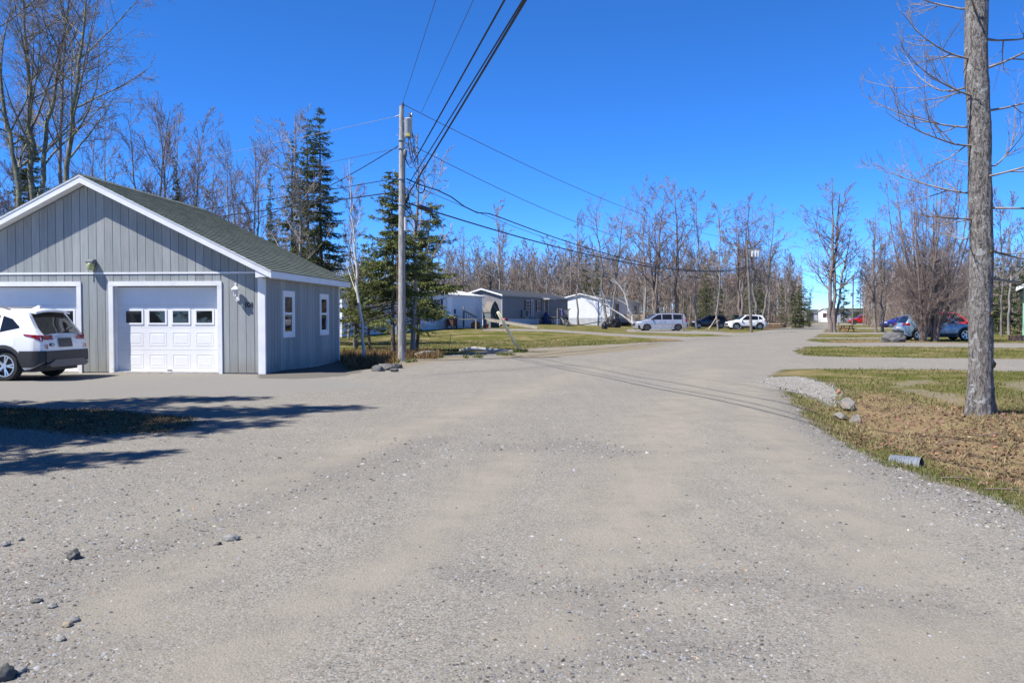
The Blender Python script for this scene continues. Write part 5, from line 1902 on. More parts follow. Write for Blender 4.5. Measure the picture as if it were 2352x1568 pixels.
# top pin insulator
c = pl(925, 240)
MB().tube([(c.x - 0.0, 0, c.z - 0.35), (c.x, 0, c.z - 0.05)], 0.012, 6).build('insulator_pin', GALV, pole)
MB().lathe([(0.03, -0.08), (0.06, -0.06), (0.045, -0.03), (0.05, -0.01), (0.03, 0.03), (0.038, 0.05), (0.02, 0.07)], 12, tuple(c)).build('top_insulator', mat('brown_porcelain', (0.10, 0.085, 0.075), 0.25, 0.2), pole, 'all')
# transformer
tz0, tz1 = pl(939, 316).z, pl(939, 274).z
tx = 0.25
tr = MB().lathe([(0.115, tz0), (0.125, tz0 + 0.02), (0.125, tz1 - 0.03), (0.13, tz1 - 0.02), (0.13, tz1), (0.09, tz1 + 0.03)], 18, (tx, -0.02, 0)).build('transformer', TRAFO, pole, 'yes')
MB().lathe([(0.022, tz1 + 0.02), (0.04, tz1 + 0.05), (0.025, tz1 + 0.08), (0.04, tz1 + 0.11), (0.025, tz1 + 0.14), (0.035, tz1 + 0.18), (0.012, tz1 + 0.2)], 10, (tx + 0.06, -0.06, 0)).build('bushing', MATS['brown_porcelain'], tr, 'all')
MB().lathe([(0.03, tz1 + 0.06), (0.03, tz1 + 0.2)], 8, (tx + 0.1, 0.03, 0)).build('arrester', GALV, tr, 'all')
MB().box(0.05, 0.16, -0.05, 0.05, tz1 - 0.1, tz1 - 0.05).build('bracket', GALV, tr)
MB().box(0.05, 0.16, -0.05, 0.05, tz0 + 0.08, tz0 + 0.13).build('bracket', GALV, tr)
MB().box(tx - 0.06, tx + 0.06, -0.155, -0.13, tz0 + 0.02, tz0 + 0.1).build('warning_plate', mat('yellow_plate', (0.5, 0.45, 0.1), 0.5, 0.1), tr)
for zz in (pl(0, 322).z, pl(0, 341).z, pl(0, 411).z, pl(0, 470).z):
    MB().lathe([(0.112, zz - 0.02), (0.112, zz + 0.02)], 14, (0.03, 0, 0)).build('band_clamp', GALV, pole)
dc = pl(930, 385)
for k, (a, b_, d_) in enumerate((((tx + 0.05, -0.1, tz0), (0.52, -0.05, tz0 - 0.75), 0.25), ((tx, -0.1, tz0), (0.38, 0.0, tz0 - 0.8), 0.2), ((tx + 0.1, -0.05, tz0 + 0.3), (0.5, 0, tz0 - 0.5), 0.1), ((0.12, -0.08, tz0 - 0.45), (0.5, -0.05, tz0 - 0.75), 0.35),
                                 ((0.12, -0.08, tz0 - 0.5), (0.42, -0.02, tz0 - 0.3), 0.45))):
    MB().tube(sag_pts(a, b_, d_, 12), 0.011, 5).build('drip_loop', WIRE, pole)
MB().lathe([(0.05, tz0 - 0.62), (0.065, tz0 - 0.55), (0.06, tz0 - 0.42), (0.03, tz0 - 0.38)], 10, (0.15, -0.06, 0)).build('weatherhead', mat('dark_grey_cap', (0.12, 0.12, 0.125), 0.5, 0.1), pole, 'all')
MB().tube([(0.135, -0.05, 0.4), (0.125, -0.05, 3.2), (0.12, -0.05, tz0 - 0.5)], 0.03, 8).build('riser_conduit', mat('dark_conduit', (0.07, 0.07, 0.075), 0.5, 0.2), pole)
MB().tube([(0.16, -0.1, pl(0, 530).z), (0.155, -0.1, pl(0, 500).z)], 0.045, 10).build('riser_cap', mat('light_grey_pvc', (0.5, 0.5, 0.5), 0.5, 0.05), pole)
MB().tube([(-0.13, -0.05, 0.1), (-0.12, -0.05, 3.5)], 0.012, 5).build('ground_wire_moulding', mat('rust_brown_moulding', (0.25, 0.13, 0.07), 0.8, 0.3, 6), pole)
MB().box(-0.19, -0.125, -0.06, 0.0, 0.95, 1.2).build('meter_box', GALV, pole)
MB().tube([pl(924, 263) , pl(908, 268.5)], 0.02, 6).build('side_insulator', mat('grey_polymer_insulator', (0.3, 0.31, 0.32), 0.5, 0.1), pole)

# neighbours of the line: second and third pole along the road, two more outside the view carrying the wires on
x2, y2 = gp(1726, 763.5)
pole2 = pole_thing(x2, y2, 8.4, (-0.5, 0), 'leaning utility pole with white transformers before the white crossover', r0=0.13, r1=0.09, wood=POLEDARK)
z = 7.2
for dx in (0.42, 0.72, 0.95):
    MB().lathe([(0.11, z - 0.25), (0.12, z - 0.22), (0.12, z + 0.2), (0.08, z + 0.24)], 12, (dx - 0.42, -0.1, 0)).build('transformer', mat('white_grey_enamel', (0.6, 0.61, 0.62), 0.4, 0.05), pole2, 'yes')
MB().bar((-0.45, -0.05, z + 0.32), (0.7, -0.05, z + 0.32), 0.09).build('cross_arm', POLEWOOD, pole2)
x3, y3 = gp(1958, 747)
pole3 = pole_thing(x3, y3, 8.4, (0.05, 0), 'distant utility pole beside the red pickup', r0=0.14, r1=0.1, wood=POLEDARK)
MB().lathe([(0.14, 5.0), (0.16, 5.05), (0.16, 5.6), (0.1, 5.66)], 12, (-0.3, -0.05, 0)).build('transformer', TRAFO, pole3, 'yes')
MB().bar((-0.6, -0.06, 7.9), (0.5, -0.06, 7.9), 0.1).build('cross_arm', POLEWOOD, pole3)
pole_thing(6.2, -14.8, 8.6, (0, 0), 'utility pole behind the viewer carrying the wires on')
pole_thing(-45, 60, 9.6, (0, 0), 'utility pole beyond the left edge carrying the wires on')


def wire(label, p, q, sag, rad, m=None, extra=None, pts=None):
    o = MB().tube(pts or sag_pts(p, q, sag), rad, 5, False).build('overhead_wire', m or WIRE)
    tag(o, label, 'wire', 'overhead wires')
    return o


PB = Vector((PX, PY, PZ0))
A1 = Vector((6.2, -14.8, 0))
W = lambda px, py: at(px, py, PY)


def over(px, py, slope_x, zc):
    """wire towards the pole behind: passes X = slope_x above the camera plane at height zc"""
    p = W(px, py)
    q = Vector((slope_x, 0, zc))
    d = q - p
    return p, p + d * ((PY + 14.8) / PY)


p, q = over(925, 237, 2.55, 9.45)
wire('thin top wire from the pole tip passing overhead towards the viewer', p, q, 0.12, 0.007, WIRE_G)
p, q = over(968, 258, 3.2, 8.4)
wire('thin grey wire right of the pole tip passing overhead', p, q, 0.1, 0.007, WIRE_G)
p, q = over(950, 372, 3.05, 6.9)
wire('twisted black service cable passing overhead, upper of the thick ones', p, q, 0.08, 0.018)
p, q = over(938, 446, 2.72, 5.95)
wire('thick black cable running overhead from the black boot on the pole', p, q, 0.06, 0.02)
p, q = over(940, 420, 2.95, 6.35)
wire('second thick black cable running overhead beside the booted one', p, q, 0.16, 0.014)
P2T = Vector((x2 - 0.5, y2, 8.35))
wire('highest thin wire from the pole tip to the second pole', W(928, 241), P2T, 0.9, 0.012, WIRE_G)
wire('thin neutral wire from below the transformer to the second pole', W(955, 338), Vector((x2 - 0.5, y2, 7.6)), 1.6, 0.012, WIRE_G)
P2L = Vector((x2 - 0.35, y2, 5.9))
g_pts = sag_pts(W(934, 411), P2L + Vector((0, 0, 0.05)), 1.35, 60)
for k, o_ in ((2, 0.06), (3, 0.03), (4, -0.12), (5, -0.16), (6, -0.02)):
    g_pts[k] = g_pts[k] + Vector((0, 0, o_))
wire('black cable with a kink leaving the pole to the right', None, None, 0, 0.022, pts=g_pts)
wire('thin messenger wire just below the kinked cable', W(934, 419), P2L, 1.45, 0.01, WIRE_G)
h_pts = sag_pts(W(934, 466), P2L - Vector((0, 0, 0.12)), 1.0, 60)
hw = wire('lowest thick cable with black splice case to the second pole', None, None, 0, 0.026, pts=h_pts)
a, b_ = at(962, 474.5, PY + 1.0), at(991, 484, PY + 1.9)
MB().tube([a, a.lerp(b_, 0.04), a.lerp(b_, 0.96), b_], [0.05, 0.08, 0.08, 0.05], 12).build('splice_case', BLACK, hw, 'yes')
bt = wire('black dead-end boot and jumper loop at the pole', None, None, 0, 0.02, pts=[W(938, 446), W(934, 458), W(932, 470), W(936, 480), W(945, 470)])
MB().tube([W(938, 447), W(936, 452), W(931, 462), W(929, 466)], [0.03, 0.075, 0.08, 0.04], 10).build('boot', BLACK, bt, 'all')
cl = W(965, 427)
wire('small coil of spare cable hanging right of the pole', None, None, 0, 0.012,
     pts=[cl + Vector((0.13 * math.cos(a_), 0.02 * a_, 0.2 * math.sin(a_))) for a_ in np.linspace(0, 12.5, 40)])
LQ = Vector((-45, 60, 0))
wire('pale upper wire from the side insulator to the left', W(908, 268), LQ + Vector((0, 0, 9.0)), 0.3, 0.009, mat('aluminium_wire', (0.4, 0.42, 0.44), 0.4, 0.1, metal=0.6))
wire('thin wire below the pale one running left from the pole', W(917, 340), LQ + Vector((0, 0, 7.4)), 0.35, 0.009, WIRE_G)
wire('slack cable falling left from the pole behind the garage', W(914, 336), Vector((-17.5, 47, 6.2)), 0.5, 0.016)
wire('thick cable running left at spruce height behind the garage', W(913, 440), LQ + Vector((0, 0, 6.3)), 0.3, 0.02)
wire('wavy cable leaving the pole to the left above the thick one', W(915, 409), LQ + Vector((0, 0, 7.1)), 0.5, 0.014)
wire('distant line between the second and third pole', Vector((x2 - 0.4, y2, 7.6)), Vector((x3, y3, 7.9)), 1.2, 0.018)
wire('lower distant line between the second and third pole', Vector((x2 - 0.3, y2, 6.0)), Vector((x3, y3, 6.0)), 1.3, 0.025)
# guy wires with yellow guard
gx, gy = gp(1195, 806)
gz = hz(gx, gy)
top = Vector((PX + 0.1, PY + 0.1, PZ0 + pl(0, 330).z))
an = Vector((gx, gy, gz - 0.05))
gd = MB().tube([an, top], 0.006, 5).build('guy_wire', GALV)
tag(gd, 'guy wire in a yellow guard tube slanting up to the pole', 'guy wire', 'guy wires of the pole')
dd = (top - an).normalized()
MB().tube([an + dd * 0.1, an + dd * 2.6], [0.062, 0.055], 10).build('guard_tube', mat('yellow_guard', (0.8, 0.77, 0.48), 0.55, 0.1, 5), gd, 'all')
an2 = Vector((gx - 0.05, gy + 0.55, gz))
tag(MB().tube([an2, Vector((PX + 0.1, PY + 0.1, PZ0 + pl(0, 470).z))], 0.006, 5).build('guy_wire', GALV), 'bare guy wire right of the yellow guard tube', 'guy wire', 'guy wires of the pole')


# ------------------------------------------------------------------ mobile homes
VINYL_W = mat('white_vinyl_siding', (0.66, 0.67, 0.69), 0.6, 0.04, 1.5, dirt=(0.52, 0.52, 0.51), dscale=0.8, dthr=0.6)
VINYL_G = mat('grey_vinyl_siding', (0.20, 0.195, 0.205), 0.6, 0.05, 1.5)
SKIRT_W = mat('white_skirting', (0.6, 0.61, 0.62), 0.6, 0.06, 2, dirt=(0.36, 0.33, 0.28), dscale=1.2, dthr=0.55)
SKIRT_G = mat('grey_skirting', (0.3, 0.3, 0.3), 0.7, 0.1, 2)
ROOF_W = mat('white_metal_roof', (0.62, 0.61, 0.58), 0.45, 0.06, 1.5, metal=0.1, dirt=(0.45, 0.41, 0.36), dscale=0.7, dthr=0.6)
ROOF_D = mat('charcoal_roof_shingles', (0.035, 0.037, 0.042), 0.9, 0.3, 5, bump=0.01, bscale=30)
ROOF_G = mat('grey_roof_shingles', (0.06, 0.065, 0.06), 0.9, 0.3, 4, bump=0.01, bscale=30)
WOOD_G = mat('weathered_grey_timber', (0.20, 0.185, 0.165), 0.85, 0.25, 5, stretch=(1, 1, 6))
WOOD_N = mat('new_tan_timber', (0.42, 0.33, 0.22), 0.75, 0.15, 5)
NAVY = mat('navy_shutter', (0.02, 0.028, 0.05), 0.6, 0.1)
MAROON = mat('maroon_shutter', (0.06, 0.03, 0.03), 0.6, 0.1)


class Home:
    """x along the long wall (facing -y), y across; near corner at the origin"""

    def __init__(s, name, label, corner, ang, L, Wd, H, skirt, rise, wm, rm, sm, lap=0.115, eave=0.12, z=None):
        s.c, s.a, s.L, s.W, s.H = corner, ang, L, Wd, H
        zz = hz(*corner) if z is None else z
        s.z = zz
        s.t = t = thing(name, label, 'house', (corner[0], corner[1], zz - 0.03), ang)
        w = MB()
        n = int((H - skirt) / lap)
        lp = (H - skirt) / n
        for k in range(n):
            z0 = skirt + k * lp
            for q in range(2):      # the long walls, each course leaning out at its foot
                y0, sg = ((0, -1), (Wd, 1))[q]
                w.add([(0, y0 + sg * 0.014, z0), (L, y0 + sg * 0.014, z0), (L, y0, z0 + lp), (0, y0, z0 + lp), (0, y0, z0), (L, y0, z0)], [(0, 1, 2, 3), (0, 4, 5, 1)])
            for q in range(2):
                x0, sg = ((0, -1), (L, 1))[q]
                w.add([(x0 + sg * 0.014, 0, z0), (x0 + sg * 0.014, Wd, z0), (x0, Wd, z0 + lp), (x0, 0, z0 + lp), (x0, 0, z0), (x0, Wd, z0)], [(0, 1, 2, 3), (0, 4, 5, 1)])
        for x0, sg in ((0, -1), (L, 1)):    # gables
            k = int(rise / lap) + 1
            for i in range(k):
                z0, z1 = H + rise * i / k, H + rise * (i + 1) / k
                y0, y1 = Wd / 2 * i / k, Wd / 2 * (i + 1) / k
                w.add([(x0 + sg * 0.014, y0, z0), (x0 + sg * 0.014, Wd - y0, z0), (x0, Wd - y1, z1), (x0, y1, z1)], [(0, 1, 2, 3)])
        s.wall = w.build('wall', wm, t, fix=False)
        MB().box(0.02, L - 0.02, 0.02, Wd - 0.02, skirt, H).build('wall_core', mat('home_core', (0.2, 0.2, 0.2), 0.9), t)
        sk = MB()
        nn = int(L / 0.3)
        for k in range(nn):
            x0, x1 = L * k / nn, L * (k + 1) / nn
            sk.add([(x0, -0.004, -0.3), (x0 + 0.03, 0.012, -0.3), (x1, -0.004, -0.3), (x0, -0.004, skirt), (x0 + 0.03, 0.012, skirt), (x1, -0.004, skirt)], [(0, 1, 4, 3), (1, 2, 5, 4)])
        nn = int(Wd / 0.3)
        for k in range(nn):
            x0, x1 = Wd * k / nn, Wd * (k + 1) / nn
            sk.add([(-0.004, x0, -0.3), (0.012, x0 + 0.03, -0.3), (-0.004, x1, -0.3), (-0.004, x0, skirt), (0.012, x0 + 0.03, skirt), (-0.004, x1, skirt)], [(0, 1, 4, 3), (1, 2, 5, 4)])
        sk.box(0, L, Wd - 0.02, Wd, -0.3, skirt)
        sk.box(L - 0.02, L, 0, Wd - 0.03, -0.3, skirt)
        sk.build('skirting', sm, t, fix=False)
        ov = eave
        k = rise / (Wd / 2)
        for sg in (0, 1):
            r = MB()
            ys = [-ov, Wd / 2] if sg == 0 else [Wd + ov, Wd / 2]
            zs = [H - k * ov, H + rise]
            pf = [(ys[0], zs[0]), (ys[1], zs[1]), (ys[1], zs[1] + 0.09), (ys[0], zs[0] + 0.09)]
            r.prism(pf, -0.22, L + 0.22, 'x')
            if rm is ROOF_W:
                for i in range(int(L / 0.3)):
                    xx = -0.1 + i * 0.3
                    r.prism([(ys[0], zs[0] + 0.09), (ys[1], zs[1] + 0.09), (ys[1], zs[1] + 0.115), (ys[0], zs[0] + 0.115)], xx, xx + 0.025, 'x')
            rf = r.build('roof', rm, t)
            if sg == 0:
                s.roof = rf
            for xx in (-0.245, L + 0.222):
                MB().prism([(ys[0], zs[0] - 0.06), (ys[1], zs[1] - 0.06), (ys[1], zs[1] + 0.1), (ys[0], zs[0] + 0.1)], xx, xx + 0.023, 'x').build('rake_fascia', WHITE, t)
        if rm is not ROOF_W:
            MB().box(-0.22, L + 0.22, -ov - 0.025, -ov - 0.002, H - k * ov - 0.05, H - k * ov + 0.092).build('eave_fascia', s_fascia(wm), t)
        for (xx, yy) in ((0, 0), (L, 0), (0, Wd)):
            MB().box(xx - 0.02 if xx == 0 else xx - 0.06, xx + 0.06 if xx == 0 else xx + 0.02, yy - 0.02 if yy == 0 else yy - 0.06, yy + 0.06 if yy == 0 else yy + 0.02, skirt, H - 0.02).build('corner_trim', WHITE if wm is not VINYL_G else mat('light_grey_trim', (0.4, 0.4, 0.42), 0.6, 0.05), t)

    def s_at(s, px):
        """distance along the long wall where the view column px meets it"""
        m = (px - 1176) / FPX
        ca, sa = math.cos(s.a), math.sin(s.a)
        cx, cy = s.c
        return (m * cy - cx) / (ca - m * sa)

    def zat(s, px, py):
        d = s.s_at(px)
        Y = s.c[1] + d * math.sin(s.a)
        return EYE + (728 - py) / FPX * Y - s.z

    def window(s, x0, x1, z0, z1, shutter=None, bars=(1, 3), frame=WHITE):
        f = MB()
        for a0, a1, b0, b1 in ((x0 - .06, x1 + .06, z1, z1 + .06), (x0 - .06, x1 + .06, z0 - .06, z0), (x0 - .06, x0, z0, z1), (x1, x1 + .06, z0, z1)):
            f.box(a0, a1, -0.05, -0.016, b0, b1)
        w = f.build('window', frame, s.t)
        MB().box(x0, x1, -0.024, -0.016, z0, z1).build('pane', GLASS, w)
        b = MB()
        for i in range(1, bars[0] + 1):
            xx = x0 + (x1 - x0) * i / (bars[0] + 1)
            b.box(xx - 0.015, xx + 0.015, -0.035, -0.0245, z0, z1)
        for i in range(1, bars[1] + 1):
            zz = z0 + (z1 - z0) * i / (bars[1] + 1)
            b.box(x0, x1, -0.034, -0.0245, zz - 0.015, zz + 0.015)
        if b.v:
            b.build('muntins', frame, w)
        if shutter:
            for a0, a1 in ((x0 - 0.46, x0 - 0.08), (x1 + 0.08, x1 + 0.46)):
                q = MB()
                q.box(a0, a1, -0.05, -0.016, z0 - 0.08, z1 + 0.08)
                for i in range(12):
                    zz = z0 + (z1 - z0) * i / 12
                    q.box(a0 + 0.05, a1 - 0.05, -0.06, -0.051, zz, zz + 0.05)
                q.build('shutter', shutter, w)
        return w

    def door(s, x0, x1, z0, z1, m=None):
        f = MB()
        for a0, a1, b0, b1 in ((x0 - .08, x1 + .08, z1, z1 + .08), (x0 - .08, x0, z0, z1), (x1, x1 + .08, z0, z1)):
            f.box(a0, a1, -0.06, -0.016, b0, b1)
        f.build('door_frame', WHITE, s.t)
        d = MB().box(x0, x1, -0.035, -0.016, z0, z1).build('door', m or DOORW, s.t)
        MB().lathe([(0.03, -0.07), (0.03, -0.05), (0.012, -0.036)], 10, (x1 - 0.09, 0, z0 + 0.95), 'y').build('handle', CHROME, d)
        return d

    def pipe(s, x, y, h, r, m, cap=True):
        k = (s.H + 0.09)
        zz = k + (min(y, s.W - y)) * (0.0) + 0.05
        o = MB().tube([(x, y, s.H), (x, y, zz + h)], r, 10)
        if cap:
            o.tube([(x, y, zz + h - 0.02), (x, y, zz + h + 0.12)], r * 1.6, 10)
        return o.build('roof_pipe', m, s.t, 'yes')


def s_fascia(wm):
    return mat('grey_fascia', (0.36, 0.36, 0.38), 0.6, 0.05) if wm is VINYL_G else WHITE


ANG = R(67.5)
# A: white home with metal roof behind the firs
La = 21.0
farA = (-2.58, 71.0)
cA = (farA[0] - La * math.cos(ANG), farA[1] - La * math.sin(ANG))
hA = Home('mobile_home', 'white mobile home with white metal roof and navy shutters behind the firs', cA, ANG, La, 4.3, 3.0, 0.6, 0.42, VINYL_W, ROOF_W, SKIRT_W)
x0, x1 = hA.s_at(995), hA.s_at(1010)
hA.window(x0, x1, 1.25, 2.62, NAVY, (1, 5))
d0, d1 = hA.s_at(1027), hA.s_at(1038)
hA.door(d0, d1, 0.85, 2.8)
hA.window(hA.s_at(880), hA.s_at(895), 1.25, 2.5, NAVY, (1, 3))
hA.pipe(hA.s_at(1008), 1.6, 0.75, 0.09, BLACK)
hA.pipe(hA.s_at(985), 1.2, 0.45, 0.06, GALV)
MB().box(hA.s_at(1012), hA.s_at(1012) + 0.45, 1.2, 1.6, 3.1, 3.45).build('roof_vent', mat('dark_vent', (0.1, 0.09, 0.09), 0.6, 0.2), hA.t)
pl_ = MB().lathe([(0.06, -0.1), (0.1, -0.06), (0.06, -0.018)], 10, (hA.s_at(1022.5), 0, 2.72), 'y').build('porch_lamp', mat('lamp_white', (0.75, 0.75, 0.74), 0.4, 0.05), hA.t, 'all')
MB().box(hA.s_at(1043), hA.s_at(1043) + 0.14, -0.1, -0.016, 1.55, 1.9).build('mailbox', BLACK, hA.t)


def hpt(h, x, y, z=0.0):
    ca, sa = math.cos(h.a), math.sin(h.a)
    X, Y = h.c[0] + x * ca - y * sa, h.c[1] + x * sa + y * ca
    return (X, Y, hz(X, Y) + z)


# platform, ramp and rail at its door
dk = thing('ramp', 'wooden access ramp and landing before the white home door', 'ramp', (*hpt(hA, (d0 + d1) / 2, 0)[:2], hz(*hpt(hA, (d0 + d1) / 2, 0)[:2])), ANG)
m = MB()
for k in range(10):
    m.box(-0.9 + k * 0.19, -0.9 + k * 0.19 + 0.175, -2.75, -0.05, 0.72, 0.76)
m.build('landing_boards', WOOD_G, dk)
for xx in (-0.85, 0.95):
    for yy in (-2.7, -0.15):
        MB().box(xx - 0.05, xx + 0.05, yy - 0.05, yy + 0.05, -0.1, 0.72).build('leg', WOOD_G, dk)
RS, RE = Vector((1.0, -2.6, 0.74)), Vector((2.65, -6.4, 0.08))       # the ramp heads away from the wall
RW = Vector((0.924, 0.383, 0)) * 0.95
for off in (0.0, 1.0):
    MB().bar(RS + RW * off, RE + RW * off, 0.05, 0.24).build('ramp_stringer', mat('bright_new_timber', (0.55, 0.47, 0.34), 0.7, 0.12, 4), dk)
for k in range(22):
    a_ = RS.lerp(RE, (k + 0.5) / 22) + Vector((0, 0, 0.13))
    MB().bar(a_ - RW * 0.03, a_ + RW * 1.03, 0.17, 0.03).build('ramp_board', WOOD_G, dk)
for k in range(2):
    MB().bar((1.2 + 1.7 * k, -0.65 - 0.3 * k, 0.1), (1.2 + 1.7 * k, -0.65 - 0.3 * k, 1.75 - 0.2 * k - (0.75 if k else 0)), 0.1).build('rail_post', WOOD_G, dk)
MB().bar((1.15, -0.65, 1.45), (3.0, -0.95, 0.9), 0.06, 0.1).build('hand_rail', WOOD_G, dk)
for k in range(6):
    f = (k + 0.5) / 6
    MB().bar((1.2 + 1.7 * f, -0.65 - 0.3 * f, 0.72 - 0.2 * f), (1.2 + 1.7 * f, -0.65 - 0.3 * f, 1.42 - 0.5 * f), 0.045).build('baluster', WOOD_G, dk)
# barbecue and clutter by the door
q = hpt(hA, d0 - 1.3, -1.1)
bq = thing('barbecue_grill', 'dark barbecue grill standing left of the ramp', 'grill', q, ANG)
MB().prism([(-0.35, 0.75), (0.35, 0.75), (0.38, 0.9), (0.3, 1.08), (-0.3, 1.08), (-0.38, 0.9)], -0.28, 0.28).build('lid', BLACK, bq)
MB().box(-0.36, 0.36, -0.26, 0.26, 0.3, 0.74).build('cabinet', mat('dark_red_box', (0.06, 0.025, 0.02), 0.7, 0.3), bq)
for sx in (-0.33, 0.33):
    for sy in (-0.23, 0.23):
        MB().box(sx - 0.02, sx + 0.02, sy - 0.02, sy + 0.02, 0, 0.3).build('leg', BLACK, bq)
MB().box(0.37, 0.75, -0.22, 0.22, 0.74, 0.77).build('side_shelf', mat('shelf_blue', (0.05, 0.08, 0.2), 0.5, 0.2), bq)
MB().bar((-0.25, -0.32, 0.92), (0.25, -0.32, 0.92), 0.03).build('handle', CHROME, bq)
q = hpt(hA, d0 + 0.6, -2.2)
bx_ = thing('wooden_crate', 'brown wooden crate under the ramp landing', 'crate', q, ANG + 0.2)
for k in range(4):
    MB().box(-0.35, 0.35, -0.3, -0.28, 0.02 + k * 0.14, 0.14 + k * 0.14).build('slat', mat('brown_crate_wood', (0.16, 0.09, 0.05), 0.8, 0.3, 6), bx_)
    MB().box(0.33, 0.35, -0.27, 0.3, 0.02 + k * 0.14, 0.14 + k * 0.14).build('slat', MATS['brown_crate_wood'], bx_)
MB().box(-0.33, 0.325, -0.275, 0.3, 0.0, 0.5).build('core', MATS['brown_crate_wood'], bx_)
q = hpt(hA, d1 + 3.2, -1.6)
bt_ = thing('red_bucket', 'small red bucket beneath the ramp', 'bucket', q, 0)
MB().lathe([(0.13, 0.0), (0.17, 0.33), (0.18, 0.34), (0.155, 0.33), (0.12, 0.03)], 14).build('shell', mat('red_plastic', (0.42, 0.03, 0.025), 0.4, 0.1), bt_, 'yes')
MB().tube([(0.17 * math.cos(a_), 0, 0.34 + 0.12 * math.sin(a_)) for a_ in np.linspace(0, math.pi, 9)], 0.006, 5).build('handle', GALV, bt_)

# dark resin shed between the homes
s0 = at(1137, 728, 69)
sh = thing('garden_shed', 'dark green resin shed with tan roof between the white and grey homes', 'shed', (s0.x, 69, hz(s0.x, 69)), R(38))
sh.scale = (0.85, 0.75, 1.0)
prof = [(-0.52, 0), (0.52, 0), (0.52, 1.5), (0.3, 1.95), (0, 2.25), (-0.3, 1.95), (-0.52, 1.5)]
MB().prism(prof, -0.02, 0.02).build('door_panel', mat('dark_green_resin', (0.022, 0.032, 0.033), 0.55, 0.1), sh)
MB().box(-0.5, 0.5, 0.03, 1.5, 0, 1.45).build('side_wall', mat('grey_green_resin', (0.14, 0.17, 0.17), 0.6, 0.1), sh)
for sg in (-1, 1):
    MB().prism([(sg * 0.56, 1.3), (0, 2.2), (0, 2.12), (sg * 0.5, 1.3)], 0.03, 1.55).build('roof', mat('tan_resin_roof', (0.17, 0.15, 0.125), 0.7, 0.1), sh)
MB().box(-0.01, 0.01, -0.03, -0.0205, 0.05, 2.0).build('door_seam', BLACK, sh)
MB().box(0.03, 0.06, -0.05, -0.0205, 0.95, 1.15).build('handle', GALV, sh)

# B: grey home
hB = Home('mobile_home', 'grey vinyl mobile home with charcoal roof and white skirting', (-1.0, 83.0), ANG, 20.5, 4.4, 3.2, 0.82, 0.62, VINYL_G, ROOF_D, SKIRT_W, z=0.42)
B = lambda zx: (1040 + zx / 5.345) * 0.9074
hB.window(hB.s_at(B(1557)), hB.s_at(B(1600)), 1.35, 2.75, MAROON, (1, 3))
hB.door(hB.s_at(B(1625)), hB.s_at(B(1648)), 0.9, 2.85, mat('grey_sliding_panel', (0.2, 0.2, 0.22), 0.4, 0.1))
hB.window(hB.s_at(B(1708)), hB.s_at(B(1745)), 1.75, 2.75, MAROON, (1, 1))
dB0, dB1 = hB.s_at(B(1805)), hB.s_at(B(1855))
hB.door(dB0, dB1, 0.85, 2.95, mat('dark_storm_door', (0.05, 0.045, 0.045), 0.4, 0.1))
MB().box(dB0 - 0.9, dB1 + 0.3, -0.95, -0.02, 3.0, 3.1).build('door_awning', mat('cream_awning', (0.55, 0.54, 0.5), 0.5, 0.05), hB.t)
hB.pipe(0.9, 1.7, 1.2, 0.11, BLACK)
for xx in (7, 11.5, 15):
    hB.pipe(xx, 1.5, 0.25, 0.12, mat('dark_vent', (0.1, 0.09, 0.09), 0.6, 0.2), False)
f = MB()
for a0, a1, b0, b1 in ((2.9, 3.75, 2.75, 2.82), (2.9, 3.75, 2.0, 2.07), (2.9, 2.97, 2.07, 2.75), (3.68, 3.75, 2.07, 2.75)):
    f.box(-0.05, -0.016, a0, a1, b0, b1)
w_ = f.build('end_window', WHITE, hB.t)
MB().box(-0.024, -0.016, 2.97, 3.68, 2.07, 2.75).build('pane', GLASS, w_)
# window air conditioner / heat pump on the wall
ac = MB().box(hB.s_at(B(1492)), hB.s_at(B(1492)) + 0.9, -0.5, -0.12, 1.0, 1.75).build('heat_pump', mat('grey_beige_metal', (0.36, 0.355, 0.34), 0.5, 0.08), hB.t)
xx = hB.s_at(B(1492))
m = MB()
for k in range(9):
    m.box(xx + 0.05 + k * 0.09, xx + 0.08 + k * 0.09, -0.515, -0.501, 1.06, 1.7)
m.build('grille', BLACK, ac)
for k in (0.1, 0.7):
    MB().bar((xx + k, -0.02, 0.96), (xx + k, -0.5, 0.98), 0.04).build('bracket', GALV, ac)
# porch with grey rails
q = hpt(hB, dB0 + 0.6, 0)
po = thing('porch', 'weathered grey porch with broken rails before the grey home', 'porch', (q[0], q[1], q[2]), ANG)
m = MB()
for k in range(14):
    m.box(-1.4 + k * 0.28, -1.4 + k * 0.28 + 0.25, -1.9, -0.05, 0.78, 0.82)
m.build('deck_boards', WOOD_G, po)
for xx in (-1.35, 0.2, 2.4):
    MB().box(xx, xx + 0.1, -1.88, -1.78, -0.1, 1.75).build('post', WOOD_G, po)
for a_, b2 in (((0.2, -1.83, 1.7), (2.45, -1.83, 1.72)), ((0.2, -1.83, 1.0), (2.45, -1.83, 1.0)), ((0.25, -1.85, 1.0), (1.0, -2.6, 1.75)), ((2.42, -1.83, 1.7), (2.42, -0.1, 1.72))):
    MB().bar(a_, b2, 0.05, 0.09).build('rail', WOOD_G, po)
for k in range(6):
    MB().bar((0.5 + k * 0.32, -1.83, 1.0), (0.52 + k * 0.32 + 0.06 * (k % 3 - 1), -1.83, 1.7), 0.04).build('baluster', WOOD_G, po)
for k in range(4):
    MB().box(-0.5, 0.6, -2.0 - 0.28 * k, -1.72 - 0.28 * k, 0.6 - 0.2 * k, 0.64 - 0.2 * k).build('step', WOOD_G, po)
for xx in (-0.52, 0.6):
    MB().prism([(-2.85, 0), (-1.9, 0), (-1.9, 0.75), (-2.0, 0.75)], xx, xx + 0.05, 'x').build('stair_stringer', WOOD_G, po)
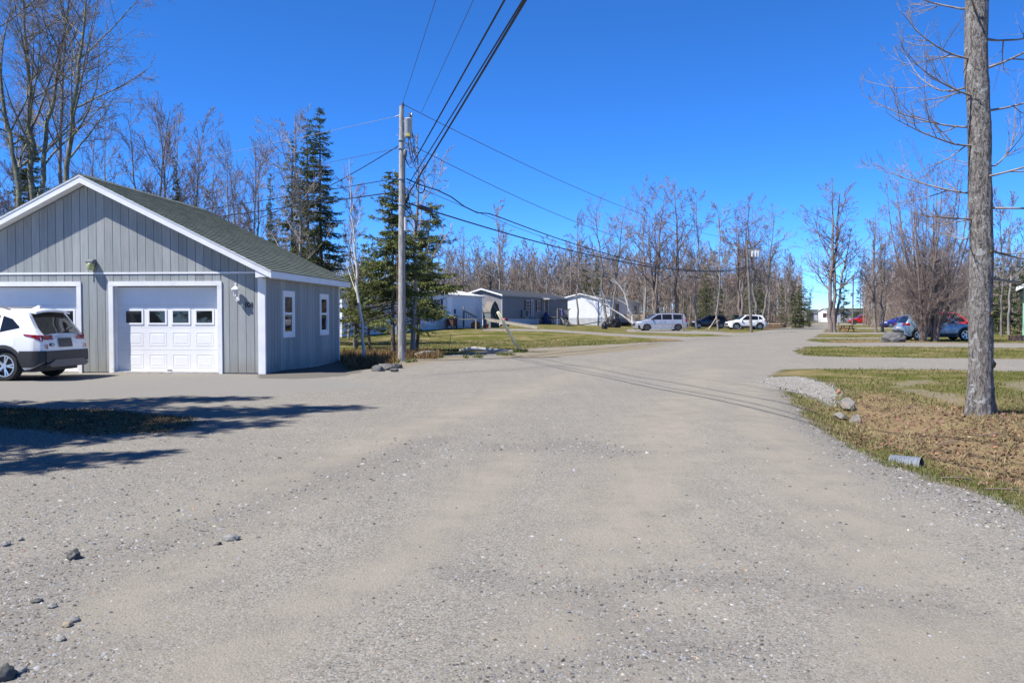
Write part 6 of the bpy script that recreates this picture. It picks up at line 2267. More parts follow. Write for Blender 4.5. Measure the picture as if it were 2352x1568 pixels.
MB().box(0.7, 2.4, -1.86, -1.82, 0.0, 0.75).build('under_deck_shade', mat('dark_underside', (0.025, 0.025, 0.025), 0.9, 0.2), po)  # plain near-black sheet painted in as the shade below the deck


def cloth(name, label, loc, w, h, m, seed, rz=0.0):
    r = random.Random(seed)
    rows = []
    for i in range(13):
        u = i / 12
        rows.append([(w * (u - 0.5), -0.06 * math.sin(u * 9 + seed) - 0.05 * math.sin(u * 21) - 0.05 * (1 - v), h * (v - 1) - 0.08 * math.sin(u * 3.1) * (1 - v) + 0.02 * math.sin(u * 14)) for v in [k / 8 for k in range(9)]])
    b = MB().grid(rows)
    b.grid([[(p[0], p[1] + 0.012, p[2]) for p in rr_] for rr_ in rows])
    o = b.build(name, m, None, 'all', fix=False)
    o.location = loc
    o.rotation_euler = (0, 0, rz)
    return tag(o, label, 'towel')


q = hpt(hB, dB0 + 0.7, -2.0)
cloth('towel', 'purple towel draped over the porch rail', (q[0], q[1], q[2] + 1.75), 1.0, 0.6, mat('purple_cloth', (0.17, 0.14, 0.42), 0.9, 0.15, 4), 2, ANG)
q = hpt(hB, dB0 - 1.15, -0.6)
tg = thing('blue_tarpaulin', 'dark blue tarpaulin bundle left of the porch steps', 'tarpaulin', (q[0], q[1], q[2]), ANG)


def lump(name, m, parent, sx, sy, sz, seed, sub=3, amp=0.22, flat=True, c=(0, 0, 0), freq=2.2):
    q = bmesh.new()
    bmesh.ops.create_icosphere(q, subdivisions=sub, radius=1)
    from mathutils import noise as mn
    for v in q.verts:
        d = v.co.normalized()
        k = 1 + amp * mn.noise(d * freq + Vector((seed * 3.1, seed, 0))) * 1.6 + amp * 0.5 * mn.noise(d * freq * 2.7 + Vector((seed, 5, 0)))
        p = Vector((d.x * sx * k, d.y * sy * k, d.z * sz * k))
        if flat and p.z < -sz * 0.35:
            p.z = -sz * 0.35
        v.co = p + Vector(c) + Vector((0, 0, sz * 0.35 if flat else 0))
    me = bpy.data.meshes.new(name)
    q.to_mesh(me)
    q.free()
    me.materials.append(m)
    return link(name, me, parent)


lump('bundle', mat('navy_tarp', (0.02, 0.03, 0.09), 0.6, 0.3, 5), tg, 0.45, 0.4, 0.9, 4)
lump('fold', MATS['navy_tarp'], tg, 0.3, 0.3, 0.3, 6, c=(0.3, -0.3, 0))
q = hpt(hB, hB.s_at(B(1640)), -0.9)
bn = thing('garden_bench', 'dark garden bench below the sliding door of the grey home', 'bench', q, ANG)
for k in range(3):
    MB().box(-0.75, 0.75, -0.2 + k * 0.14, -0.08 + k * 0.14, 0.42, 0.45).build('seat_slat', WOOD_G, bn)
for k in range(2):
    MB().box(-0.75, 0.75, 0.22, 0.25, 0.58 + k * 0.14, 0.68 + k * 0.14).build('back_slat', WOOD_G, bn)
for sx in (-0.68, 0.68):
    MB().box(sx - 0.03, sx + 0.03, -0.2, -0.14, 0, 0.42).build('leg', BLACK, bn)
    MB().box(sx - 0.03, sx + 0.03, 0.2, 0.219, 0, 0.72).build('leg', BLACK, bn)
q = at(1283 * 0.9074, 822 * 0.9074, 76)
st = thing('pink_stroller', 'small pink toy pram at the corner of the grey home', 'toy pram', (q.x - 0.2, 76, hz(q.x, 76)), R(40))
rows = [[(0.3 * math.cos(a_), y_, 0.45 + 0.3 * math.sin(a_)) for a_ in np.linspace(0.2, 3.4, 10)] for y_ in (-0.2, 0.2)]
MB().grid(rows).build('hood', mat('pink_fabric', (0.5, 0.06, 0.12), 0.8, 0.15, 5), st, 'all')
MB().box(-0.32, 0.3, -0.18, 0.18, 0.3, 0.44).build('tub', MATS['pink_fabric'], st)
for sx in (-0.25, 0.25):
    for sy in (-0.22, 0.22):
        MB().lathe([(0.11, sy - 0.02), (0.12, sy), (0.11, sy + 0.02)], 12, (sx, 0, 0.12), 'y').build('wheel', BLACK, st)
MB().bar((-0.3, 0, 0.4), (-0.62, 0, 0.75), 0.03).build('handle', BLACK, st)
MB().bar((-0.28, 0, 0.14), (0.28, 0, 0.32), 0.03).build('axle_bar', BLACK, st)

# C: white gable home further back
hC = Home('mobile_home', 'white double-wide home with its bright gable end facing the lawn', (12.9, 109.0), ANG, 16.0, 8.2, 3.0, 0.75, 0.95, VINYL_W, ROOF_G, mat('aged_skirting', (0.4, 0.41, 0.42), 0.7, 0.12, 2), z=0.55)
C_ = lambda zx: (1420 + zx / 4.3556) * 0.9074
hC.window(hC.s_at(C_(600)), hC.s_at(C_(632)), 0.95, 2.6, None, (0, 1), mat('dark_frame', (0.06, 0.06, 0.065), 0.5, 0.1))
hC.window(hC.s_at(C_(800)), hC.s_at(C_(830)), 1.2, 2.5, None, (0, 1))
hC.pipe(4.5, 2.6, 1.6, 0.14, mat('pale_blue_pipe', (0.42, 0.5, 0.56), 0.4, 0.1, metal=0.4))
# deck with new wood rails
q = hpt(hC, hC.s_at(C_(730)), 0)
de = thing('deck', 'light wood deck with horizontal rails on the white gable home', 'deck', (q[0], q[1], q[2]), ANG)
m = MB()
for k in range(40):
    m.box(-4 + k * 0.2, -4 + k * 0.2 + 0.18, -3.4, -0.05, 0.5, 0.54)
m.build('deck_boards', WOOD_N, de)
for xx in (-4, -2, 0, 2, 3.9):
    MB().box(xx - 0.05, xx + 0.05, -3.45, -3.35, -0.2, 1.55).build('post', WOOD_N, de)
for yy in (-3.4, -1.7):
    MB().box(-4.1, -4.01, yy - 0.05, yy + 0.05, -0.2, 1.55).build('post', WOOD_N, de)
for zz in (0.72, 0.98, 1.24, 1.5):
    MB().box(-4.0, 3.9, -3.49, -3.455, zz - 0.07, zz + 0.07).build('rail', WOOD_N, de)
    MB().box(-4.14, -4.105, -3.4, -0.1, zz - 0.07, zz + 0.07).build('rail', WOOD_N, de)
MB().box(-4.0, 3.9, -3.36, -3.34, -0.1, 0.48).build('skirt_board', mat('pale_deck_skirt', (0.42, 0.41, 0.38), 0.7, 0.1), de)
# D: far white home at the road end
pD = at(1905, 728, 226)
hD = Home('mobile_home', 'distant white mobile home behind the red pickup at the road end', (pD.x, 226), R(18), 14.5, 4.6, 3.1, 0.7, 0.75, VINYL_W, ROOF_G, SKIRT_W, lap=0.3, z=0)
hD.window(2.0, 3.2, 1.4, 2.5, None, (1, 0))
hD.window(8.0, 9.4, 1.4, 2.5, None, (1, 0))
f = MB()
f.box(-0.05, -0.016, 1.2, 2.6, 1.3, 2.5)
f.build('end_window', MAROON, hD.t)
# E: small dark building behind the evergreens left of it
pE = at(1852, 728, 240)
hE = Home('outbuilding', 'distant grey outbuilding half hidden behind the wood-edge spruces', (pE.x, 240), R(12), 7.5, 5, 2.7, 0.3, 0.9, mat('grey_boards', (0.16, 0.15, 0.15), 0.8, 0.1), ROOF_G, SKIRT_G, lap=0.3, z=0)
hE.door(2.5, 3.5, 0.3, 2.3)

# green-trimmed house at the right edge of the picture
pF = at(2349, 728, 49.0)
hF = thing('cottage', 'green-cornered cottage whose white eave shows at the right picture edge', 'house', (pF.x, 49.0, hz(pF.x, 49.0)), R(-33))
MB().box(0.06, 8, 0.06, 6, 0.0, 3.2).build('wall', mat('pale_green_siding', (0.30, 0.36, 0.31), 0.7, 0.08, 2), hF)
for xx, yy in ((0, 0), (0, 5.9), (7.9, 0)):
    MB().box(xx, xx + 0.15, yy, yy + 0.15, 0, 3.2).build('corner_post', mat('mint_green_paint', (0.25, 0.5, 0.38), 0.6, 0.06), hF)
for sg in (0, 1):
    e0 = (-0.35, 3.0) if sg == 0 else (8.35, 3.0)
    MB().prism([e0, (4, 5.2), (4, 5.32), (e0[0], 3.14)], -0.45, 6.4).build('roof', ROOF_G, hF)
    for yy in (-0.475, 6.402):
        MB().prism([(e0[0], 2.93), (4, 5.13), (4, 5.33), (e0[0], 3.15)], yy, yy + 0.023).build('rake_fascia', WHITE, hF)
MB().prism([(0.06, 3.2), (7.95, 3.2), (4, 5.15)], 0.07, 5.98).build('gable', MATS['pale_green_siding'], hF)
MB().box(-0.36, -0.34, -0.45, 6.4, 2.93, 3.1).build('eave_fascia', WHITE, hF)
MB().box(3.0, 3.9, 0.03, 0.058, 0.1, 2.1).build('door', DOORW, hF)
MB().box(1.2, 2.3, 0.03, 0.058, 1.0, 2.1).build('window', GLASS, hF)


# ------------------------------------------------------------------ other vehicles
def place_on(px, Y):
    p = at(px, 728, Y)
    return (p.x, Y, hz(p.x, Y))


def crossover(label, loc, rz, col, L=4.55, H=1.66, metal=0.0, rim=None, clad=0.42, name='crossover'):
    P = suv_shape(L, H, 0.91, 2.68, 0.35)
    r = -L / 2
    pm = paint('paint_' + label[:14].replace(' ', '_'), col, metal)
    tails = dict(side=[(r + 0.05, r + 0.34, 0.9, 1.04)], rear=[(0.44, 0.74, 0.88, 1.02)])
    wins = [(r + 0.5, r + 0.95, lin((r + 0.5, 1.17), (r + 0.95, 1.1)), lin((r + 0.5, 1.2), (r + 0.7, H - 0.22), (r + 0.95, H - 0.15))),
            (r + 1.02, r + 1.85, 1.07, lin((r + 1.02, H - 0.14), (r + 1.85, H - 0.1))),
            (r + 1.93, r + 3.0, 1.06, lin((r + 1.93, H - 0.1), (r + 2.35, H - 0.13), (r + 2.98, 1.08)))]

    def extra(t, c):
        c.rear(-0.8, 0.8, 0.42, 0.62, 0.03, 14, 3).build('rear_bumper', CLAD, t, 'all')
        f = L / 2
        c.rear(-0.5, 0.5, 0.5, 0.72, 0.02, 10, 3, 1).build('grille', BLACK, t, 'all')
        MB().box(f - 0.25, f + 0.01, -0.7, 0.7, 0.28, 0.42).build('front_bumper', CLAD, t)
        MB().box(r - 0.03, r + 0.02, -0.26, 0.26, 0.7, 0.82).build('number_plate', mat('plate_white', (0.6, 0.6, 0.6), 0.5, 0.05), t)
    return build_car(name, label, 'car', loc, rz, P, pm, 'parked vehicles', wins, (r + 2.47, r + 3.2), (r + 0.1, r + 0.42), clad, 5, rim or CHROME, tails,
                     dict(side=[(L / 2 - 0.55, L / 2 - 0.12, 0.76, 0.87)]), [(r + 1.9, 0.3, 1.02), (r + 1.0, 0.6, 1.05), (r + 2.95, 0.3, 1.0)], [(r + 1.2, 0.96), (r + 2.1, 0.95)], (r + 0.8, r + 2.3), extra)


crossover('dark blue crossover parked nose left beside the white one', place_on(1628, 101), math.pi - R(4), (0.012, 0.015, 0.03), 4.45, 1.62)
crossover('white crossover parked behind the leaning utility pole', place_on(1712, 93), math.pi + R(6), (0.78, 0.78, 0.77), 4.4, 1.66, name='crossover')
crossover('pale blue crossover parked behind the many-stemmed maples', (*gp(2150, 781)[:2], 0.0), R(-4), (0.22, 0.33, 0.44), 4.46, 1.6, 0.25)
crossover('red SUV parked beyond the pale blue crossover', place_on(2190, 60), R(-8), (0.45, 0.012, 0.014), 4.8, 1.78)


def sedan(label, loc, rz, col):
    L, H = 4.6, 1.43
    r, f = -L / 2, L / 2
    P = dict(top=[(r, 0.6), (r + 0.02, 0.82), (r + 0.06, 0.97), (r + 0.55, 1.03), (r + 1.2, 1.33), (r + 1.6, H - 0.01), (r + 2.2, H), (r + 2.6, H - 0.05), (r + 3.45, 1.0), (f - 0.5, 0.84), (f - 0.05, 0.66), (f, 0.55)],
             bot=[(r, 0.36), (r + 0.3, 0.2), (f - 0.3, 0.2), (f, 0.3)], half=[(r, 0.68), (r + 0.1, 0.8), (r + 0.5, 0.88), (0, 0.9), (f - 0.6, 0.86), (f - 0.1, 0.72), (f, 0.6)],
             beltz=[(r, 0.93), (f, 0.8)], tumble=0.4, mid=0.9, wheels=[-1.35, 1.35], rw=0.32, ra=0.37, mirror=(r + 3.0, 0.98))
    wins = [(r + 1.05, r + 1.95, lin((r + 1.05, 1.06), (r + 1.95, 1.0)), lin((r + 1.05, 1.14), (r + 1.5, H - 0.13), (r + 1.95, H - 0.1))),
            (r + 2.02, r + 3.15, 0.99, lin((r + 2.02, H - 0.1), (r + 2.45, H - 0.13), (r + 3.15, 1.02)))]
    build_car('sedan', label, 'car', loc, rz, P, paint('violet_blue_paint', col, 0.2), 'parked vehicles', wins, (r + 2.62, r + 3.4), (r + 0.65, r + 1.5), False, 5, CHROME,
              dict(side=[(r + 0.04, r + 0.35, 0.78, 0.92)], rear=[(0.35, 0.7, 0.78, 0.92)]), dict(side=[(f - 0.5, f - 0.12, 0.62, 0.74)]), [(r + 2.0, 0.3, 0.95), (r + 3.1, 0.3, 0.95)], [(r + 1.25, 0.88), (r + 2.3, 0.87)])


sedan('violet-blue sedan parked left of the pale blue crossover', place_on(2064, 112), R(176), (0.035, 0.04, 0.28))


def minivan():
    L, H = 5.14, 1.75
    r, f = -L / 2, L / 2
    P = dict(top=[(r, 0.62), (r + 0.015, 0.9), (r + 0.05, 1.08), (r + 0.28, H - 0.14), (r + 0.38, H - 0.05), (r + 1.2, H), (r + 2.6, H - 0.01), (r + 3.05, H - 0.08), (r + 3.95, 1.15), (r + 4.15, 1.08), (f - 0.25, 0.93), (f - 0.04, 0.74), (f, 0.6)],
             bot=[(r, 0.36), (r + 0.3, 0.22), (f - 0.3, 0.2), (f, 0.28)], half=[(r, 0.84), (r + 0.06, 0.92), (r + 0.3, 0.975), (0, 1.0), (f - 0.7, 0.96), (f - 0.15, 0.8), (f, 0.66)],
             beltz=[(r, 1.06), (f - 1.0, 1.0), (f, 0.8)], tumble=0.26, mid=0.98, wheels=[-1.62, 1.46], rw=0.34, ra=0.4, rimk=0.62, mirror=(r + 3.45, 1.12), mirmat=BLACK)
    sil = mat('silver_van_paint', (0.5, 0.5, 0.51), 0.32, 0.03, 2, metal=0.55, coat=0.6)
    wins = [(r + 0.45, r + 1.42, 1.12, lin((r + 0.45, 1.52), (r + 0.62, H - 0.16), (r + 1.42, H - 0.13))), (r + 1.55, r + 2.5, 1.11, H - 0.13), (r + 2.6, r + 3.7, 1.1, lin((r + 2.6, H - 0.14), (r + 2.95, H - 0.18), (r + 3.68, 1.14)))]

    def extra(t, c):
        for s in (-1, 1):
            MB().box(-1.2, 1.05, s * 1.01 - (0.06 if s < 0 else -0.0), s * 1.01 + (0.06 if s > 0 else 0.0), 0.16, 0.4).build('running_board', mat('bright_silver_step', (0.6, 0.6, 0.6), 0.25, 0.05, metal=0.8), t)
            c.side(s, r + 0.3, f - 0.6, 0.655, 0.69, 0.006, 16, 1).build('rub_strip', mat('dark_silver_strip', (0.2, 0.2, 0.21), 0.4, 0.05), t, 'all')
        c.rear(-0.85, 0.85, 0.38, 0.66, 0.03, 14, 3).build('rear_bumper', sil, t, 'all')
        c.rear(-0.55, 0.55, 0.52, 0.76, 0.02, 10, 3, 1).build('grille', BLACK, t, 'all')
    build_car('minivan', 'silver minivan with dark windows parked across the drive', 'van', place_on(1515, 82), math.pi + R(3), P, sil, 'parked vehicles', wins, (r + 3.1, r + 3.9), (r + 0.07, r + 0.3), False, 9,
              mat('steel_wheel', (0.12, 0.12, 0.125), 0.5, 0.1, metal=0.5), dict(side=[(r + 0.05, r + 0.22, 0.86, 1.2)], rear=[(0.66, 0.82, 0.86, 1.2)]), dict(side=[(f - 0.55, f - 0.12, 0.76, 0.9)]),
              [(r + 1.48, 0.35, 1.6), (r + 2.55, 0.35, 1.6), (r + 3.62, 0.3, 1.08)], [(r + 2.3, 0.93), (r + 2.75, 0.92)], (r + 0.6, r + 2.5), extra)


minivan()


def pickup():
    L, H = 5.5, 1.78
    r, f = -L / 2, L / 2
    P = dict(top=[(r, 0.65), (r + 0.02, 1.06), (r + 0.05, 1.1), (r + 1.95, 1.12), (r + 2.0, 1.2), (r + 2.12, H - 0.06), (r + 2.4, H), (r + 3.2, H - 0.02), (r + 3.45, H - 0.08), (r + 4.05, 1.2), (r + 4.2, 1.15), (f - 0.1, 1.02), (f, 0.75)],
             bot=[(r, 0.5), (r + 0.3, 0.4), (f - 0.3, 0.36), (f, 0.42)], half=[(r, 0.88), (r + 0.1, 0.94), (0, 0.95), (f - 0.5, 0.93), (f - 0.1, 0.86), (f, 0.8)],
             beltz=[(r, 1.03), (f, 0.98)], tumble=0.28, mid=1.1, wheels=[-1.65, 1.7], rw=0.38, ra=0.45, mirror=(r + 3.75, 1.22))
    wins = [(r + 2.2, r + 2.95, 1.2, lin((r + 2.2, H - 0.16), (r + 2.95, H - 0.12))), (r + 3.02, r + 3.85, 1.2, lin((r + 3.02, H - 0.12), (r + 3.3, H - 0.14), (r + 3.85, 1.24)))]

    def extra(t, c):
        MB().box(r + 0.1, r + 1.9, -0.8, 0.8, 1.04, 1.135).build('bed_liner', BLACK, t)
        MB().box(r - 0.08, r + 0.05, -0.85, 0.85, 0.5, 0.68).build('rear_bumper', CHROME, t)
        MB().box(f - 0.05, f + 0.08, -0.85, 0.85, 0.48, 0.68).build('front_bumper', CHROME, t)
    build_car('pickup_truck', 'red pickup truck parked before the distant white home', 'truck', place_on(1982, 158), R(171), P, paint('red_pickup_paint', (0.36, 0.014, 0.016)), 'parked vehicles', wins, (r + 3.5, r + 4.0),
              (r + 2.02, r + 2.11), False, 6, DALLOY, dict(side=[(r + 0.03, r + 0.12, 0.8, 1.02)], rear=[(0.75, 0.88, 0.75, 1.0)]), dict(side=[(f - 0.35, f - 0.08, 0.85, 0.98)]), [(r + 3.0, 0.5, 1.1)], [(r + 3.2, 1.05)], None, extra)


pickup()

# ------------------------------------------------------------------ small things on the lawns
x, y = gp(1945, 762)
tb = thing('picnic_table', 'small red-brown picnic table beside the roadside maple', 'picnic table', (x, y, hz(x, y)), R(15))
REDW = mat('red_stained_wood', (0.22, 0.055, 0.03), 0.7, 0.2, 6)
for k in range(4):
    MB().box(-0.6, 0.6, -0.3 + k * 0.15, -0.16 + k * 0.15, 0.56, 0.6).build('top_plank', REDW, tb)
for s in (-1, 1):
    MB().box(-0.6, 0.6, s * 0.55 - 0.1, s * 0.55 + 0.1, 0.33, 0.37).build('bench_plank', REDW, tb)
    MB().bar((s * 0.42, -0.55, 0.31), (s * 0.42, 0.55, 0.31), 0.05, 0.07).build('bench_support', REDW, tb)
    for q in (-1, 1):
        MB().bar((s * 0.45, q * 0.48, 0.0), (s * 0.45, q * 0.12, 0.56), 0.05, 0.08).build('leg', REDW, tb)
x, y = gp(1926, 760)
sg = thing('sign', 'white upright notice board on a post by the road', 'sign', (x, y, hz(x, y)), R(12))
MB().box(-0.04, 0.04, -0.03, 0.03, 0, 1.62).build('post', WOOD_G, sg)
MB().box(-0.17, 0.17, -0.06, -0.032, 0.85, 1.62).build('board', mat('white_sign_board', (0.72, 0.73, 0.74), 0.5, 0.04), sg)
x, y = gp(2334, 783)
pb = thing('planter_box', 'weathered wooden planter box at the right picture edge', 'planter', (x, y, hz(x, y)), R(5))
for s in (-1, 1):
    for k in range(2):
        MB().box(-0.33, 0.33, s * 0.2 - 0.015, s * 0.2 + 0.015, 0.02 + k * 0.16, 0.17 + k * 0.16).build('side_plank', mat('brown_planter_wood', (0.15, 0.1, 0.075), 0.85, 0.25, 6), pb)
        MB().box(s * 0.31 - 0.015, s * 0.31 + 0.015, -0.18, 0.18, 0.02 + k * 0.16, 0.17 + k * 0.16).build('end_plank', MATS['brown_planter_wood'], pb)
MB().box(-0.29, 0.29, -0.18, 0.18, 0.0, 0.3).build('soil', mat('dark_soil', (0.05, 0.04, 0.03), 0.95, 0.3, 20), pb)
ROCK = mat('grey_boulder', (0.10, 0.098, 0.095), 0.9, 0.35, 3, bump=0.03, bscale=9, dirt=(0.2, 0.2, 0.19), dscale=4, dthr=0.58)
ROCK_P = mat('pale_granite', (0.19, 0.178, 0.158), 0.9, 0.3, 7, bump=0.04, bscale=16, dirt=(0.25, 0.165, 0.11), dscale=4, dthr=0.52)
x, y = gp(2052, 785)
b = tag(lump('boulder', ROCK, None, 0.62, 0.5, 0.46, 3, 4, 0.2, freq=1.3), 'large dark grey boulder on the grass left of the blue crossover', 'boulder')
b.location = (x, y, hz(x, y) - 0.05)


def angular_rock(name, label, loc, size, m, seed, rz=0.0, cat='rock', group=None):
    """broken stone: hull of random points"""
    r = random.Random(seed)
    bm = bmesh.new()
    for k in range(26):
        v = Vector((r.gauss(0, 1), r.gauss(0, 1), r.gauss(0, 1))).normalized()
        bm.verts.new((v.x * size[0], v.y * size[1], max(-0.3, v.z) * size[2]))
    bmesh.ops.convex_hull(bm, input=bm.verts)
    me = bpy.data.meshes.new(name)
    bm.to_mesh(me)
    bm.free()
    me.materials.append(m)
    o = link(name, me)
    o.location = loc
    o.rotation_euler = (0, 0, rz)
    return tag(o, label, cat, group)


for px, py, sz, sd, lab, mm in ((1946, 928, (0.17, 0.15, 0.15), 5, 'largest pale granite block at the end of the gravel tongue', ROCK_P), (1930, 937, (0.13, 0.1, 0.08), 8, 'tan angular block in front of the largest granite block', ROCK_P),
                                (1965, 943, (0.1, 0.09, 0.11), 12, 'pale split block leaning right of the granite blocks', ROCK_P), (1926, 905, (0.05, 0.04, 0.06), 15, 'small orange stone behind the granite blocks', mat('orange_stone', (0.3, 0.15, 0.08), 0.9, 0.2, 8)),
                                (892, 849, (0.28, 0.2, 0.16), 21, 'flat grey slab in the stone heap beside the garage', ROCK), (868, 852, (0.2, 0.16, 0.14), 22, 'leftmost stone of the heap beside the garage', ROCK), (912, 846, (0.18, 0.16, 0.12), 23, 'rightmost stone of the heap beside the garage', ROCK),
                                (880, 843, (0.2, 0.14, 0.12), 24, 'rear stone of the heap beside the garage', ROCK), (905, 853, (0.13, 0.1, 0.08), 25, 'small front stone of the heap beside the garage', ROCK)):
    x, y = gp(px, py)
    angular_rock('rock', lab, (x, y, hz(x, y) + 0.03), sz, mm, sd, sd)
PEB = mat('river_stone', (0.06, 0.06, 0.055), 0.7, 0.3, 20, bump=0.003, bscale=60)
PEB_L = mat('light_grey_stone', (0.2, 0.195, 0.18), 0.9, 0.25, 20, bump=0.004, bscale=50)
for px, py, sz, lab, mm, sd in ((170, 1282, (0.058, 0.048, 0.05), 'round dark stone lying on the gravel at the left', PEB, 2), (530, 1239, (0.075, 0.05, 0.034), 'flat pale rock on the gravel right of the round stone', PEB_L, 3),
                                (13, 1251, (0.04, 0.034, 0.026), 'greenish pale stone at the left picture edge', PEB_L, 4), (48, 1238, (0.03, 0.025, 0.018), 'small white stone near the left picture edge', PEB_L, 5),
                                (12, 1560, (0.045, 0.05, 0.05), 'dark stone in the bottom left corner', PEB, 6), (45, 1545, (0.04, 0.03, 0.02), 'flat stone beside the bottom left corner stone', PEB_L, 7),
                                (155, 1440, (0.035, 0.03, 0.02), 'rounded tan stone in the lower left gravel', mat('tan_stone', (0.24, 0.2, 0.14), 0.9, 0.2, 20), 8), (120, 1397, (0.036, 0.028, 0.018), 'flat grey stone above the tan one', PEB_L, 9),
                                (166, 1430, (0.045, 0.036, 0.02), 'blue-grey slate stone behind the tan one', PEB_L, 10), (503, 1250, (0.026, 0.02, 0.018), 'little stone below the flat pale rock', PEB, 11), (140, 1472, (0.033, 0.026, 0.018), 'smooth grey stone low on the left', PEB_L, 12),
                                (85, 1385, (0.04, 0.03, 0.016), 'thin dark slab low on the left', PEB, 13)):
    x, y = gp(px, py)
    sz = tuple(q_ * 0.72 for q_ in sz)
    o = tag(lump('stone', mm, None, *sz, sd, 3, 0.24, False), lab, 'stone', 'loose stones on the gravel')
    o.location = (x, y, hz(x, y) + sz[2] * 0.4)
    o.rotation_euler = (0, 0, sd)
    o.data.polygons.foreach_set('use_smooth', [True] * len(o.data.polygons))

# culvert pipe end in the verge
x, y = gp(2075, 1042)
cv = thing('culvert_pipe', 'corrugated metal culvert end poking out of the dry verge', 'pipe', (x, y, hz(x, y) - 0.05), R(-38))
cv.scale = (0.85, 0.8, 0.8)
m = MB()
rows = []
for i in range(41):
    xx = -0.14 + 0.34 * i / 40
    rad = 0.15 + 0.005 * math.sin(i * 2 * math.pi / 5.7)
    rows.append([(xx, rad * math.cos(a_), rad * math.sin(a_) * 0.85 + 0.03) for a_ in np.linspace(-0.5, math.pi + 0.5, 22)])
m.grid(rows)
m.grid([[(p[0], p[1] * 0.94, p[2] * 0.94) for p in r_] for r_ in rows])
o = m.build('corrugated_shell', mat('zinc_pipe', (0.15, 0.17, 0.2), 0.65, 0.15, 6, metal=0.1, dirt=(0.17, 0.13, 0.09), dscale=5, dthr=0.55), cv, 'all', fix=False)
MB().prism([(0.135 * math.cos(a_), 0.115 * math.sin(a_) + 0.02) for a_ in np.linspace(0, 2 * math.pi, 18)[:-1]], -0.05, -0.03, 'x').build('dark_inside', DARKIN, cv)
# black sacks, covered heap, fallen pole on the far lawn
x, y = gp(1518, 759)
q = at(1523, 728, 80)
for (px, py, Y, sx, sz_, lab, nm, cat) in ((1388.5, 0, 84, 0.3, 0.85, 'black sack standing upright on the lawn left of the minivan', 'black_sack', 'sack'), (1409, 0, 96, 0.85, 1.5, 'large black tarp-covered heap beside the deck', 'covered_heap', 'tarp heap')):
    p = at(px, 728, Y)
    o = tag(lump(nm, mat('black_tarp', (0.012, 0.012, 0.013), 0.45, 0.2, 6), None, sx, sx, sz_ * 0.7, int(px), 4, 0.16), lab, cat)
    o.location = (p.x, Y, hz(p.x, Y) - 0.03)
a_, b2 = at(1300, 0, 84), at(1386, 0, 84)
o = MB().tube([Vector((a_.x, 83.6, hz(a_.x, 83.6) + 0.04)), Vector(((a_.x + b2.x) / 2, 83.8, hz(b2.x, 84) + 0.45)), Vector((b2.x, 84, hz(b2.x, 84) + 0.78))], [0.05, 0.045, 0.04], 8).build('fallen_pole', mat('dark_pole', (0.06, 0.055, 0.05), 0.7, 0.2), None, 'yes')
tag(o, 'dark pole propped on the black sack on the lawn', 'pole')
p = at(1299, 728, 84)
o = bare_tree_mesh(91, [[(0, 0, 0), (0.03, 0, 0.3), (0, 0, 0.7)], [(0.05, 0, 0), (0.2, 0, 0.3), (0.3, 0, 0.55)]], [[0.03, 0.02, 0.01]] * 2, [dict(cnt=6, t0=0.2, t1=1, ang=40, length=0.6, K=4, up=0.1, wob=0.1, rtip=0.008), dict(cnt=4, t0=0.2, t1=1, ang=40, length=0.6, K=3, up=0.05, wob=0.1, rtip=0.006)], BARK_WOODS, TWIG_PALE, 'stub')
place_tree('shrub', o, 'small pale shrub at the low end of the fallen pole', (p.x, 84, hz(p.x, 84)), cat='shrub')
# leaning timber props by the tree near the crossovers
for k, (pa, pb_, lab) in enumerate((((1785 / 2592 * 2352, 758), (1652, 735), 'slanting pale timber prop leaning on the straight tree'), ((1793 / 2592 * 2352, 756), (1646, 728), 'second thinner timber prop leaning on the straight tree'))):
    a_ = at(pa[0], pa[1], 87)
    b2 = at(pb_[0], pb_[1], 87.8)
    a_.z = hz(a_.x, 87)
    tag(MB().bar(a_, b2, 0.07).build('timber_prop', WOOD_N), lab, 'timber')
x, y = gp(1778, 752.5)
lg = thing('log_pile', 'low stack of tan logs left of the road end', 'logs', (x, y, hz(x, y)), R(8))
for k in range(5):
    MB().tube([(-1.5 + 0.1 * (k % 2), (k % 3) * 0.32 - 0.3, 0.15 + 0.26 * (k // 3)), (1.5, (k % 3) * 0.32 - 0.3, 0.15 + 0.26 * (k // 3))], 0.15, 10).build('log', mat('tan_log', (0.28, 0.2, 0.13), 0.85, 0.25, 4), lg, 'yes')
q = at(1735, 728, 101)
tk = thing('wheeled_bin', 'dark green wheeled bin between the dark and white crossovers', 'bin', (at(1693, 728, 104).x, 104, 0), 0)
MB().prism([(-0.3, 0.08), (0.3, 0.08), (0.36, 1.55), (-0.36, 1.55)], -0.3, 0.3).build('body', mat('dark_green_bin', (0.015, 0.05, 0.03), 0.5, 0.1), tk)
MB().box(-0.4, 0.4, -0.36, 0.34, 1.55, 1.65).build('lid', MATS['dark_green_bin'], tk)
for s in (-1, 1):
    MB().lathe([(0.1, s * 0.25 - 0.03), (0.1, s * 0.25 + 0.03)], 12, (0.28, 0, 0.1), 'y').build('wheel', BLACK, tk)
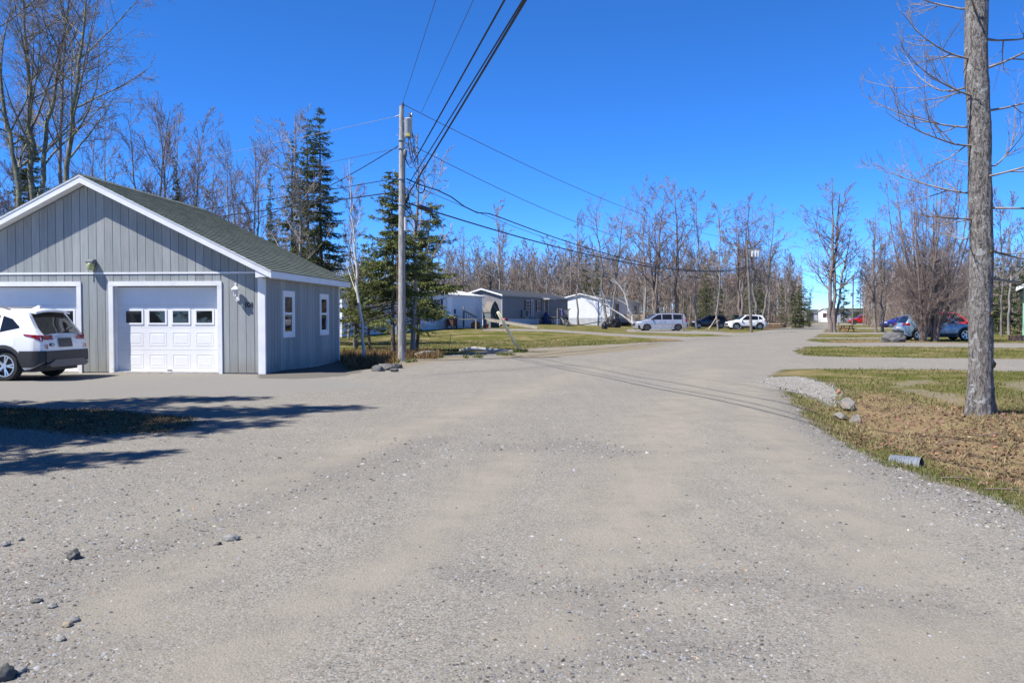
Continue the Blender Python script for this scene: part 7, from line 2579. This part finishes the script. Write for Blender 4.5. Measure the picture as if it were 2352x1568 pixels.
# thin dark stake on the lawn, driftwood-grey logs at the lawn edge
x, y = gp(1029, 815)
a_ = Vector((x, y, hz(x, y)))
tag(MB().tube([a_, at(1036, 766, y)], [0.012, 0.008], 5).build('stake', BLACK), 'thin dark stake leaning on the lawn right of the firs', 'stake')
for px, py, L_, rz, lab in ((983, 820, 1.0, 0.5, 'curved grey driftwood log right of the pole foot'), (1110, 809, 1.9, 0.1, 'long pale log lying along the lawn edge')):
    x, y = gp(px, py)
    d_ = Vector((math.cos(rz), math.sin(rz), 0))
    c_ = Vector((x, y, hz(x, y) + 0.06))
    tag(MB().tube([c_ - d_ * L_ / 2, c_ - d_ * L_ * 0.2 + Vector((0, 0, 0.08)), c_ + d_ * L_ * 0.15 + Vector((0, 0, 0.1 if L_ < 1.5 else 0.02)), c_ + d_ * L_ / 2], [0.07, 0.09, 0.08, 0.04], 9).build('log', WOOD_G if L_ < 1.5 else mat('pale_log', (0.36, 0.34, 0.31), 0.9, 0.2, 5), None, 'all'), lab, 'log')
# ------------------------------------------------------------------ loose ground cover
def tint_material(name, rough=0.9, spec=0.15, gain=1.0):
    m, nt, b = new_mat(name)
    c = nd(nt, 'Attribute', attribute_name='tint').outputs['Color']
    g = nd(nt, 'NewGeometry').outputs['Position']
    n1 = noise(nt, g, 140, 3).outputs[0]
    v = remap(nt, n1, 0.3, 0.7, 0.75 * gain, 1.2 * gain)
    nt.links.new(mixc(nt, 1.0, c, nd(nt, 'CombineColor', {0: v, 1: v, 2: v}).outputs[0], 'MULTIPLY'), b.inputs['Base Color'])
    b.inputs['Roughness'].default_value = rough
    b.inputs['Specular IOR Level'].default_value = spec
    return m


def gravel_sd(X, Y):
    return np.maximum(np.minimum(poly_sd(ROAD, X, Y), -poly_sd(ISLAND, X, Y)), poly_sd(TONGUE, X, Y))


def field(X, Y, k=1.0):
    return (np.sin(X * 1.3 * k + 1.7 * np.sin(Y * 0.9 * k)) + np.sin(Y * 1.9 * k + 1.1 * np.sin(X * 1.4 * k + 2)) + 0.6 * np.sin(X * 4.1 * k + Y * 3.3 * k)) / 2.6


def scatter_stones(name, label, n, seed, yr, smin, smax, power, want=None, pale=False):
    r = np.random.default_rng(seed)
    u = r.random(n)
    Y = 1.0 / (1.0 / yr[0] + u * (1.0 / yr[1] - 1.0 / yr[0]))
    X = r.uniform(-0.8, 0.8, n) * Y
    keep = gravel_sd(X, Y) > -0.12
    co = np.zeros(n)
    for pts, w in COARSE:
        co = np.maximum(co, np.exp(-(line_d(pts, X, Y) / (w * 1.2)) ** 2))
    fi = np.zeros(n)
    for pts, w in FINES:
        fi = np.maximum(fi, np.exp(-(line_d(pts, X, Y) / w) ** 2))
    if want is not None:
        keep &= want(X, Y)
    else:
        left = ss(-0.2, -0.9, X / Y + 0.15 * field(X, Y, 0.6)) * 0.5
        keep &= r.random(n) < np.clip(0.30 + 0.3 * field(X, Y, 0.8) + 0.7 * co + left - 0.28 * fi, 0.05, 1)
    X, Y, co = X[keep], Y[keep], co[keep]
    M = len(X)
    s = smin * (smax / smin) ** (r.random(M) ** (power - 1.4 * co * (1 if want is None else 0)))
    s *= np.clip(Y / 5.0, 0.8, 1.5)
    ax = np.stack([s * r.uniform(0.8, 1.4, M), s * r.uniform(0.6, 1.1, M), s * r.uniform(0.35, 0.75, M)], 1)
    az = r.uniform(0, 6.28, M)
    base = np.array([(1, 0, -0.3), (0.3, 0.95, -0.3), (-0.8, 0.6, -0.3), (-0.75, -0.65, -0.3), (0.35, -0.95, -0.3), (0.35, 0.25, 0.85), (-0.35, -0.2, 0.8)], float)
    V = base[None] * ax[:, None, :] * r.uniform(0.75, 1.25, (M, 7, 1))
    c, sn = np.cos(az)[:, None], np.sin(az)[:, None]
    VX = V[..., 0] * c - V[..., 1] * sn + X[:, None]
    VY = V[..., 0] * sn + V[..., 1] * c + Y[:, None]
    VZ = V[..., 2] + hgt(X, Y)[:, None]
    Vv = np.stack([VX, VY, VZ], -1).reshape(-1, 3)
    f = np.array([(0, 1, 5), (1, 2, 5), (2, 6, 5), (2, 3, 6), (3, 4, 6), (4, 5, 6), (4, 0, 5)])
    F = (f[None] + (np.arange(M) * 7)[:, None, None]).reshape(-1, 3)
    g = r.normal(0.2, 0.05, M) * (1.1 if pale else 1.0)
    dk = r.random(M) < (0.16 + 0.1 * co)
    g = np.where(dk, r.uniform(0.05, 0.11, M), g)
    g = np.where(r.random(M) < 0.02, r.uniform(0.28, 0.38, M), g)
    g = np.clip(g, 0.03, 0.6)
    warm = r.normal(0, 1, M)
    col = np.stack([g * (1.02 + 0.04 * warm), g * (0.995 + 0.01 * warm), g * (0.96 - 0.05 * warm)], 1)
    rust = r.random(M) < 0.03
    col[rust] *= np.array([1.25, 0.95, 0.75])
    o = link(name, raw_mesh(name, Vv, F, STONES, False, np.repeat(np.clip(col, 0.01, 0.8), 7, 0)))
    tag(o, label, 'gravel', None, 'stuff')


STONES = tint_material('loose_gravel', 0.9, 0.1)
scatter_stones('gravel', 'loose grey gravel strewn over the near road', 160000, 3, (2.4, 12.0), 0.0022, 0.0165, 3.2)
scatter_stones('tongue_gravel', 'pale crushed stone spilling down the verge', 60000, 5, (9.0, 20.0), 0.008, 0.022, 1.6, lambda X, Y: poly_sd(TONGUE, X, Y) > -0.1, True)
scatter_stones('edge_gravel', 'blue-grey coarse gravel along the right road edge', 40000, 6, (4.0, 18.0), 0.004, 0.011, 1.6,
               lambda X, Y: line_d(COARSE[5][0], X, Y) < 0.38)


def blades(name, label, X, Y, h, w, cols, seed, lean=0.5, cat='grass'):
    r = np.random.default_rng(seed)
    M = len(X)
    Z = hgt(X, Y) - 0.005
    a = r.uniform(0, 6.28, M)
    l = np.abs(r.normal(0, lean, M))
    d = np.stack([np.cos(a) * l, np.sin(a) * l, np.ones(M)], 1)
    d /= np.linalg.norm(d, axis=1, keepdims=True)
    b = r.uniform(0, 6.28, M)
    s = np.stack([np.cos(b), np.sin(b), np.zeros(M)], 1) * (w * r.uniform(0.6, 1.4, M))[:, None]
    p = np.stack([X, Y, Z], 1)
    mid = p + d * (h * 0.55)[:, None]
    tip = p + d * h[:, None] + np.stack([np.cos(a) * l * h * 0.5, np.sin(a) * l * h * 0.5, -0.15 * h * l], 1)
    V = np.stack([p - s, p + s, mid + s * 0.7, mid - s * 0.7, tip], 1).reshape(-1, 3)
    k = np.arange(M) * 5
    F = np.concatenate([np.stack([k, k + 1, k + 2], 1), np.stack([k, k + 2, k + 3], 1), np.stack([k + 3, k + 2, k + 4], 1)])
    tag(link(name, raw_mesh(name, V, F, GRASSM, False, np.repeat(cols, 5, 0))), label, cat, None, 'stuff')


GRASSM = tint_material('grass_blades', 0.9, 0.03)


def sample(n, seed, xr, yr, cond, inv=True):
    r = np.random.default_rng(seed)
    Y = 1.0 / (1.0 / yr[0] + r.random(n) * (1.0 / yr[1] - 1.0 / yr[0])) if inv else r.uniform(*yr, n)
    X = r.uniform(*xr, n)
    k = cond(X, Y)
    return X[k], Y[k], r


def grass_cols(r, X, Y, green, lo=0.75, hi=1.25):
    M = len(X)
    straw = np.array([0.27, 0.215, 0.12])
    gre = np.array([0.08, 0.107, 0.022])
    f = np.clip(green + 0.22 * field(X, Y, 1.1) + r.normal(0, 0.16, M), 0, 1)[:, None]
    return (straw * (1 - f) + gre * f) * r.uniform(lo, hi, (M, 1))


lit_sd = lambda X, Y: np.max([poly_sd(p, X, Y) for p in LITTERS[:1]], axis=0)
sand_sd = lambda X, Y: np.max([poly_sd(p, X, Y) for p in SANDS[:3]], axis=0)
# near verge
X, Y, r = sample(190000, 21, (2.2, 16.0), (4.6, 19.0), lambda X, Y: (X < 0.9 * Y) & (gravel_sd(X, Y) < 0.02 + 0.1 * field(X, Y, 3)))
k = (sand_sd(X, Y) < -0.05 + 0.15 * field(X, Y, 2)) | (r.random(len(X)) < 0.12)
X, Y = X[k], Y[k]
ls = lit_sd(X, Y)
k = (ls < 0.1) | (r.random(len(X)) < np.clip(0.45 + 0.45 * field(X, Y, 1.6), 0.08, 0.9))
X, Y, ls = X[k], Y[k], ls[k]
green = np.where(ls > 0, 0.14, 0.6) + 0.18 * ss(11, 16, Y) + 0.25 * ss(0.3, 0.05, np.abs(line_d(gpl([(2400, 1150), (2200, 1075), (2080, 1060)]), X, Y) - 0.3))
h = r.uniform(0.025, 0.075, len(X)) * (1 + 0.5 * np.clip(field(X, Y, 2.3), 0, 1))
blades('verge_grass', 'short straw and green grass on the near verge', X, Y, h, 0.0032 * np.clip(Y / 7, 0.8, 1.9), grass_cols(r, X, Y, green), 31, 0.75)
# taller dead tufts
X, Y, r = sample(1200, 22, (2.5, 15), (5.0, 15), lambda X, Y: (X < 0.9 * Y) & (gravel_sd(X, Y) < -0.25) & (lit_sd(X, Y) > -0.4))
n = 26
XX = np.repeat(X, n) + r.normal(0, 0.035, len(X) * n)
YY = np.repeat(Y, n) + r.normal(0, 0.035, len(X) * n)
k = (r.random(len(X)) < 0.5).repeat(n)
XX, YY = XX[k], YY[k]
blades('dead_tufts', 'bent tufts of dead straw grass on the verge', XX, YY, r.uniform(0.07, 0.2, len(XX)), 0.0028 * np.clip(YY / 7, 0.8, 1.6), grass_cols(r, XX, YY, 0.08, 0.9, 1.5), 32, 1.2)
# lawn edge, tufts round the guy anchor, brush by the firs
X, Y, r = sample(52000, 23, (-7, 12), (24.0, 48.0), lambda X, Y: (X > -0.28 * Y) & (gravel_sd(X, Y) < 0.05 + 0.2 * field(X, Y, 1.5)) & ~((X < -4.3) & (Y < 27)))
blades('lawn_grass', 'green lawn grass before the mobile homes', X, Y, r.uniform(0.04, 0.085, len(X)), 0.010 * Y / 34, grass_cols(r, X, Y, 0.58), 33, 0.6)
pts = []
for px, py, q, sp in ((1190, 808, 500, 0.3), (1165, 815, 180, 0.25), (1090, 822, 160, 0.2), (1000, 822, 120, 0.15), (930, 832, 110, 0.15)):
    x, y = gp(px, py)
    cs = r.normal(0, 1, (max(2, q // 30), 2)) * np.array([sp, sp * 1.4])
    pts.append(np.array([x, y]) + cs[r.integers(0, len(cs), q)] + r.normal(0, 0.045, (q, 2)))
pts = np.concatenate(pts)
blades('weed_tufts', 'bright green weed tufts at the edge of the gravel by the yellow guard', pts[:, 0], pts[:, 1], r.uniform(0.07, 0.2, len(pts)), np.full(len(pts), 0.012), grass_cols(r, pts[:, 0], pts[:, 1], 0.78, 0.9, 1.5), 34, 0.7)
X, Y, r = sample(9000, 24, (-6.3, -2.5), (25.2, 31.0), lambda X, Y: (gravel_sd(X, Y) < 0) | (Y > 27.5), False)
blades('dry_brush', 'brown dead weeds and ferns under the firs', X, Y, r.uniform(0.08, 0.45, len(X)) ** 1.2, np.full(len(X), 0.010), grass_cols(r, X, Y, 0.05, 0.6, 1.2) * np.array([1.0, 0.8, 0.72]), 35, 0.9)
# strips of grass between the drives
X, Y, r = sample(60000, 25, (8, 40), (19.5, 60.0), lambda X, Y: (X > 0.33 * Y) & (X < 0.9 * Y) & (gravel_sd(X, Y) < 0.03 + 0.25 * field(X, Y, 1.2)))
blades('strip_grass', 'green grass of the strips between the driveways', X, Y, r.uniform(0.035, 0.08, len(X)), 0.009 * Y / 30, grass_cols(r, X, Y, 0.74), 36, 0.6)
# island before the garage
X, Y, r = sample(34000, 26, (-11.5, -3.4), (9.0, 14.0), lambda X, Y: (X > -0.9 * Y) & (poly_sd(ISLAND, X, Y) > -0.02 + 0.16 * field(X, Y, 2.2)), False)
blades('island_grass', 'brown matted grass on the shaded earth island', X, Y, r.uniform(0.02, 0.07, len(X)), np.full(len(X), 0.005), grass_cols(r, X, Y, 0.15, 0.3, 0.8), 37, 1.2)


def leaves(name, label, X, Y, size, seed, cols):
    r = np.random.default_rng(seed)
    M = len(X)
    Z = hgt(X, Y) + r.uniform(0.006, 0.03, M)
    a = r.uniform(0, 6.28, M)
    u = np.stack([np.cos(a), np.sin(a), r.normal(0, 0.3, M)], 1) * size[:, None]
    v = np.stack([-np.sin(a), np.cos(a), r.normal(0, 0.35, M)], 1) * (size * r.uniform(0.4, 0.75, M))[:, None]
    p = np.stack([X, Y, Z], 1)
    curl = np.array([0, 0, 1.0])[None] * (size * r.uniform(-0.1, 0.5, M))[:, None]
    V = np.stack([p - u, p - v + curl, p + u, p + v + curl], 1).reshape(-1, 3)
    k = np.arange(M) * 4
    F = np.concatenate([np.stack([k, k + 1, k + 2], 1), np.stack([k, k + 2, k + 3], 1)])
    tag(link(name, raw_mesh(name, V, F, GRASSM, False, np.repeat(cols, 4, 0))), label, 'leaves', None, 'stuff')


X, Y, r = sample(78000, 27, (2.6, 16.5), (5.0, 17.0), lambda X, Y: (X < 0.9 * Y) & (gravel_sd(X, Y) < -0.12) & (lit_sd(X, Y) > -0.5 + 0.6 * field(X, Y, 1.2)))
k = r.random(len(X)) < np.clip(0.4 + 0.45 * field(X, Y, 1.4) + 0.4 * np.exp(-((X - 6.4) ** 2 + (Y - 10.6) ** 2) / 2.5), 0.05, 0.95)
X, Y = X[k], Y[k]
c = np.array([0.18, 0.108, 0.076]) * r.uniform(0.45, 1.7, (len(X), 1)) * (1 + 0.12 * r.normal(0, 1, (len(X), 3)))
leaves('fallen_leaves', 'brown fallen leaves on the verge around the thick trunk', X, Y, r.uniform(0.012, 0.032, len(X)), 41, np.clip(c, 0.02, 0.5))
X, Y, r = sample(6500, 28, (-11.5, -3.5), (9.0, 13.5), lambda X, Y: (X > -0.9 * Y) & (poly_sd(ISLAND, X, Y) > -0.1 + 0.1 * field(X, Y, 2)), False)
c = np.array([0.12, 0.075, 0.05]) * r.uniform(0.4, 1.5, (len(X), 1))
leaves('island_leaves', 'dark dead leaves and clods on the earth island', X, Y, r.uniform(0.008, 0.024, len(X)), 42, np.clip(c * np.array([0.8, 0.85, 0.9]), 0.01, 0.5))
# clods of earth on the island
CLOD = mat('brown_earth_clod', (0.06, 0.048, 0.036), 0.95, 0.35, 12, bump=0.02, bscale=30)
rr = random.Random(4)
for i in range(6):
    px, py = rr.uniform(150, 420), rr.uniform(962, 992)
    x, y = gp(px, py)
    s_ = rr.uniform(0.04, 0.09)
    o = tag(lump('earth_clod', CLOD, None, s_ * 1.5, s_, s_ * 0.5, i + 50, 3, 0.35), 'rough brown clod of earth on the shaded island', 'clod', 'earth clods on the island')
    o.location = (x, y, hz(x, y) - 0.02)
# twigs lying on the verge
rr = random.Random(8)
for i, (px, py, L_) in enumerate(((2210, 1100, 0.35), (2120, 985, 0.3), (2330, 1130, 0.4), (2100, 935, 0.35), (2290, 1000, 0.4), (2180, 1000, 0.25))):
    x, y = gp(px, py)
    a_ = rr.uniform(-0.6, 0.6)
    p0 = Vector((x - math.cos(a_) * L_ / 2, y - math.sin(a_) * L_ / 2, 0))
    p1 = Vector((x + math.cos(a_) * L_ / 2, y + math.sin(a_) * L_ / 2, 0))
    pm = (p0 + p1) / 2 + Vector((0.02, 0.03, 0))
    for q in (p0, pm, p1):
        q.z = hz(q.x, q.y) + 0.02
    pm.z += 0.02
    o = MB().tube([p0, pm, p1], [0.008, 0.007, 0.003], 6).build('fallen_twig', mat('dark_stick', (0.13, 0.1, 0.08), 0.9, 0.3, 8), None, 'all')
    tag(o, ['dry stick lying near the culvert pipe', 'short stick among leaves behind the culvert', 'pale stick at the right edge of the verge', 'stick near the sandy patch', 'stick at the foot of the thick trunk', 'thin stick in the leaf litter'][i], 'stick', 'sticks on the verge')
